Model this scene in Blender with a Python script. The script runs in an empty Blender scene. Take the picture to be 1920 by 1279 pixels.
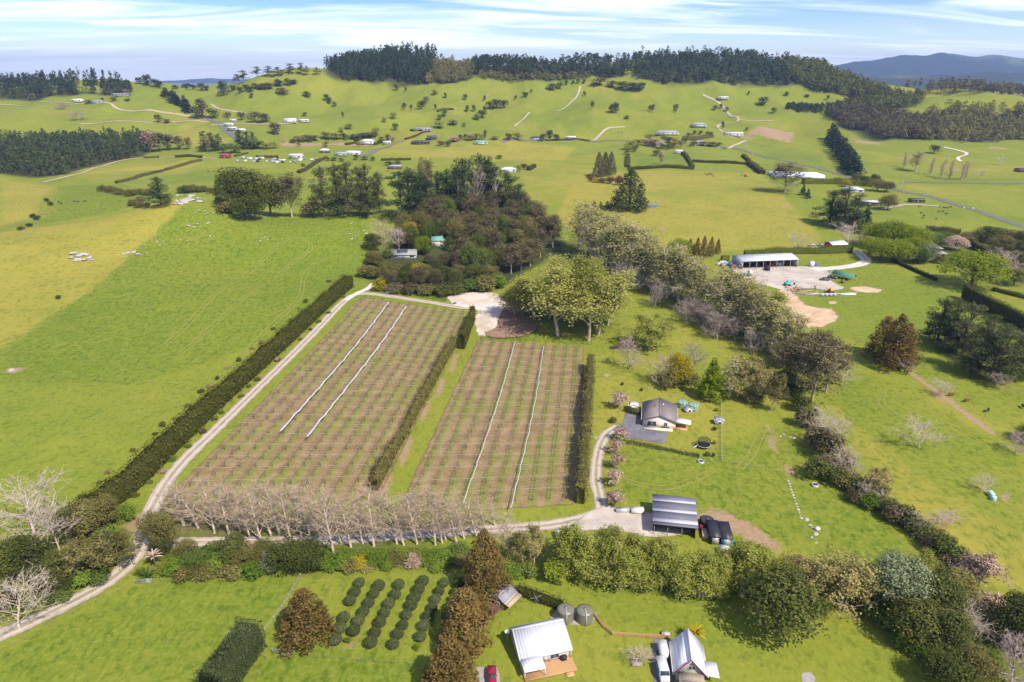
import bpy, math, random
import numpy as np
SC = bpy.context.scene
COL = SC.collection
R = math.radians
# ------------------------------------------------------------------ camera
CAM_H, PITCH, FOC = 105.0, R(21.3), 1280.0       # drone height, downward tilt, focal length in photo pixels
cam = bpy.data.objects.new('camera', bpy.data.cameras.new('camera'))
COL.objects.link(cam)
cam.location = (0, 0, CAM_H); cam.rotation_euler = (R(90) - PITCH, 0, 0)
cam.data.sensor_width = 36.0; cam.data.lens = 24.0; cam.data.clip_start = 1.0; cam.data.clip_end = 60000
SC.camera = cam
# ------------------------------------------------------------------ sky and sun
SUN_AZ, SUN_EL = math.atan2(0.68, -0.73), R(50)   # compass direction to the sun (x east, y north) and elevation
w = bpy.data.worlds.new("World"); SC.world = w; w.use_nodes = True
nt = w.node_tree; nt.nodes.clear()
def N(nt, typ, **kw):
    n = nt.nodes.new(typ)
    for k, v in kw.items(): setattr(n, k, v)
    return n
sky = N(nt, 'ShaderNodeTexSky', sky_type='NISHITA', sun_disc=False, sun_elevation=SUN_EL, sun_rotation=SUN_AZ)
sky.altitude = 100; sky.air_density = 1.0; sky.dust_density = 0.3; sky.ozone_density = 4.0
tc = N(nt, 'ShaderNodeTexCoord')
sep = N(nt, 'ShaderNodeSeparateXYZ'); nt.links.new(tc.outputs['Generated'], sep.inputs[0])
def M(nt, op, a, b=None, c=None, clamp=False):
    n = N(nt, 'ShaderNodeMath', operation=op, use_clamp=clamp)
    for i, x in enumerate((a, b, c)):
        if x is None: continue
        if isinstance(x, (int, float)): n.inputs[i].default_value = x
        else: nt.links.new(x, n.inputs[i])
    return n.outputs[0]
zc = M(nt, 'MAXIMUM', sep.outputs[2], 0.0)
den = M(nt, 'ADD', zc, 0.09)
cx = M(nt, 'DIVIDE', sep.outputs[0], den); cy = M(nt, 'DIVIDE', sep.outputs[1], den)
comb = N(nt, 'ShaderNodeCombineXYZ')
nt.links.new(M(nt, 'ADD', M(nt, 'MULTIPLY', cx, 0.42), M(nt, 'MULTIPLY', cy, 0.10)), comb.inputs[0])
nt.links.new(M(nt, 'ADD', M(nt, 'MULTIPLY', cy, 1.25), M(nt, 'MULTIPLY', cx, -0.16)), comb.inputs[1])
n1 = N(nt, 'ShaderNodeTexNoise'); n1.inputs['Scale'].default_value = 0.85; n1.inputs['Detail'].default_value = 9; n1.inputs['Roughness'].default_value = 0.58; n1.inputs['Distortion'].default_value = 0.9
nt.links.new(comb.outputs[0], n1.inputs['Vector'])
mr = N(nt, 'ShaderNodeMapRange', interpolation_type='SMOOTHSTEP'); mr.inputs[1].default_value = 0.41; mr.inputs[2].default_value = 0.68
nt.links.new(n1.outputs[0], mr.inputs[0])
hz = N(nt, 'ShaderNodeMapRange', interpolation_type='SMOOTHSTEP'); hz.inputs[1].default_value = 0.075; hz.inputs[2].default_value = -0.03   # thin cloud sheet thickens to the horizon
hz.inputs[4].default_value = 0.62
nt.links.new(sep.outputs[2], hz.inputs[0])
cl = M(nt, 'SUBTRACT', 1.0, M(nt, 'MULTIPLY', M(nt, 'SUBTRACT', 1.0, M(nt, 'MULTIPLY', mr.outputs[0], 0.86)), M(nt, 'SUBTRACT', 1.0, hz.outputs[0])))
hsv = N(nt, 'ShaderNodeHueSaturation'); hsv.inputs['Hue'].default_value = 0.528; hsv.inputs['Saturation'].default_value = 1.55; hsv.inputs['Value'].default_value = 0.74
nt.links.new(sky.outputs[0], hsv.inputs['Color'])
mixc = N(nt, 'ShaderNodeMix', data_type='RGBA'); nt.links.new(cl, mixc.inputs[0]); nt.links.new(hsv.outputs[0], mixc.inputs[6])
mixc.inputs[7].default_value = (7.6, 7.8, 8.3, 1)
bg = N(nt, 'ShaderNodeBackground'); bg.inputs['Strength'].default_value = 0.15
nt.links.new(mixc.outputs[2], bg.inputs['Color'])
wo = N(nt, 'ShaderNodeOutputWorld'); nt.links.new(bg.outputs[0], wo.inputs['Surface'])
sl = bpy.data.lights.new('sun', 'SUN'); sl.energy = 4.2; sl.angle = R(0.53); sl.color = (1.0, 0.92, 0.79)
sun = bpy.data.objects.new('sun', sl); COL.objects.link(sun)
from mathutils import Vector, Matrix
SUN_DIR = Vector((math.sin(SUN_AZ) * math.cos(SUN_EL), math.cos(SUN_AZ) * math.cos(SUN_EL), math.sin(SUN_EL)))
sun.rotation_euler = SUN_DIR.to_track_quat('Z', 'Y').to_euler()
SC.view_settings.view_transform = 'Standard'; SC.view_settings.look = 'None'
SC.view_settings.exposure = 0.62; SC.view_settings.gamma = 1.0; SC.view_settings.use_curve_mapping = False
SC.cycles.max_bounces = 8; SC.cycles.diffuse_bounces = 5; SC.cycles.glossy_bounces = 2; SC.cycles.transmission_bounces = 3
SC.cycles.transparent_max_bounces = 8; SC.cycles.volume_bounces = 0; SC.cycles.use_denoising = True
SC.cycles.caustics_reflective = False; SC.cycles.caustics_refractive = False

# ------------------------------------------------------------------ terrain height
SP, CP = math.sin(PITCH), math.cos(PITCH)
def ray(u, v):
    a = (u - 960.0) / FOC; b = (639.5 - v) / FOC
    return np.array([a, CP + b * SP, -SP + b * CP])
def z_at(Y, v):                                   # height of a point Y metres ahead seen at photo row v
    r = ray(960, v); return CAM_H + Y * r[2] / r[1]
def x_at(Y, u, v):
    r = ray(u, v); return Y * r[0] / r[1]
def smooth(a, b, x):
    t = np.clip((x - a) / (b - a), 0, 1); return t * t * (3 - 2 * t)
def hash2(ix, iy, s):
    h = (ix.astype(np.int64) * 374761393 + iy.astype(np.int64) * 668265263 + s * 974711) & 0x7fffffff
    h = ((h ^ (h >> 13)) * 1274126177) & 0x7fffffff
    return ((h ^ (h >> 16)) & 0xffff) / 65535.0
def vnoise(x, y, s=0):
    x = np.asarray(x, float); y = np.asarray(y, float)
    ix = np.floor(x); iy = np.floor(y); fx = x - ix; fy = y - iy
    fx = fx * fx * fx * (fx * (fx * 6 - 15) + 10); fy = fy * fy * fy * (fy * (fy * 6 - 15) + 10)
    a = hash2(ix, iy, s); b = hash2(ix + 1, iy, s); c = hash2(ix, iy + 1, s); d = hash2(ix + 1, iy + 1, s)
    return (a * (1 - fx) + b * fx) * (1 - fy) + (c * (1 - fx) + d * fx) * fy
def fbm(x, y, o=4, s=0):
    t = 0; amp = 0.5; f = 1.0
    for i in range(o):
        t = t + amp * (vnoise(x * f + 17.3 * i, y * f - 9.1 * i, s + i) - 0.5); amp *= 0.5; f *= 2.03
    return t
CPS = []
def cp(u, v, Y): CPS.append((x_at(Y, u, v), Y, z_at(Y, v)))
for Y in (40, 100, 160, 230, 300):               # the flat farm under the drone
    for x in (-150, -60, 0, 60, 120, 190, 280):
        if x < -100 and Y > 120: continue
        CPS.append((x, Y, 0.0))
for x in (-320, -240):
    CPS.append((x, 60, 0)); CPS.append((x, 140, 2.0))
for x, Y, z in ((-60, 350, 0), (0, 350, 0), (60, 350, 0), (120, 360, 0), (200, 360, 0), (300, 360, 0), (-20, 420, 0.5), (60, 430, 1), (150, 430, 1), (260, 430, 1), (360, 440, 1),
                (-85, 420, 5), (-88, 330, 1.5), (-100, 280, 0.5), (-118, 235, 0)):
    CPS.append((x, Y, z))
for u, v, Y in ((0, 800, 186), (0, 600, 282), (200, 650, 255), (350, 560, 312), (200, 500, 352), (480, 500, 372), (560, 450, 405), (300, 450, 392),
                (-300, 700, 226), (-300, 560, 300), (450, 700, 236)): cp(u, v, Y)
for u, v, Y in ((-500, 480, 380), (-200, 455, 400), (0, 437, 420), (120, 421, 430), (240, 398, 438), (330, 374, 440), (400, 382, 446), (480, 401, 455), (600, 400, 460), (690, 402, 465)): cp(u, v, Y)
for u in (-400, -150, 0, 120, 240):
    CPS.append((x_at(505, u, 420), 505, 0.0))
for u in (340, 440, 560, 690):
    CPS.append((x_at(540, u, 420), 540, 2.0))
PROF = [(370, 610), (330, 745), (300, 865), (270, 985), (240, 1100), (210, 1225), (180, 1360)]
US = (-500, -200, 0, 160, 320, 480, 640, 800, 960, 1120, 1280, 1440, 1600, 1760, 1920, 2150, 2450)
CREST = [(-500, 172, 1500), (0, 168, 1500), (150, 158, 1600), (270, 160, 1500), (335, 170, 1480), (400, 166, 1400), (450, 150, 1360), (500, 140, 1360), (560, 132, 1390), (610, 124, 1480), (660, 118, 1540), (720, 115, 1560), (790, 116, 1560),
         (880, 124, 1560), (960, 128, 1540), (1090, 126, 1540), (1130, 130, 1530), (1200, 122, 1550), (1300, 116, 1570), (1400, 116, 1570), (1480, 124, 1520), (1560, 142, 1450), (1620, 166, 1360), (1680, 190, 1260), (1740, 178, 1220), (1920, 176, 1220), (2150, 178, 1250), (2450, 180, 1300)]
cu = [c[0] for c in CREST]; cv = [c[1] for c in CREST]; cY = [c[2] for c in CREST]
for v, Y in PROF:
    for u in US:
        if np.interp(u, cu, cY) > Y + 60 and np.interp(u, cu, cv) < v - 4: cp(u, v, Y)
for u, v, Y in CREST:
    cp(u, v, Y)
    CPS.append((x_at(Y + 330, u, v), Y + 330, z_at(Y, v) - 40))
CPS = np.array(CPS)
def tps_fit(P):
    n = len(P); xy = P[:, :2] / 500.0
    d = np.linalg.norm(xy[:, None] - xy[None], axis=2)
    K = np.where(d > 0, d * d * np.log(d + 1e-12), 0) + np.eye(n) * 2e-4
    Q = np.c_[np.ones(n), xy]
    A = np.block([[K, Q], [Q.T, np.zeros((3, 3))]])
    return xy, np.linalg.solve(A, np.r_[P[:, 2], 0, 0, 0])
TXY, TW = tps_fit(CPS)
def tps(x, y):
    x = np.asarray(x, float) / 500.0; y = np.asarray(y, float) / 500.0
    z = TW[-3] + TW[-2] * x + TW[-1] * y
    for (a, b), wt in zip(TXY, TW[:-3]):
        d2 = (x - a) ** 2 + (y - b) ** 2
        z = z + wt * 0.5 * d2 * np.log(d2 + 1e-12)
    return z
def height(x, y):
    xc = np.clip(x, -(160 + 0.95 * np.maximum(y, 0)), 160 + 0.95 * np.maximum(y, 0))
    yc = np.clip(y, 40, 1900)
    z = tps(xc, yc)
    hilly = smooth(800, 1150, y)
    z = z + hilly * (48 * fbm(x / 200.0, y / 210.0, 3, 5) - 30 * np.abs(fbm(x / 110.0, y / 190.0, 2, 9)) + 6.0 * fbm(x / 48.0, y / 48.0, 3, 3) - 6.0 * np.abs(fbm(x / 38.0, y / 70.0, 2, 13)))
    z = z + smooth(430, 650, y) * (6.5 * fbm(x / 95.0, y / 95.0, 3, 21) - 5 * np.abs(fbm(x / 70.0, y / 110.0, 2, 25)))
    z = z + 0.5 * smooth(250, 420, y) * fbm(x / 22.0, y / 22.0, 2, 4)
    left = smooth(-120, -190, x) * smooth(120, 250, y)
    z = z + left * 2.4 * fbm(x / 60.0, y / 60.0, 3, 31)
    far = 20 - 60 * smooth(2500, 9000, y)
    return z * (1 - smooth(1750, 2500, y)) + far * smooth(1750, 2500, y)
def lines(lo, hi, c0, c1, fine, g):
    out = list(np.arange(c0, c1 + 1e-6, fine)); a = c1; s = fine
    while a < hi: s = fine + g * (a - c1); a += s; out.append(a)
    a = c0
    while a > lo: s = fine + g * (c0 - a); a -= s; out.insert(0, a)
    return np.array(out)
GX = lines(-14000, 14000, -260, 260, 3.0, 0.021)
GY = lines(-300, 16000, 70, 440, 2.6, 0.0135)
gx, gy = np.meshgrid(GX, GY)
GZ = height(gx, gy)
def H(x, y):                                      # height of the ground sheet itself
    x = np.asarray(x, float); y = np.asarray(y, float)
    i = np.clip(np.searchsorted(GX, x) - 1, 0, len(GX) - 2); j = np.clip(np.searchsorted(GY, y) - 1, 0, len(GY) - 2)
    fx = (x - GX[i]) / (GX[i + 1] - GX[i]); fy = (y - GY[j]) / (GY[j + 1] - GY[j])
    return (GZ[j, i] * (1 - fx) + GZ[j, i + 1] * fx) * (1 - fy) + (GZ[j + 1, i] * (1 - fx) + GZ[j + 1, i + 1] * fx) * fy
TS = np.concatenate([np.linspace(80, 700, 1240), np.geomspace(701, 15000, 1600)])
def G(u, v):                                      # where the sight line of a photo pixel meets the ground; above the skyline: the crest under it
    for dv in range(60):
        r = ray(u, v + dv); r = r / r[1]
        z = CAM_H + TS * r[2]; g = H(TS * r[0], TS); k = int(np.argmax(z < g))
        if k == 0 or TS[k] > 1750: continue
        d0 = z[k - 1] - g[k - 1]; d1 = g[k] - z[k]; t = TS[k - 1] + (TS[k] - TS[k - 1]) * d0 / (d0 + d1 + 1e-9)
        x, y = t * r[0], t
        return np.array([x, y, float(H(x, y))])
    return np.array([r[0] * 1500, 1500, float(H(r[0] * 1500, 1500))])
def depth(p): return p[1] * CP + (CAM_H - p[2]) * SP
def proj(p):
    d = depth(p); up = p[1] * SP - (CAM_H - p[2]) * CP
    return 960 + FOC * p[0] / d, 639.5 - FOC * up / d
def h_for(p, vtop):                               # how tall a thing standing at p must be to reach photo row vtop
    b = (639.5 - vtop) / FOC
    # up/d = b with up = y*SP-(H-z)*CP, d = y*CP+(H-z)*SP
    hz_ = p[1] * (SP - b * CP) / (CP + b * SP)    # = H - z
    return (CAM_H - hz_) - p[2]
def mpp(p): return depth(p) / FOC                 # metres per photo pixel there

# ------------------------------------------------------------------ mesh and material helpers
def mesh_np(name, V, quads=None, tris=None, attrs=None, smooth_=False, qm=None, tm=None):
    V = np.asarray(V, np.float32); me = bpy.data.meshes.new(name)
    nq = 0 if quads is None else len(quads); nt_ = 0 if tris is None else len(tris)
    me.vertices.add(len(V)); me.vertices.foreach_set('co', V.ravel())
    li = []; 
    if nq: li.append(np.asarray(quads, np.int32).ravel())
    if nt_: li.append(np.asarray(tris, np.int32).ravel())
    li = np.concatenate(li); me.loops.add(len(li)); me.loops.foreach_set('vertex_index', li)
    st = np.concatenate([np.arange(nq) * 4, nq * 4 + np.arange(nt_) * 3]).astype(np.int32)
    me.polygons.add(nq + nt_); me.polygons.foreach_set('loop_start', st)
    mi = np.zeros(nq + nt_, np.int32)
    if qm is not None and nq: mi[:nq] = qm
    if tm is not None and nt_: mi[nq:] = tm
    me.polygons.foreach_set('material_index', mi)
    if smooth_: me.polygons.foreach_set('use_smooth', np.ones(nq + nt_, bool))
    for k, a in (attrs or {}).items():
        at = me.attributes.new(k, 'FLOAT', 'POINT'); at.data.foreach_set('value', np.asarray(a, np.float32).ravel())
    me.update(calc_edges=True)
    return me
def link(name, me, mats=(), parent=None, loc=None):
    o = bpy.data.objects.new(name, me); COL.objects.link(o)
    if me is not None and not len(me.materials):
        for m in (mats if isinstance(mats, (list, tuple)) else [mats]): me.materials.append(m)
    if parent is not None: o.parent = parent
    if loc is not None: o.location = loc
    return o
def tag(o, label=None, cat=None, group=None, kind=None):
    if label: o['label'] = label
    if cat: o['category'] = cat
    if group: o['group'] = group
    if kind: o['kind'] = kind
    return o
def empty(name, loc, rz=0, label=None, cat=None, group=None):
    o = bpy.data.objects.new(name, None); COL.objects.link(o); o.location = tuple(loc); o.rotation_euler = (0, 0, rz)
    o.empty_display_size = 0.5
    return tag(o, label, cat, group)
class MB:                                         # collects shapes into one mesh
    def __init__(s): s.V = []; s.Q = []; s.T = []; s.qm = []; s.tm = []; s.n = 0; s.m = 0
    def add(s, V, Q=None, T=None):
        V = np.asarray(V, float)
        if Q is not None and len(Q): s.Q.append(np.asarray(Q) + s.n); s.qm += [s.m] * len(Q)
        if T is not None and len(T): s.T.append(np.asarray(T) + s.n); s.tm += [s.m] * len(T)
        s.V.append(V); s.n += len(V); return s
    def box(s, c, d, rz=0.0, taper=1.0):
        x, y, z = d[0] / 2, d[1] / 2, d[2] / 2; t = taper
        P = np.array([[-x, -y, -z], [x, -y, -z], [x, y, -z], [-x, y, -z], [-x * t, -y * t, z], [x * t, -y * t, z], [x * t, y * t, z], [-x * t, y * t, z]])
        if rz: P[:, :2] = P[:, :2] @ np.array([[math.cos(rz), math.sin(rz)], [-math.sin(rz), math.cos(rz)]])
        return s.add(P + np.array(c), [[0, 3, 2, 1], [4, 5, 6, 7], [0, 1, 5, 4], [1, 2, 6, 5], [2, 3, 7, 6], [3, 0, 4, 7]])
    def bar(s, a, b, r, sides=4, r2=None):
        return s.add(*prisms(np.array([a]), np.array([b]), np.array([r]), np.array([r if r2 is None else r2]), sides, True))
    def prism(s, poly, y0, y1, axis='y'):          # polygon in xz extruded along y (or xy along z)
        n = len(poly); P = []
        for t in (y0, y1):
            for a, b in poly: P.append((a, t, b) if axis == 'y' else ((a, b, t) if axis == 'z' else (t, a, b)))
        T = [[0, i + 1, i] for i in range(1, n - 1)] + [[n, n + i, n + i + 1] for i in range(1, n - 1)]
        Q = [[i, (i + 1) % n, n + (i + 1) % n, n + i] for i in range(n)]
        return s.add(P, Q, T)
    def lathe(s, prof, n=20, c=(0, 0, 0)):
        a = np.linspace(0, 2 * math.pi, n, endpoint=False); P = []
        for r, z in prof: P.append(np.c_[r * np.cos(a), r * np.sin(a), np.full(n, z)])
        P = np.concatenate(P) + np.array(c); Q = []
        for k in range(len(prof) - 1):
            for i in range(n): Q.append([k * n + i, k * n + (i + 1) % n, (k + 1) * n + (i + 1) % n, (k + 1) * n + i])
        return s.add(P, Q)
    def quad(s, a, b, c, d): return s.add([a, b, c, d], [[0, 1, 2, 3]])
    def slab(s, a, b, c, d, t):                   # thick sheet, thickness t along its downward normal
        P = np.array([a, b, c, d], float); n = np.cross(P[1] - P[0], P[3] - P[0]); n /= np.linalg.norm(n)
        P2 = P - n * t
        return s.add(np.r_[P, P2], [[0, 1, 2, 3], [7, 6, 5, 4], [0, 4, 5, 1], [1, 5, 6, 2], [2, 6, 7, 3], [3, 7, 4, 0]])
    def mesh(s, name, smooth_=False, attrs=None):
        return mesh_np(name, np.concatenate(s.V), np.concatenate(s.Q) if s.Q else None, np.concatenate(s.T) if s.T else None, attrs, smooth_, s.qm, s.tm)
    def build(s, name, m, parent=None, loc=None, smooth_=False): return link(name, s.mesh(name, smooth_), m, parent, loc)
def prisms(P0, P1, r0, r1, sides=3, cap=False):    # many tapered rods at once
    P0 = np.asarray(P0, float); P1 = np.asarray(P1, float); n = len(P0)
    d = P1 - P0; L = np.linalg.norm(d, axis=1, keepdims=True) + 1e-9; d = d / L
    ref = np.where(np.abs(d[:, 2:3]) > 0.9, np.array([[1., 0, 0]]), np.array([[0, 0, 1.]]))
    a = np.cross(d, ref); a /= np.linalg.norm(a, axis=1, keepdims=True) + 1e-9; b = np.cross(d, a)
    V = np.empty((n, 2 * sides, 3))
    for k in range(sides):
        t = 2 * math.pi * k / sides + 0.6; o = a * math.cos(t) + b * math.sin(t)
        V[:, k] = P0 + o * np.asarray(r0)[:, None]; V[:, sides + k] = P1 + o * np.asarray(r1)[:, None]
    base = (np.arange(n) * 2 * sides)[:, None]; Q = []
    for k in range(sides):
        Q.append(base + np.array([[k, (k + 1) % sides, sides + (k + 1) % sides, sides + k]]))
    if cap and sides == 4: Q.append(base + np.array([[3, 2, 1, 0]])); Q.append(base + np.array([[4, 5, 6, 7]]))
    if cap and sides > 4:
        T = []
        for k in range(1, sides - 1): T.append(base + np.array([[0, k + 1, k]])); T.append(base + np.array([[sides, sides + k, sides + k + 1]]))
        return V.reshape(-1, 3), np.concatenate(Q), np.concatenate(T)
    return V.reshape(-1, 3), np.concatenate(Q)

MATS = {}
def new_mat(name):
    m = bpy.data.materials.new(name); m.use_nodes = True; t = m.node_tree; t.nodes.clear()
    out = N(t, 'ShaderNodeOutputMaterial'); return m, t, out
def noise(t, scale, detail=3, rough=0.55, vec=None, dist=0.0):
    n = N(t, 'ShaderNodeTexNoise'); n.inputs['Scale'].default_value = scale; n.inputs['Detail'].default_value = detail; n.inputs['Roughness'].default_value = rough; n.inputs['Distortion'].default_value = dist
    if vec is not None: t.links.new(vec, n.inputs['Vector'])
    return n.outputs[0]
def mixrgb(t, fac, a, b, blend='MIX'):
    n = N(t, 'ShaderNodeMix', data_type='RGBA', blend_type=blend)
    for i, x in ((0, fac), (6, a), (7, b)):
        if isinstance(x, (int, float)): n.inputs[i].default_value = x
        elif isinstance(x, tuple): n.inputs[i].default_value = (*x[:3], 1)
        else: t.links.new(x, n.inputs[i])
    return n.outputs[2]
def ramp(t, x, lo, hi, a=0.0, b=1.0):
    n = N(t, 'ShaderNodeMapRange', interpolation_type='SMOOTHSTEP')
    t.links.new(x, n.inputs[0]); n.inputs[1].default_value = lo; n.inputs[2].default_value = hi; n.inputs[3].default_value = a; n.inputs[4].default_value = b
    return n.outputs[0]
def attr(t, name):
    n = N(t, 'ShaderNodeAttribute', attribute_name=name); return n.outputs['Fac']
def pos(t): return N(t, 'ShaderNodeNewGeometry').outputs['Position']
def objc(t): return N(t, 'ShaderNodeTexCoord').outputs['Object']
def objrand(t): return N(t, 'ShaderNodeObjectInfo').outputs['Random']
def mapping(t, vec, sc, rot=(0, 0, 0)):
    n = N(t, 'ShaderNodeMapping'); n.inputs['Scale'].default_value = sc; n.inputs['Rotation'].default_value = rot; t.links.new(vec, n.inputs['Vector']); return n.outputs[0]
def bsdf(t, out, col, rough=0.8, metal=0.0, bump=None, bstr=0.3, bdist=0.1, spec=0.3):
    p = N(t, 'ShaderNodeBsdfPrincipled'); p.inputs['Roughness'].default_value = rough; p.inputs['Metallic'].default_value = metal; p.inputs['Specular IOR Level'].default_value = spec
    if isinstance(col, tuple): p.inputs['Base Color'].default_value = (*col, 1)
    else: t.links.new(col, p.inputs['Base Color'])
    if bump is not None:
        b = N(t, 'ShaderNodeBump'); b.inputs['Strength'].default_value = bstr; b.inputs['Distance'].default_value = bdist
        t.links.new(bump, b.inputs['Height']); t.links.new(b.outputs[0], p.inputs['Normal'])
    t.links.new(p.outputs[0], out.inputs['Surface']); return p
def simple(name, col, rough=0.7, var=0.25, scale=1.5, metal=0.0, spec=0.3, dirt=None):
    if name in MATS: return MATS[name]
    m, t, out = new_mat(name); v = objc(t)
    n1 = noise(t, scale, 5, 0.65, v); n2 = noise(t, scale * 9, 3, 0.6, v)
    f = M(t, 'ADD', M(t, 'MULTIPLY', n1, 0.7), M(t, 'MULTIPLY', n2, 0.3))
    lo = tuple(c * (1 - var) for c in col); hi = tuple(min(1, c * (1 + var)) for c in col)
    c = mixrgb(t, ramp(t, f, 0.3, 0.7), lo, hi)
    if dirt: c = mixrgb(t, ramp(t, n1, 0.52, 0.72, 0, 0.6), c, dirt)
    bsdf(t, out, c, rough, metal, n2, 0.12, 0.02, spec); MATS[name] = m; return m
def ribbed(name, col, pitch=0.25, axis=0, rough=0.62, metal=0.0, var=0.1, dirt=None):   # corrugated roofing, weather streaks and shallow ribs
    if name in MATS: return MATS[name]
    m, t, out = new_mat(name); v = objc(t)
    s = N(t, 'ShaderNodeSeparateXYZ'); t.links.new(v, s.inputs[0])
    wv = M(t, 'SINE', M(t, 'MULTIPLY', s.outputs[axis], 2 * math.pi / pitch))
    n1 = noise(t, 0.7, 5, 0.65, v); n2 = noise(t, 1.0, 4, 0.6, mapping(t, v, (5, 0.4, 0.4) if axis == 0 else (0.4, 5, 0.4)))
    f = M(t, 'ADD', M(t, 'MULTIPLY', n1, 0.5), M(t, 'MULTIPLY', n2, 0.5))
    c = mixrgb(t, ramp(t, f, 0.3, 0.7), tuple(x * (1 - var) for x in col), tuple(min(1, x * (1 + var)) for x in col))
    c = mixrgb(t, ramp(t, wv, -1.0, -0.3, 0.28, 0), c, tuple(x * 0.45 for x in col))
    if dirt: c = mixrgb(t, ramp(t, n1, 0.5, 0.7, 0, 0.6), c, dirt)
    bsdf(t, out, c, rough, metal, wv, 0.35, 0.03); MATS[name] = m; return m
def leaf_mat(name, cols, trans=0.35, rough=0.7):
    # cols: dark, mid, light leaf colours picked per leaf; each plant leans a little its own way
    if name in MATS: return MATS[name]
    m, t, out = new_mat(name)
    k = attr(t, 'tint'); rr = objrand(t)
    k2 = M(t, 'ADD', k, M(t, 'MULTIPLY', M(t, 'SUBTRACT', rr, 0.5), 0.35), clamp=True)
    c = mixrgb(t, ramp(t, k2, 0.0, 0.55), cols[0], cols[1]); c = mixrgb(t, ramp(t, k2, 0.45, 1.0), c, cols[2])
    d = N(t, 'ShaderNodeBsdfDiffuse'); t.links.new(c, d.inputs[0])
    tr = N(t, 'ShaderNodeBsdfTranslucent'); t.links.new(mixrgb(t, 0.35, c, (0.25, 0.30, 0.03)), tr.inputs[0])
    mx = N(t, 'ShaderNodeMixShader'); mx.inputs[0].default_value = trans
    t.links.new(d.outputs[0], mx.inputs[1]); t.links.new(tr.outputs[0], mx.inputs[2]); t.links.new(mx.outputs[0], out.inputs['Surface'])
    MATS[name] = m; return m

# ------------------------------------------------------------------ ground sheet
def in_poly(x, y, poly):
    poly = np.asarray(poly, float); ins = np.zeros(np.shape(x), bool); n = len(poly)
    for i in range(n):
        x0, y0 = poly[i]; x1, y1 = poly[(i + 1) % n]
        c = ((y0 > y) != (y1 > y)); xi = (x1 - x0) * (y - y0) / (y1 - y0 + 1e-12) + x0
        ins ^= c & (x < xi)
    return ins
def poly_dist(x, y, poly, closed=True):
    poly = np.asarray(poly, float); d = np.full(np.shape(x), 1e9); n = len(poly)
    for i in range(n if closed else n - 1):
        ax, ay = poly[i]; bx, by = poly[(i + 1) % n]; ex, ey = bx - ax, by - ay
        t = np.clip(((x - ax) * ex + (y - ay) * ey) / (ex * ex + ey * ey + 1e-9), 0, 1)
        d = np.minimum(d, np.hypot(x - ax - t * ex, y - ay - t * ey))
    return d
def wpoly(px): return [tuple(G(u, v)[:2]) for u, v in px]
def spline(P, closed=False, step=2.0):
    P = np.asarray(P, float); n = len(P); out = []
    for i in range(n if closed else n - 1):
        if closed: p = [P[(i + k) % n] for k in (-1, 0, 1, 2)]
        else: p = [P[max(i - 1, 0)], P[i], P[i + 1], P[min(i + 2, n - 1)]]
        m = max(1, int(np.linalg.norm(p[2] - p[1]) / step))
        for k in range(m):
            t = k / m
            out.append(0.5 * (2 * p[1] + (p[2] - p[0]) * t + (2 * p[0] - 5 * p[1] + 4 * p[2] - p[3]) * t * t + (3 * p[1] - p[0] - 3 * p[2] + p[3]) * t ** 3))
    if not closed: out.append(P[-1])
    return np.array(out)
tint = 0.5 + 0.75 * fbm(gx / 90.0, gy / 90.0, 4, 40) + 0.45 * fbm(gx / 18.0, gy / 18.0, 3, 44)
bare = 0.7 * smooth(0.28, 0.38, fbm(gx / 42.0, gy / 60.0, 4, 52)) * smooth(450, 900, gy); lush = 0.30 * smooth(0.0, 0.22, fbm(gx / 38.0, gy / 30.0, 4, 57)) + 0.25 * smooth(0.02, 0.2, fbm(gx / 8.0, gy / 6.0, 2, 58))
def paint(arr, px, val, feather=2.0, mode='set', world=False):
    P = px if world else wpoly(px); P = np.array(P)
    x0, y0 = P.min(0) - 20; x1, y1 = P.max(0) + 20
    j0, j1 = np.searchsorted(GY, (y0, y1)); i0, i1 = np.searchsorted(GX, (x0, x1))
    sx, sy = gx[j0:j1, i0:i1], gy[j0:j1, i0:i1]
    if sx.size == 0: return
    d = poly_dist(sx, sy, P) * np.where(in_poly(sx, sy, P), 1, -1)
    d = d + feather * 1.2 * fbm(sx / (feather * 3.0 + 2), sy / (feather * 3.0 + 2), 2, 61)
    k = smooth(-feather, feather, d)
    if mode == 'set': arr[j0:j1, i0:i1] = arr[j0:j1, i0:i1] * (1 - k) + val * k
    else: arr[j0:j1, i0:i1] += 1.45 * val * k
A = 'add'
# paddocks that differ in colour
paint(tint, [(-300, 455), (0, 437), (240, 398), (330, 374), (345, 385), (250, 470), (150, 560), (0, 655), (-300, 860)], 0.42, 0.6, A)
paint(lush, [(345, 385), (430, 405), (690, 405), (690, 500), (500, 640), (250, 720), (0, 720), (0, 655), (150, 560), (250, 470)], 0.55, 1.5, A)
paint(tint, [(60, 460), (170, 455), (180, 500), (90, 505)], 0.3, 5, A)
paint(lush, [(0, 1230), (280, 1085), (560, 1078), (490, 1180), (420, 1279), (0, 1279)], 0.5, 0.8, A)
paint(tint, [(570, 1075), (860, 1066), (800, 1235), (500, 1200)], 0.16, 0.8, A)
paint(lush, [(500, 1205), (800, 1240), (780, 1300), (470, 1300)], 0.4, 0.8, A)
paint(tint, [(920, 1100), (1100, 1160), (1240, 1190), (1230, 1300), (890, 1300)], 0.2, 2, A)
paint(lush, [(1160, 830), (1300, 860), (1490, 790), (1540, 880), (1710, 1010), (1640, 1060), (1400, 1000), (1250, 940), (1160, 935)], 0.55, 1.2, A)
paint(tint, [(1120, 700), (1350, 745), (1350, 860), (1120, 820)], 0.14, 0.5, A)
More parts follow.
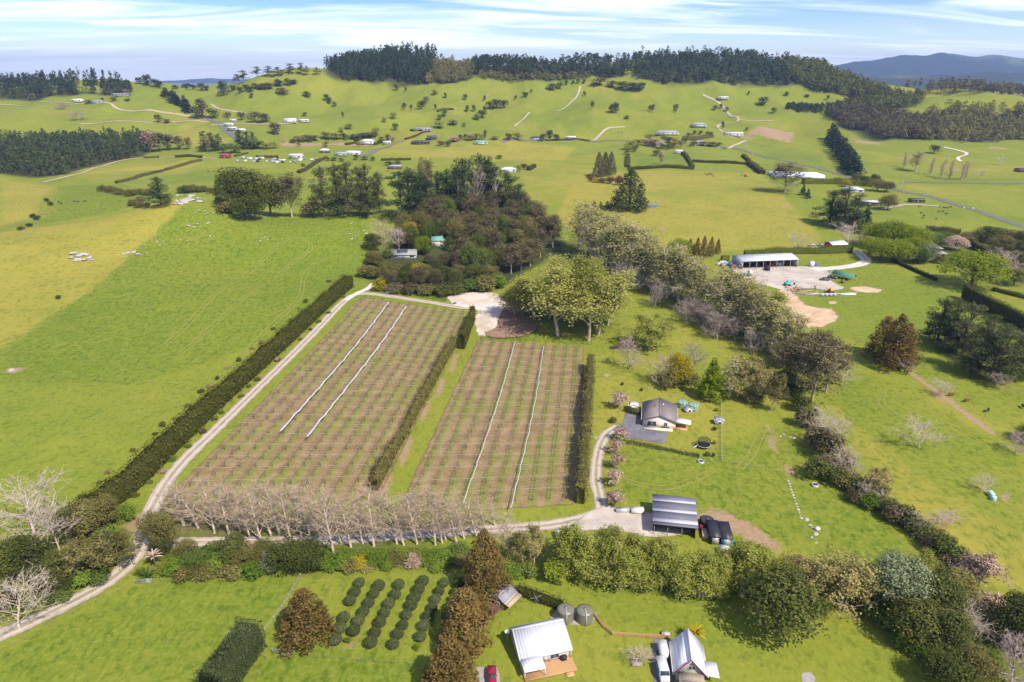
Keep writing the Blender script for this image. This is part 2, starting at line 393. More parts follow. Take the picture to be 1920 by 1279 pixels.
paint(lush, [(1560, 690), (1700, 720), (1920, 870), (1920, 1080), (1750, 960), (1600, 870), (1570, 780)], 0.35, 1.5, A)
paint(tint, [(1560, 760), (1700, 880), (1920, 1010), (1920, 1110), (1850, 1090), (1650, 900)], 0.3, 0.8, A)
paint(lush, [(1350, 500), (1600, 470), (1800, 560), (1920, 640), (1920, 820), (1600, 640)], 0.3, 2, A)
for k, px in enumerate([[(1090, 320), (1430, 325), (1560, 470), (1130, 470), (1040, 410)], [(1190, 290), (1290, 290), (1290, 312), (1190, 312)], [(700, 275), (1080, 275), (1060, 300), (700, 300)],
            [(970, 300), (1130, 310), (1130, 370), (980, 390)], [(1400, 265), (1545, 290), (1545, 320), (1420, 290)], [(1700, 350), (1920, 350), (1920, 410), (1760, 370)], [(0, 335), (110, 350), (100, 400), (0, 430)],
            [(180, 310), (380, 300), (330, 330), (100, 350)], [(230, 345), (420, 310), (560, 330), (330, 345)], [(340, 230), (440, 260), (390, 285), (320, 260)], [(1650, 290), (1920, 300), (1920, 335), (1620, 330)]]):
    paint(tint, px, (0.35, -0.25, 0.3, 0.22, -0.2, 0.15, 0.4, 0.2, -0.2, 0.4, 0.12)[k], 3, A)
paint(lush, [(100, 350), (230, 345), (330, 370), (120, 415), (60, 410)], 0.5, 3, A)
paint(lush, [(0, 431), (100, 417), (230, 391), (300, 376), (330, 366), (200, 358), (110, 374), (60, 408), (0, 424)], 0.7, 3, A)
# bare earth and worn ground
for px, v_, f in [([(285, 1008), (310, 955), (720, 950), (745, 985), (745, 1008), (500, 1012)], 0.5, 3), ([(700, 935), (722, 938), (790, 800), (868, 660), (858, 655), (780, 790)], 0.75, 1.2), ([(745, 1005), (940, 960), (1070, 940), (960, 985), (800, 998)], 0.3, 3), ([(1195, 905), (1230, 935), (1330, 945), (1400, 960), (1300, 965), (1225, 950)], 0.42, 3), ([(1330, 885), (1338, 885), (1344, 925), (1334, 925)], 0.6, 0.8), ([(1425, 785), (1445, 800), (1470, 870), (1500, 890), (1480, 892), (1450, 850)], 0.85, 2), ([(1300, 965), (1350, 960), (1420, 990), (1470, 1030), (1430, 1040), (1380, 1000), (1310, 985)], 0.95, 2.5),
                  ([(1330, 890), (1350, 895), (1345, 925), (1332, 915)], 0.35, 2), ([(1220, 900), (1232, 905), (1245, 945), (1228, 945)], 0.6, 0.8), ([(960, 948), (1075, 925), (1080, 960), (980, 975)], 0.22, 4),
                  ([(1090, 690), (1118, 660), (1110, 950), (1100, 960)], 0.35, 1.5), ([(650, 545), (1000, 560), (1000, 620), (880, 560), (700, 552)], 0.25, 4), ([(1500, 860), (1530, 860), (1530, 890), (1500, 885)], 0.5, 2),
                  ([(215, 1000), (250, 960), (290, 960), (250, 1020)], 0.55, 2), ([(290, 915), (300, 910), (230, 1010), (215, 1010)], 0.7, 1.2), ([(15, 690), (40, 688), (36, 700), (10, 700)], 0.9, 0.8),
                  ([(320, 250), (20, 250)], 0, 1), ([(1690, 690), (1720, 700), (1790, 750), (1880, 820), (1860, 818), (1760, 750)], 0.8, 1.0), ([(1880, 915), (1905, 930), (1890, 950), (1868, 935)], 0.6, 1.5),
                  ([(1215, 378), (1240, 375), (1240, 388), (1215, 388)], 0.35, 2), ([(1236, 425), (1250, 425), (1248, 431), (1235, 431)], 0.8, 1), ([(1470, 382), (1480, 382), (1478, 390), (1466, 389)], 0.8, 1),
                  ([(1440, 238), (1490, 250), (1480, 268), (1400, 250)], 0.9, 2), ([(1340, 250), (1410, 250), (1420, 262), (1380, 262)], 0.5, 3), ([(1600, 260), (1660, 265), (1650, 272), (1600, 270)], 0.6, 2), ([(1850, 275), (1890, 277), (1890, 281), (1850, 280)], 0.7, 2),
                  ([(525, 266), (690, 264), (690, 275), (530, 274)], 0.85, 2), ([(220, 335), (330, 330), (280, 345)], 0.35, 3), ([(240, 210), (330, 220), (320, 233), (250, 225)], 0.12, 6), ([(390, 195), (460, 230), (560, 225), (470, 232)], 0.2, 2), ([(1630, 1120), (1600, 1125), (1700, 1170), (1790, 1230), (1780, 1240), (1690, 1180)], 0.45, 1.2),
                  ([(1595, 650), (1612, 690), (1620, 690), (1600, 650)], 0.5, 1), ([(555, 1100), (500, 1180), (510, 1185), (565, 1100)], 0.28, 1), ([(610, 1140), (625, 1128), (628, 1150)], 0.6, 1), ([(640, 1200), (665, 1198), (660, 1215), (640, 1215)], 0.6, 0.8), ([(770, 1215), (790, 1213), (795, 1228), (772, 1228)], 0.6, 0.8)]:
    if v_: paint(bare, px, v_, f, 'set')
bm_, bt, bo = new_mat('grass_ground')
P_ = pos(bt)
big = noise(bt, 0.012, 4, 0.6, P_); mid = noise(bt, 0.11, 4, 0.6, P_, 0.4); fine = noise(bt, 0.9, 4, 0.65, P_); tuft = noise(bt, 0.55, 4, 0.65, mapping(bt, P_, (1, 0.6, 1)), 0.25)
tv = M(bt, 'ADD', attr(bt, 'tint'), M(bt, 'ADD', M(bt, 'MULTIPLY', M(bt, 'SUBTRACT', mid, 0.5), 0.55), M(bt, 'MULTIPLY', M(bt, 'SUBTRACT', big, 0.5), 0.5)))
g = mixrgb(bt, ramp(bt, tv, -0.1, 0.55), (0.114, 0.168, 0.017), (0.184, 0.214, 0.022)); g = mixrgb(bt, ramp(bt, tv, 0.45, 1.15), g, (0.290, 0.250, 0.040))
g = mixrgb(bt, M(bt, 'MULTIPLY', attr(bt, 'lush'), M(bt, 'ADD', 0.35, M(bt, 'MULTIPLY', ramp(bt, tuft, 0.38, 0.66), 0.65)), clamp=True), g, (0.085, 0.142, 0.009))
g = mixrgb(bt, ramp(bt, tuft, 0.50, 0.66, 0, 0.46), g, (0.070, 0.108, 0.010))
g = mixrgb(bt, ramp(bt, fine, 0.42, 0.70, 0.0, 0.40), g, (0.29, 0.28, 0.055))
bb = M(bt, 'ADD', attr(bt, 'bare'), M(bt, 'MULTIPLY', M(bt, 'SUBTRACT', M(bt, 'ADD', M(bt, 'MULTIPLY', fine, 0.5), M(bt, 'MULTIPLY', mid, 0.5)), 0.5), 1.1))
bb = M(bt, 'ADD', bb, ramp(bt, noise(bt, 0.19, 5, 0.7, P_), 0.66, 0.76, 0, 0.55))
soil = mixrgb(bt, fine, (0.20, 0.125, 0.06), (0.42, 0.30, 0.18))
g = mixrgb(bt, ramp(bt, bb, 0.28, 0.72), g, soil)
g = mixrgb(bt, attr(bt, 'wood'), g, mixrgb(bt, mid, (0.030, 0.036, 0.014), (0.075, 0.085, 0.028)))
bsdf(bt, bo, g, 0.95, 0, M(bt, 'ADD', M(bt, 'MULTIPLY', fine, 0.4), tuft), 0.55, 0.35, 0.1)
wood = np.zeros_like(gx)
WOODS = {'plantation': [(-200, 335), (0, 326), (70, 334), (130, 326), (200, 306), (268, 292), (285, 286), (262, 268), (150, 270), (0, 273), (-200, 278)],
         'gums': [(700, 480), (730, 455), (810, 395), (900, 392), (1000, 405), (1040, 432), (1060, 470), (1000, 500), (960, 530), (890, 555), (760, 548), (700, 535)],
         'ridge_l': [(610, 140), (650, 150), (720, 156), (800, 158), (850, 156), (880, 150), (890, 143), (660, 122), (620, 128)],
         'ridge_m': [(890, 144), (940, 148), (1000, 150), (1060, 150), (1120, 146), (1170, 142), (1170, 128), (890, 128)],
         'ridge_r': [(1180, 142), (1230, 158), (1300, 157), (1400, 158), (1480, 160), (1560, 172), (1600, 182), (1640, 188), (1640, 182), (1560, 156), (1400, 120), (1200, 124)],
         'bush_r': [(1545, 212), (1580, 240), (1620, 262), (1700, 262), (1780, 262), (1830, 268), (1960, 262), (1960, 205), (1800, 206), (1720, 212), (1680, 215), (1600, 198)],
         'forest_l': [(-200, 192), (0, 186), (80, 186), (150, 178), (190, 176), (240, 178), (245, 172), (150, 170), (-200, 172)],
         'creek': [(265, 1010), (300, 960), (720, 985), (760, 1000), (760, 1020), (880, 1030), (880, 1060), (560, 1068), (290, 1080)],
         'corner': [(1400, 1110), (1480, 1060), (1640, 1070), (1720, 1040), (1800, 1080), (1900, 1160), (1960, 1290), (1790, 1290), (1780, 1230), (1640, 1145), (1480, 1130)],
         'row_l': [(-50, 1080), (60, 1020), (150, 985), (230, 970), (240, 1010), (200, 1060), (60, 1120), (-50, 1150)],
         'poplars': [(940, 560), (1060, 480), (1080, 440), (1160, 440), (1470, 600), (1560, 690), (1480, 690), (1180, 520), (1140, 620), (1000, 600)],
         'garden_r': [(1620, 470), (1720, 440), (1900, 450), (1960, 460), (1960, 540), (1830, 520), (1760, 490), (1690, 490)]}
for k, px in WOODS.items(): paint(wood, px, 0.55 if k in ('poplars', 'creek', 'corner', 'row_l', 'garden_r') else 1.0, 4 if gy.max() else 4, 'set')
nx, ny = len(GX), len(GY)
ii = (np.arange(ny - 1)[:, None] * nx + np.arange(nx - 1)[None]).ravel()
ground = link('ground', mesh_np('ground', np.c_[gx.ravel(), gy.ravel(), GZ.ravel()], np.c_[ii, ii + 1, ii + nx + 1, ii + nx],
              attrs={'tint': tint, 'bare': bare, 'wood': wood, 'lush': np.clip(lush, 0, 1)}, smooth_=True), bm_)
tag(ground, kind='structure')

# ------------------------------------------------------------------ roads and yards, draped sheets
def edge_alpha(t, out, shader_out, edge, lo=0.1, hi=0.5):
    tr = N(t, 'ShaderNodeBsdfTransparent'); mx = N(t, 'ShaderNodeMixShader')
    t.links.new(ramp(t, edge, lo, hi), mx.inputs[0]); t.links.new(tr.outputs[0], mx.inputs[1]); t.links.new(shader_out, mx.inputs[2]); t.links.new(mx.outputs[0], out.inputs['Surface'])
def road_mat(name, lo, hi, track=None, centre=None, rag=0.5):
    m, t, out = new_mat(name); p = pos(t)
    n1 = noise(t, 0.35, 4, 0.6, p); n2 = noise(t, 2.5, 3, 0.6, p)
    c = mixrgb(t, ramp(t, M(t, 'ADD', M(t, 'MULTIPLY', n1, 0.6), M(t, 'MULTIPLY', n2, 0.4)), 0.3, 0.7), lo, hi)
    ac = M(t, 'ABSOLUTE', attr(t, 'across'))
    if track: c = mixrgb(t, M(t, 'MULTIPLY', M(t, 'SUBTRACT', 1.0, ramp(t, M(t, 'ABSOLUTE', M(t, 'SUBTRACT', ac, 0.42)), 0.08, 0.24)), 0.75), c, track)
    if centre: c = mixrgb(t, M(t, 'MULTIPLY', ramp(t, M(t, 'ADD', ac, M(t, 'MULTIPLY', n1, 0.25)), 0.30, 0.16), 0.6), c, centre)
    s = bsdf(t, out, c, 0.95, 0, n2, 0.3, 0.05, 0.1)
    e = M(t, 'ADD', M(t, 'SUBTRACT', 1.0, ac), M(t, 'MULTIPLY', M(t, 'SUBTRACT', n1, 0.5), rag))
    edge_alpha(t, out, s.outputs[0], e, 0.02, 0.22); return m
GRAVEL = road_mat('gravel', (0.29, 0.235, 0.175), (0.43, 0.365, 0.285), (0.52, 0.45, 0.36), (0.22, 0.20, 0.10))
PALE = road_mat('pale_gravel', (0.42, 0.37, 0.30), (0.60, 0.55, 0.47), (0.66, 0.61, 0.54))
ASPH = road_mat('asphalt', (0.10, 0.095, 0.09), (0.16, 0.15, 0.145), (0.20, 0.19, 0.18), rag=0.12)
DIRT = road_mat('dirt_track', (0.28, 0.21, 0.12), (0.44, 0.34, 0.22), (0.50, 0.41, 0.29))
def ribbon(name, P, width, m, cross=6, off=0.06, step=2.5):
    P = spline(P, step=step); d = np.gradient(P, axis=0); d /= np.linalg.norm(d, axis=1, keepdims=True) + 1e-9; nrm = np.c_[-d[:, 1], d[:, 0]]
    s = np.linspace(-1, 1, cross + 1); V = P[:, None] + nrm[:, None] * (s[None, :, None] * width / 2)
    x, y = V[..., 0], V[..., 1]; z = H(x, y) + off + 0.00035 * np.maximum(y - 300, 0)
    n, k = x.shape; ix = (np.arange(n - 1)[:, None] * k + np.arange(k - 1)[None]).ravel()
    L = np.r_[0, np.cumsum(np.linalg.norm(np.diff(P, axis=0), axis=1))]
    me = mesh_np(name, np.c_[x.ravel(), y.ravel(), z.ravel()], np.c_[ix, ix + k, ix + k + 1, ix + 1], attrs={'across': np.repeat(s[None], n, 0), 'along': np.repeat(L[:, None], k, 1)}, smooth_=True)
    return tag(link(name, me, m), kind='structure')
def road(name, px, width, m, off=0.06, step=2.5): return ribbon(name, wpoly(px), width, m, off=off, step=step)
TRACK = [(-120, 1240), (0, 1192), (100, 1146), (200, 1092), (250, 1048), (268, 1010), (280, 965), (312, 905), (350, 858), (400, 810), (500, 712), (600, 612), (648, 563), (675, 551), (720, 554), (800, 566), (870, 577), (905, 575)]
road('gravel_road', TRACK, 4.6, GRAVEL)
road('gravel_road', [(648, 563), (672, 549), (690, 541), (700, 532)], 3.5, PALE, 0.075)
road('gravel_road', [(272, 1022), (330, 1018), (450, 1016), (560, 1015), (700, 1008), (820, 999), (930, 992), (1030, 985), (1100, 970), (1135, 958)], 4.4, GRAVEL, 0.07)
road('gravel_road', [(1132, 975), (1126, 940), (1118, 905), (1119, 865), (1128, 830), (1142, 810), (1160, 800)], 3.9, GRAVEL, 0.085)
road('gravel_road', [(1528, 506), (1575, 502), (1612, 496), (1624, 488), (1614, 478), (1604, 470)], 7.5, PALE, 0.085)
road('road', [(2080, 482), (1920, 426), (1800, 386), (1740, 368), (1690, 359), (1640, 344), (1550, 320), (1480, 304), (1400, 284), (1350, 276), (1290, 270), (1200, 267), (1110, 266), (1000, 264), (940, 266)], 7.0, ASPH, 0.1, 6)
road('road', [(1690, 343), (1760, 343), (1850, 344), (1960, 346), (2100, 348)], 7.0, ASPH, 0.1, 6)
road('road', [(383, 221), (400, 228), (420, 241), (436, 254), (448, 266)], 9.0, ASPH, 0.15, 6)
road('road', [(672, 294), (700, 285), (730, 274), (758, 264)], 7.5, ASPH, 0.15, 6)
for px, wd, m in [([(196, 192), (215, 201), (270, 207), (330, 214), (385, 222)], 6, DIRT), ([(150, 232), (250, 228), (320, 229), (392, 230)], 5, DIRT), ([(395, 195), (425, 207), (460, 213)], 5, DIRT), ([(0, 196), (60, 196), (140, 194), (190, 194)], 4, DIRT),
                  ([(1088, 162), (1083, 178), (1066, 197), (1045, 208)], 4, GRAVEL), ([(993, 211), (985, 220), (965, 237)], 4, GRAVEL), ([(1172, 238), (1142, 240), (1125, 253), (1113, 264)], 4.5, GRAVEL), ([(1318, 178), (1340, 188), (1360, 205), (1385, 224), (1362, 231), (1346, 236), (1356, 248), (1398, 262)], 5, GRAVEL),
                  ([(1400, 264), (1385, 270), (1366, 279)], 5, GRAVEL), ([(1770, 276), (1800, 283), (1813, 289), (1796, 296), (1802, 303)], 4.5, PALE), ([(80, 342), (150, 326), (210, 306), (262, 297), (330, 294), (405, 298)], 4.5, DIRT), ([(1655, 393), (1700, 384), (1762, 387)], 4.5, GRAVEL),
                  ([(395, 235), (450, 232), (500, 233), (560, 231)], 6, DIRT), ([(1386, 225), (1420, 227), (1450, 226)], 4, DIRT)]:
    road('farm_track', px, wd, m, 0.15, 6)
TRK = road_mat('wheel_mark', (0.17, 0.19, 0.03), (0.23, 0.235, 0.05), rag=1.3)
for px in ([(305, 650), (360, 600), (420, 540), (500, 480), (552, 442)], [(340, 662), (400, 610), (470, 550), (540, 500), (575, 475), (582, 460), (555, 440)], [(450, 668), (510, 610), (560, 560), (570, 520), (590, 495), (640, 480)], [(1340, 880), (1300, 900), (1240, 915), (1170, 900)], [(1385, 880), (1410, 850), (1432, 800)], [(1650, 742), (1665, 738), (1690, 739)], [(1650, 742), (1655, 760), (1680, 780)]):
    Pw = np.array(wpoly(px)); nn_ = np.array([Pw[-1][1] - Pw[0][1], Pw[0][0] - Pw[-1][0]]); nn_ = nn_ / np.linalg.norm(nn_)
    for q in (-1.0, 1.0): ribbon('wheel_track', Pw + nn_ * q, 0.75, TRK, 2, 0.05)
def sheet_mat(name, lo, hi, third=None, sc=0.25, rag=1.0, e0=0.0, e1=0.35):
    m, t, out = new_mat(name); p = pos(t)
    n1 = noise(t, sc, 5, 0.62, p, 0.5); n2 = noise(t, 2.2, 4, 0.6, p)
    c = mixrgb(t, ramp(t, M(t, 'ADD', M(t, 'MULTIPLY', n1, 0.65), M(t, 'MULTIPLY', n2, 0.35)), 0.32, 0.68), lo, hi)
    if third: c = mixrgb(t, ramp(t, noise(t, sc * 0.6, 3, 0.5, p), 0.5, 0.7, 0, 0.7), c, third)
    s = bsdf(t, out, c, 0.95, 0, n2, 0.35, 0.08, 0.1)
    e = M(t, 'ADD', attr(t, 'edge'), M(t, 'MULTIPLY', M(t, 'SUBTRACT', n1, 0.5), rag)); edge_alpha(t, out, s.outputs[0], e, e0, e1); return m
def sheet(name, px, m, cell=1.5, feather=2.0, off=0.05, closed=True, world=False, hump=None, extra=None, sm=True):
    P = np.array(px if world else wpoly(px))
    if sm: P = spline(P, True, 2.0)
    a = np.arange(P[:, 0].min() - cell, P[:, 0].max() + 2 * cell, cell); b = np.arange(P[:, 1].min() - cell, P[:, 1].max() + 2 * cell, cell)
    x, y = np.meshgrid(a, b); d = poly_dist(x, y, P) * np.where(in_poly(x, y, P), 1, -1)
    z = H(x, y) + off + 0.00035 * np.maximum(y - 300, 0)
    if hump is not None: z = z + hump(x, y, d)
    keep = (d[:-1, :-1] > -cell * 1.5) & (d[1:, 1:] > -cell * 1.5)
    jj, kk = np.nonzero(keep); ix = jj * len(a) + kk
    used, inv = np.unique(np.c_[ix, ix + 1, ix + len(a) + 1, ix + len(a)], return_inverse=True)
    at = {'edge': (d / feather).ravel()[used]}
    if extra is not None:
        for k, f in extra.items(): at[k] = f(x, y).ravel()[used]
    me = mesh_np(name, np.c_[x.ravel(), y.ravel(), z.ravel()][used], inv.reshape(-1, 4), attrs=at, smooth_=True)
    return tag(link(name, me, m), kind='structure')
YARD = sheet_mat('yard_gravel', (0.35, 0.295, 0.235), (0.50, 0.44, 0.365), (0.56, 0.50, 0.42), 0.15)
CLAY = sheet_mat('clay', (0.42, 0.27, 0.15), (0.60, 0.44, 0.28), (0.52, 0.42, 0.30), 0.2, 1.2)
PADM = sheet_mat('pad_fill', (0.44, 0.34, 0.24), (0.64, 0.56, 0.45), (0.70, 0.64, 0.55), 0.12)
SOILD = sheet_mat('dark_soil', (0.16, 0.098, 0.06), (0.31, 0.205, 0.13), None, 0.4)
COURT = sheet_mat('court_seal', (0.115, 0.112, 0.12), (0.185, 0.18, 0.19), (0.22, 0.215, 0.22), 0.3, 0.2, 0.0, 0.25)
CONC = sheet_mat('concrete_pad', (0.27, 0.24, 0.20), (0.38, 0.35, 0.30), None, 0.5, 0.2, 0.0, 0.25)
sheet('yard', [(1118, 952), (1150, 950), (1210, 958), (1240, 965), (1310, 990), (1240, 1010), (1140, 995), (1060, 996)], YARD, off=0.10)
sheet('courtyard', [(1172, 773), (1207, 778), (1208, 803), (1252, 812), (1248, 833), (1166, 821), (1146, 806), (1168, 791)], COURT, 0.8, 1.0, 0.10, sm=False)
sheet('yard', [(1367, 500), (1400, 500), (1507, 499), (1540, 501), (1556, 512), (1560, 527), (1585, 541), (1558, 545), (1515, 541), (1480, 548), (1455, 541), (1414, 530), (1385, 518)], YARD, 2, 2.5, 0.07)
sheet('clay_patch', [(1457, 546), (1485, 545), (1503, 562), (1520, 574), (1562, 580), (1572, 600), (1530, 616), (1490, 605), (1470, 575)], CLAY, 2, 4, 0.06)
sheet('clay_patch', [(1552, 565), (1566, 564), (1571, 569), (1556, 571)], CLAY, 1, 1.5, 0.05)
sheet('clay_patch', [(1590, 540), (1620, 537), (1655, 544), (1640, 550), (1600, 546)], CLAY, 1.5, 3, 0.05)
sheet('earth_pad', [(838, 556), (862, 549), (930, 549), (948, 560), (972, 580), (1000, 612), (985, 622), (940, 630), (897, 629), (888, 600), (892, 582), (850, 572)], PADM, 1.5, 3, 0.06, hump=lambda x, y, d: 1.1 * smooth(0, 9, d))
sheet('earth_pad', [(924, 582), (962, 573), (995, 600), (1008, 617), (980, 632), (918, 634), (908, 612)], SOILD, 1.5, 1.6, 0.11, hump=lambda x, y, d: 1.1 * smooth(-4, 7, d))
for px, kind in (([(1030, 1165), (1047, 1140), (1080, 1140), (1122, 1150), (1112, 1170), (1060, 1172)], CONC), ([(1226, 1196), (1262, 1200), (1262, 1300), (1228, 1300)], COURT), ([(893, 1250), (932, 1250), (935, 1300), (893, 1300)], CONC), ([(1500, 1262), (1520, 1259), (1532, 1275), (1520, 1290), (1504, 1285)], CONC)):
    sheet('paved_pad', px, kind, 0.7, 0.6, 0.06)
# pond
wm, wt, wo2 = new_mat('pond_water'); bsdf(wt, wo2, (0.10, 0.14, 0.20), 0.08, 0, noise(wt, 1.2, 2, 0.5, pos(wt)), 0.05, 0.05, 0.6)
pp = wpoly([(1217, 381), (1228, 379), (1236, 384), (1230, 388), (1218, 388)]); pz = min(float(H(*q)) for q in pp) + 0.25
mb = MB(); pq = spline(np.array(pp), True, 3.0); c0 = pq.mean(0)
mb.add([(c0[0], c0[1], pz)] + [(a, b, pz) for a, b in pq], None, [[0, i + 1, (i + 1) % len(pq) + 1] for i in range(len(pq))])
tag(mb.build('pond', wm), kind='structure')

# ------------------------------------------------------------------ far mountains
def range_(name, cols, Y, thick, colr, seed, foot=-60):
    us = np.linspace(cols[0][0], cols[-1][0], 420); X = np.array([x_at(Y, u, 130) for u in us])
    top = np.interp(us, [c[0] for c in cols], [z_at(Y, c[1]) for c in cols])
    top = top + 0.21 * (top - foot) * 2 * fbm(X / 640.0, X * 0, 5, seed)
    rows = 46; s = np.linspace(-1, 1, rows); x = np.repeat(X[None], rows, 0); y = Y + s[:, None] * thick + 0 * x
    prof = np.maximum(0, 1 - np.abs(s)) ** 0.85
    z = foot + (top[None] - foot) * prof[:, None]
    gl = np.abs(fbm(x / 1100.0, y / 1500.0, 4, seed + 3)) * 2.0
    z = z - gl * 0.95 * (top[None] - foot) * (prof * (1 - prof))[:, None] * 2.2
    n, k = x.shape; ix = (np.arange(n - 1)[:, None] * k + np.arange(k - 1)[None]).ravel()
    m, t, out = new_mat(name + '_cover'); p = pos(t)
    nn = noise(t, 0.004, 6, 0.7, p); fb = noise(t, 0.0011, 4, 0.6, p)
    bsdf(t, out, mixrgb(t, ramp(t, fb, 0.52, 0.66), mixrgb(t, nn, tuple(c * 0.5 for c in colr), colr), (0.10, 0.13, 0.03)), 0.95, 0, nn, 0.6, 60, 0.05)
    return tag(link(name, mesh_np(name, np.c_[x.ravel(), y.ravel(), z.ravel()], np.c_[ix, ix + 1, ix + k + 1, ix + k], smooth_=True), m), kind='structure')
range_('hills', [(1380, 150), (1500, 130), (1560, 118), (1600, 112), (1640, 110), (1690, 104), (1730, 107), (1760, 103), (1800, 105), (1850, 105), (1920, 109), (2050, 108), (2300, 112), (2600, 120)], 9000, 1900, (0.035, 0.055, 0.022), 71)
range_('hills', [(1450, 165), (1560, 150), (1680, 142), (1800, 138), (1860, 129), (1920, 131), (2050, 128), (2400, 135)], 5600, 1000, (0.045, 0.065, 0.025), 77)
range_('hills', [(150, 158), (250, 153), (330, 151), (390, 146), (450, 149), (560, 151), (700, 154)], 14500, 900, (0.04, 0.06, 0.03), 83)

# ------------------------------------------------------------------ plants: prototypes
def unit(a): return a / (np.linalg.norm(a, axis=-1, keepdims=True) + 1e-9)
def leaf_quads(rng, Pn, nrm, size, asp=0.62, tint_=None):
    n = len(Pn); r = unit(rng.normal(size=(n, 3))); a = unit(np.cross(nrm, r)); b = np.cross(nrm, a)
    s = size * rng.uniform(0.6, 1.35, (n, 1)); a = a * s * 0.5; b = b * s * 0.5 * asp
    V = np.stack([Pn - a, Pn - b + a * 0.15, Pn + a, Pn + b + a * 0.15], 1).reshape(-1, 3)
    Q = np.arange(n * 4).reshape(-1, 4)
    t = rng.uniform(0, 1, n) * 0.5 + 0.25 if tint_ is None else tint_
    return V, Q, np.repeat(t, 4)
def blob_leaves(rng, C, Rr, n, size, out=0.8, up=0.35, inner=0.5, asp=0.62, cut=None):
    C = np.asarray(C, float); Rr = np.asarray(Rr, float)
    if Rr.ndim == 1: Rr = np.repeat(Rr[:, None], 3, 1)
    wgt = (Rr[:, 0] * Rr[:, 2]); k = rng.choice(len(C), n, p=wgt / wgt.sum())
    d = unit(rng.normal(size=(n, 3))); rho = rng.uniform(inner, 1.05, (n, 1)) ** 0.6
    Pn = C[k] + d * Rr[k] * rho
    nr = unit(d * out + rng.normal(size=(n, 3)) * 0.42 + np.array([0, 0, up + 0.25]))
    bt_ = rng.uniform(0.1, 0.9, len(C)); t = np.clip(0.55 * bt_[k] + 0.45 * rng.uniform(0, 1, n), 0, 1)
    if cut is not None:
        m = cut(Pn); Pn, nr, t = Pn[m], nr[m], t[m]
    return leaf_quads(rng, Pn, nr, size, asp, t)
def tube(pts, rad, sides=6):
    pts = np.asarray(pts, float); return prisms(pts[:-1], pts[1:], np.asarray(rad)[:-1], np.asarray(rad)[1:], sides)
def bend(rng, p, d, L, n, jit, grav=0.0):
    pts = [np.array(p, float)]; d = np.array(d, float)
    for i in range(n):
        d = unit(d + rng.normal(size=3) * jit + np.array([0, 0, grav])); pts.append(pts[-1] + d * L / n)
    return pts
def skeleton(rng, h, r, spread, up, n1, n2, n3, first=0.15, lean=0.03, len1=0.5, jit=0.12):
    # trunk, limbs, branches, twigs as lists of rods
    S = {0: [], 1: [], 2: [], 3: []}; tips = []
    tr = bend(rng, (0, 0, -0.4), (0, 0, 1), h * 0.97, 7, lean)
    for i in range(7): S[0].append((tr[i], tr[i + 1], r * (1 - i / 7.6), r * (1 - (i + 1) / 7.6)))
    for k in range(n1):
        f = first + (0.97 - first) * (k + rng.uniform(0, 1)) / n1; i = min(6, int(f * 7)); p = tr[i] + (tr[i + 1] - tr[i]) * (f * 7 - i)
        az = k * 2.4 + rng.uniform(-0.5, 0.5); el = up + rng.uniform(-0.2, 0.25)
        L = h * len1 * spread * (1.05 - 0.75 * f) * rng.uniform(0.7, 1.25) + h * 0.05
        b = bend(rng, p, (math.cos(az) * math.cos(el), math.sin(az) * math.cos(el), math.sin(el)), L, 4, jit, 0.07)
        r1 = r * 0.42 * (1.1 - 0.7 * f)
        for j in range(4): S[1].append((b[j], b[j + 1], r1 * (1 - j / 4.6), r1 * (1 - (j + 1) / 4.6)))
        for q in range(n2):
            ff = 0.25 + 0.75 * (q + rng.uniform(0, 1)) / n2; j = min(3, int(ff * 4)); pp = b[j] + (b[j + 1] - b[j]) * (ff * 4 - j)
            dd = unit(unit(b[j + 1] - b[j]) + rng.normal(size=3) * 0.65 + np.array([0, 0, 0.2])); L2 = L * rng.uniform(0.22, 0.5)
            c = bend(rng, pp, dd, L2, 2, 0.2, 0.08)
            for j2 in range(2): S[2].append((c[j2], c[j2 + 1], r1 * 0.36 * (1 - j2 * 0.4), r1 * 0.36 * (0.6 - j2 * 0.35)))
            for q3 in range(n3):
                st_ = c[1] + (c[2] - c[1]) * rng.uniform(-0.6, 1); d3 = unit(unit(c[2] - c[1]) + rng.normal(size=3) * 0.7 + np.array([0, 0, 0.25]))
                e = st_ + d3 * L2 * rng.uniform(0.3, 0.75); S[3].append((st_, e, 0.022 + r1 * 0.05, 0.010)); tips.append(e)
            tips.append(c[2])
    return S, np.array(tips)
def rods(L, sides, rmin=0.0, k=1.0):
    a = np.array([x[0] for x in L]); b = np.array([x[1] for x in L]); r0 = np.maximum([x[2] * k for x in L], rmin); r1 = np.maximum([x[3] * k for x in L], rmin * 0.7)
    return prisms(a, b, r0, r1, sides)
def pack(name, parts):                            # parts: list of (V,Q[,tint])
    V = []; Q = []; T = []; n = 0
    for p in parts:
        V.append(p[0]); Q.append(p[1] + n); n += len(p[0]); T.append(p[2] if len(p) > 2 else np.full(len(p[0]), 0.4))
    return mesh_np(name, np.concatenate(V), np.concatenate(Q), attrs={'tint': np.concatenate(T)})
BARK = {'pale': simple('bark_pale', (0.54, 0.44, 0.34), 0.9, 0.35, 2.0), 'tan': simple('bark_tan', (0.45, 0.345, 0.235), 0.9, 0.35, 2.0), 'brown': simple('bark_brown', (0.13, 0.095, 0.07), 0.9, 0.35, 2.0),
        'grey': simple('bark_grey', (0.32, 0.27, 0.22), 0.9, 0.35, 2.0), 'mauve': simple('bark_mauve', (0.40, 0.30, 0.265), 0.9, 0.3, 2.0)}
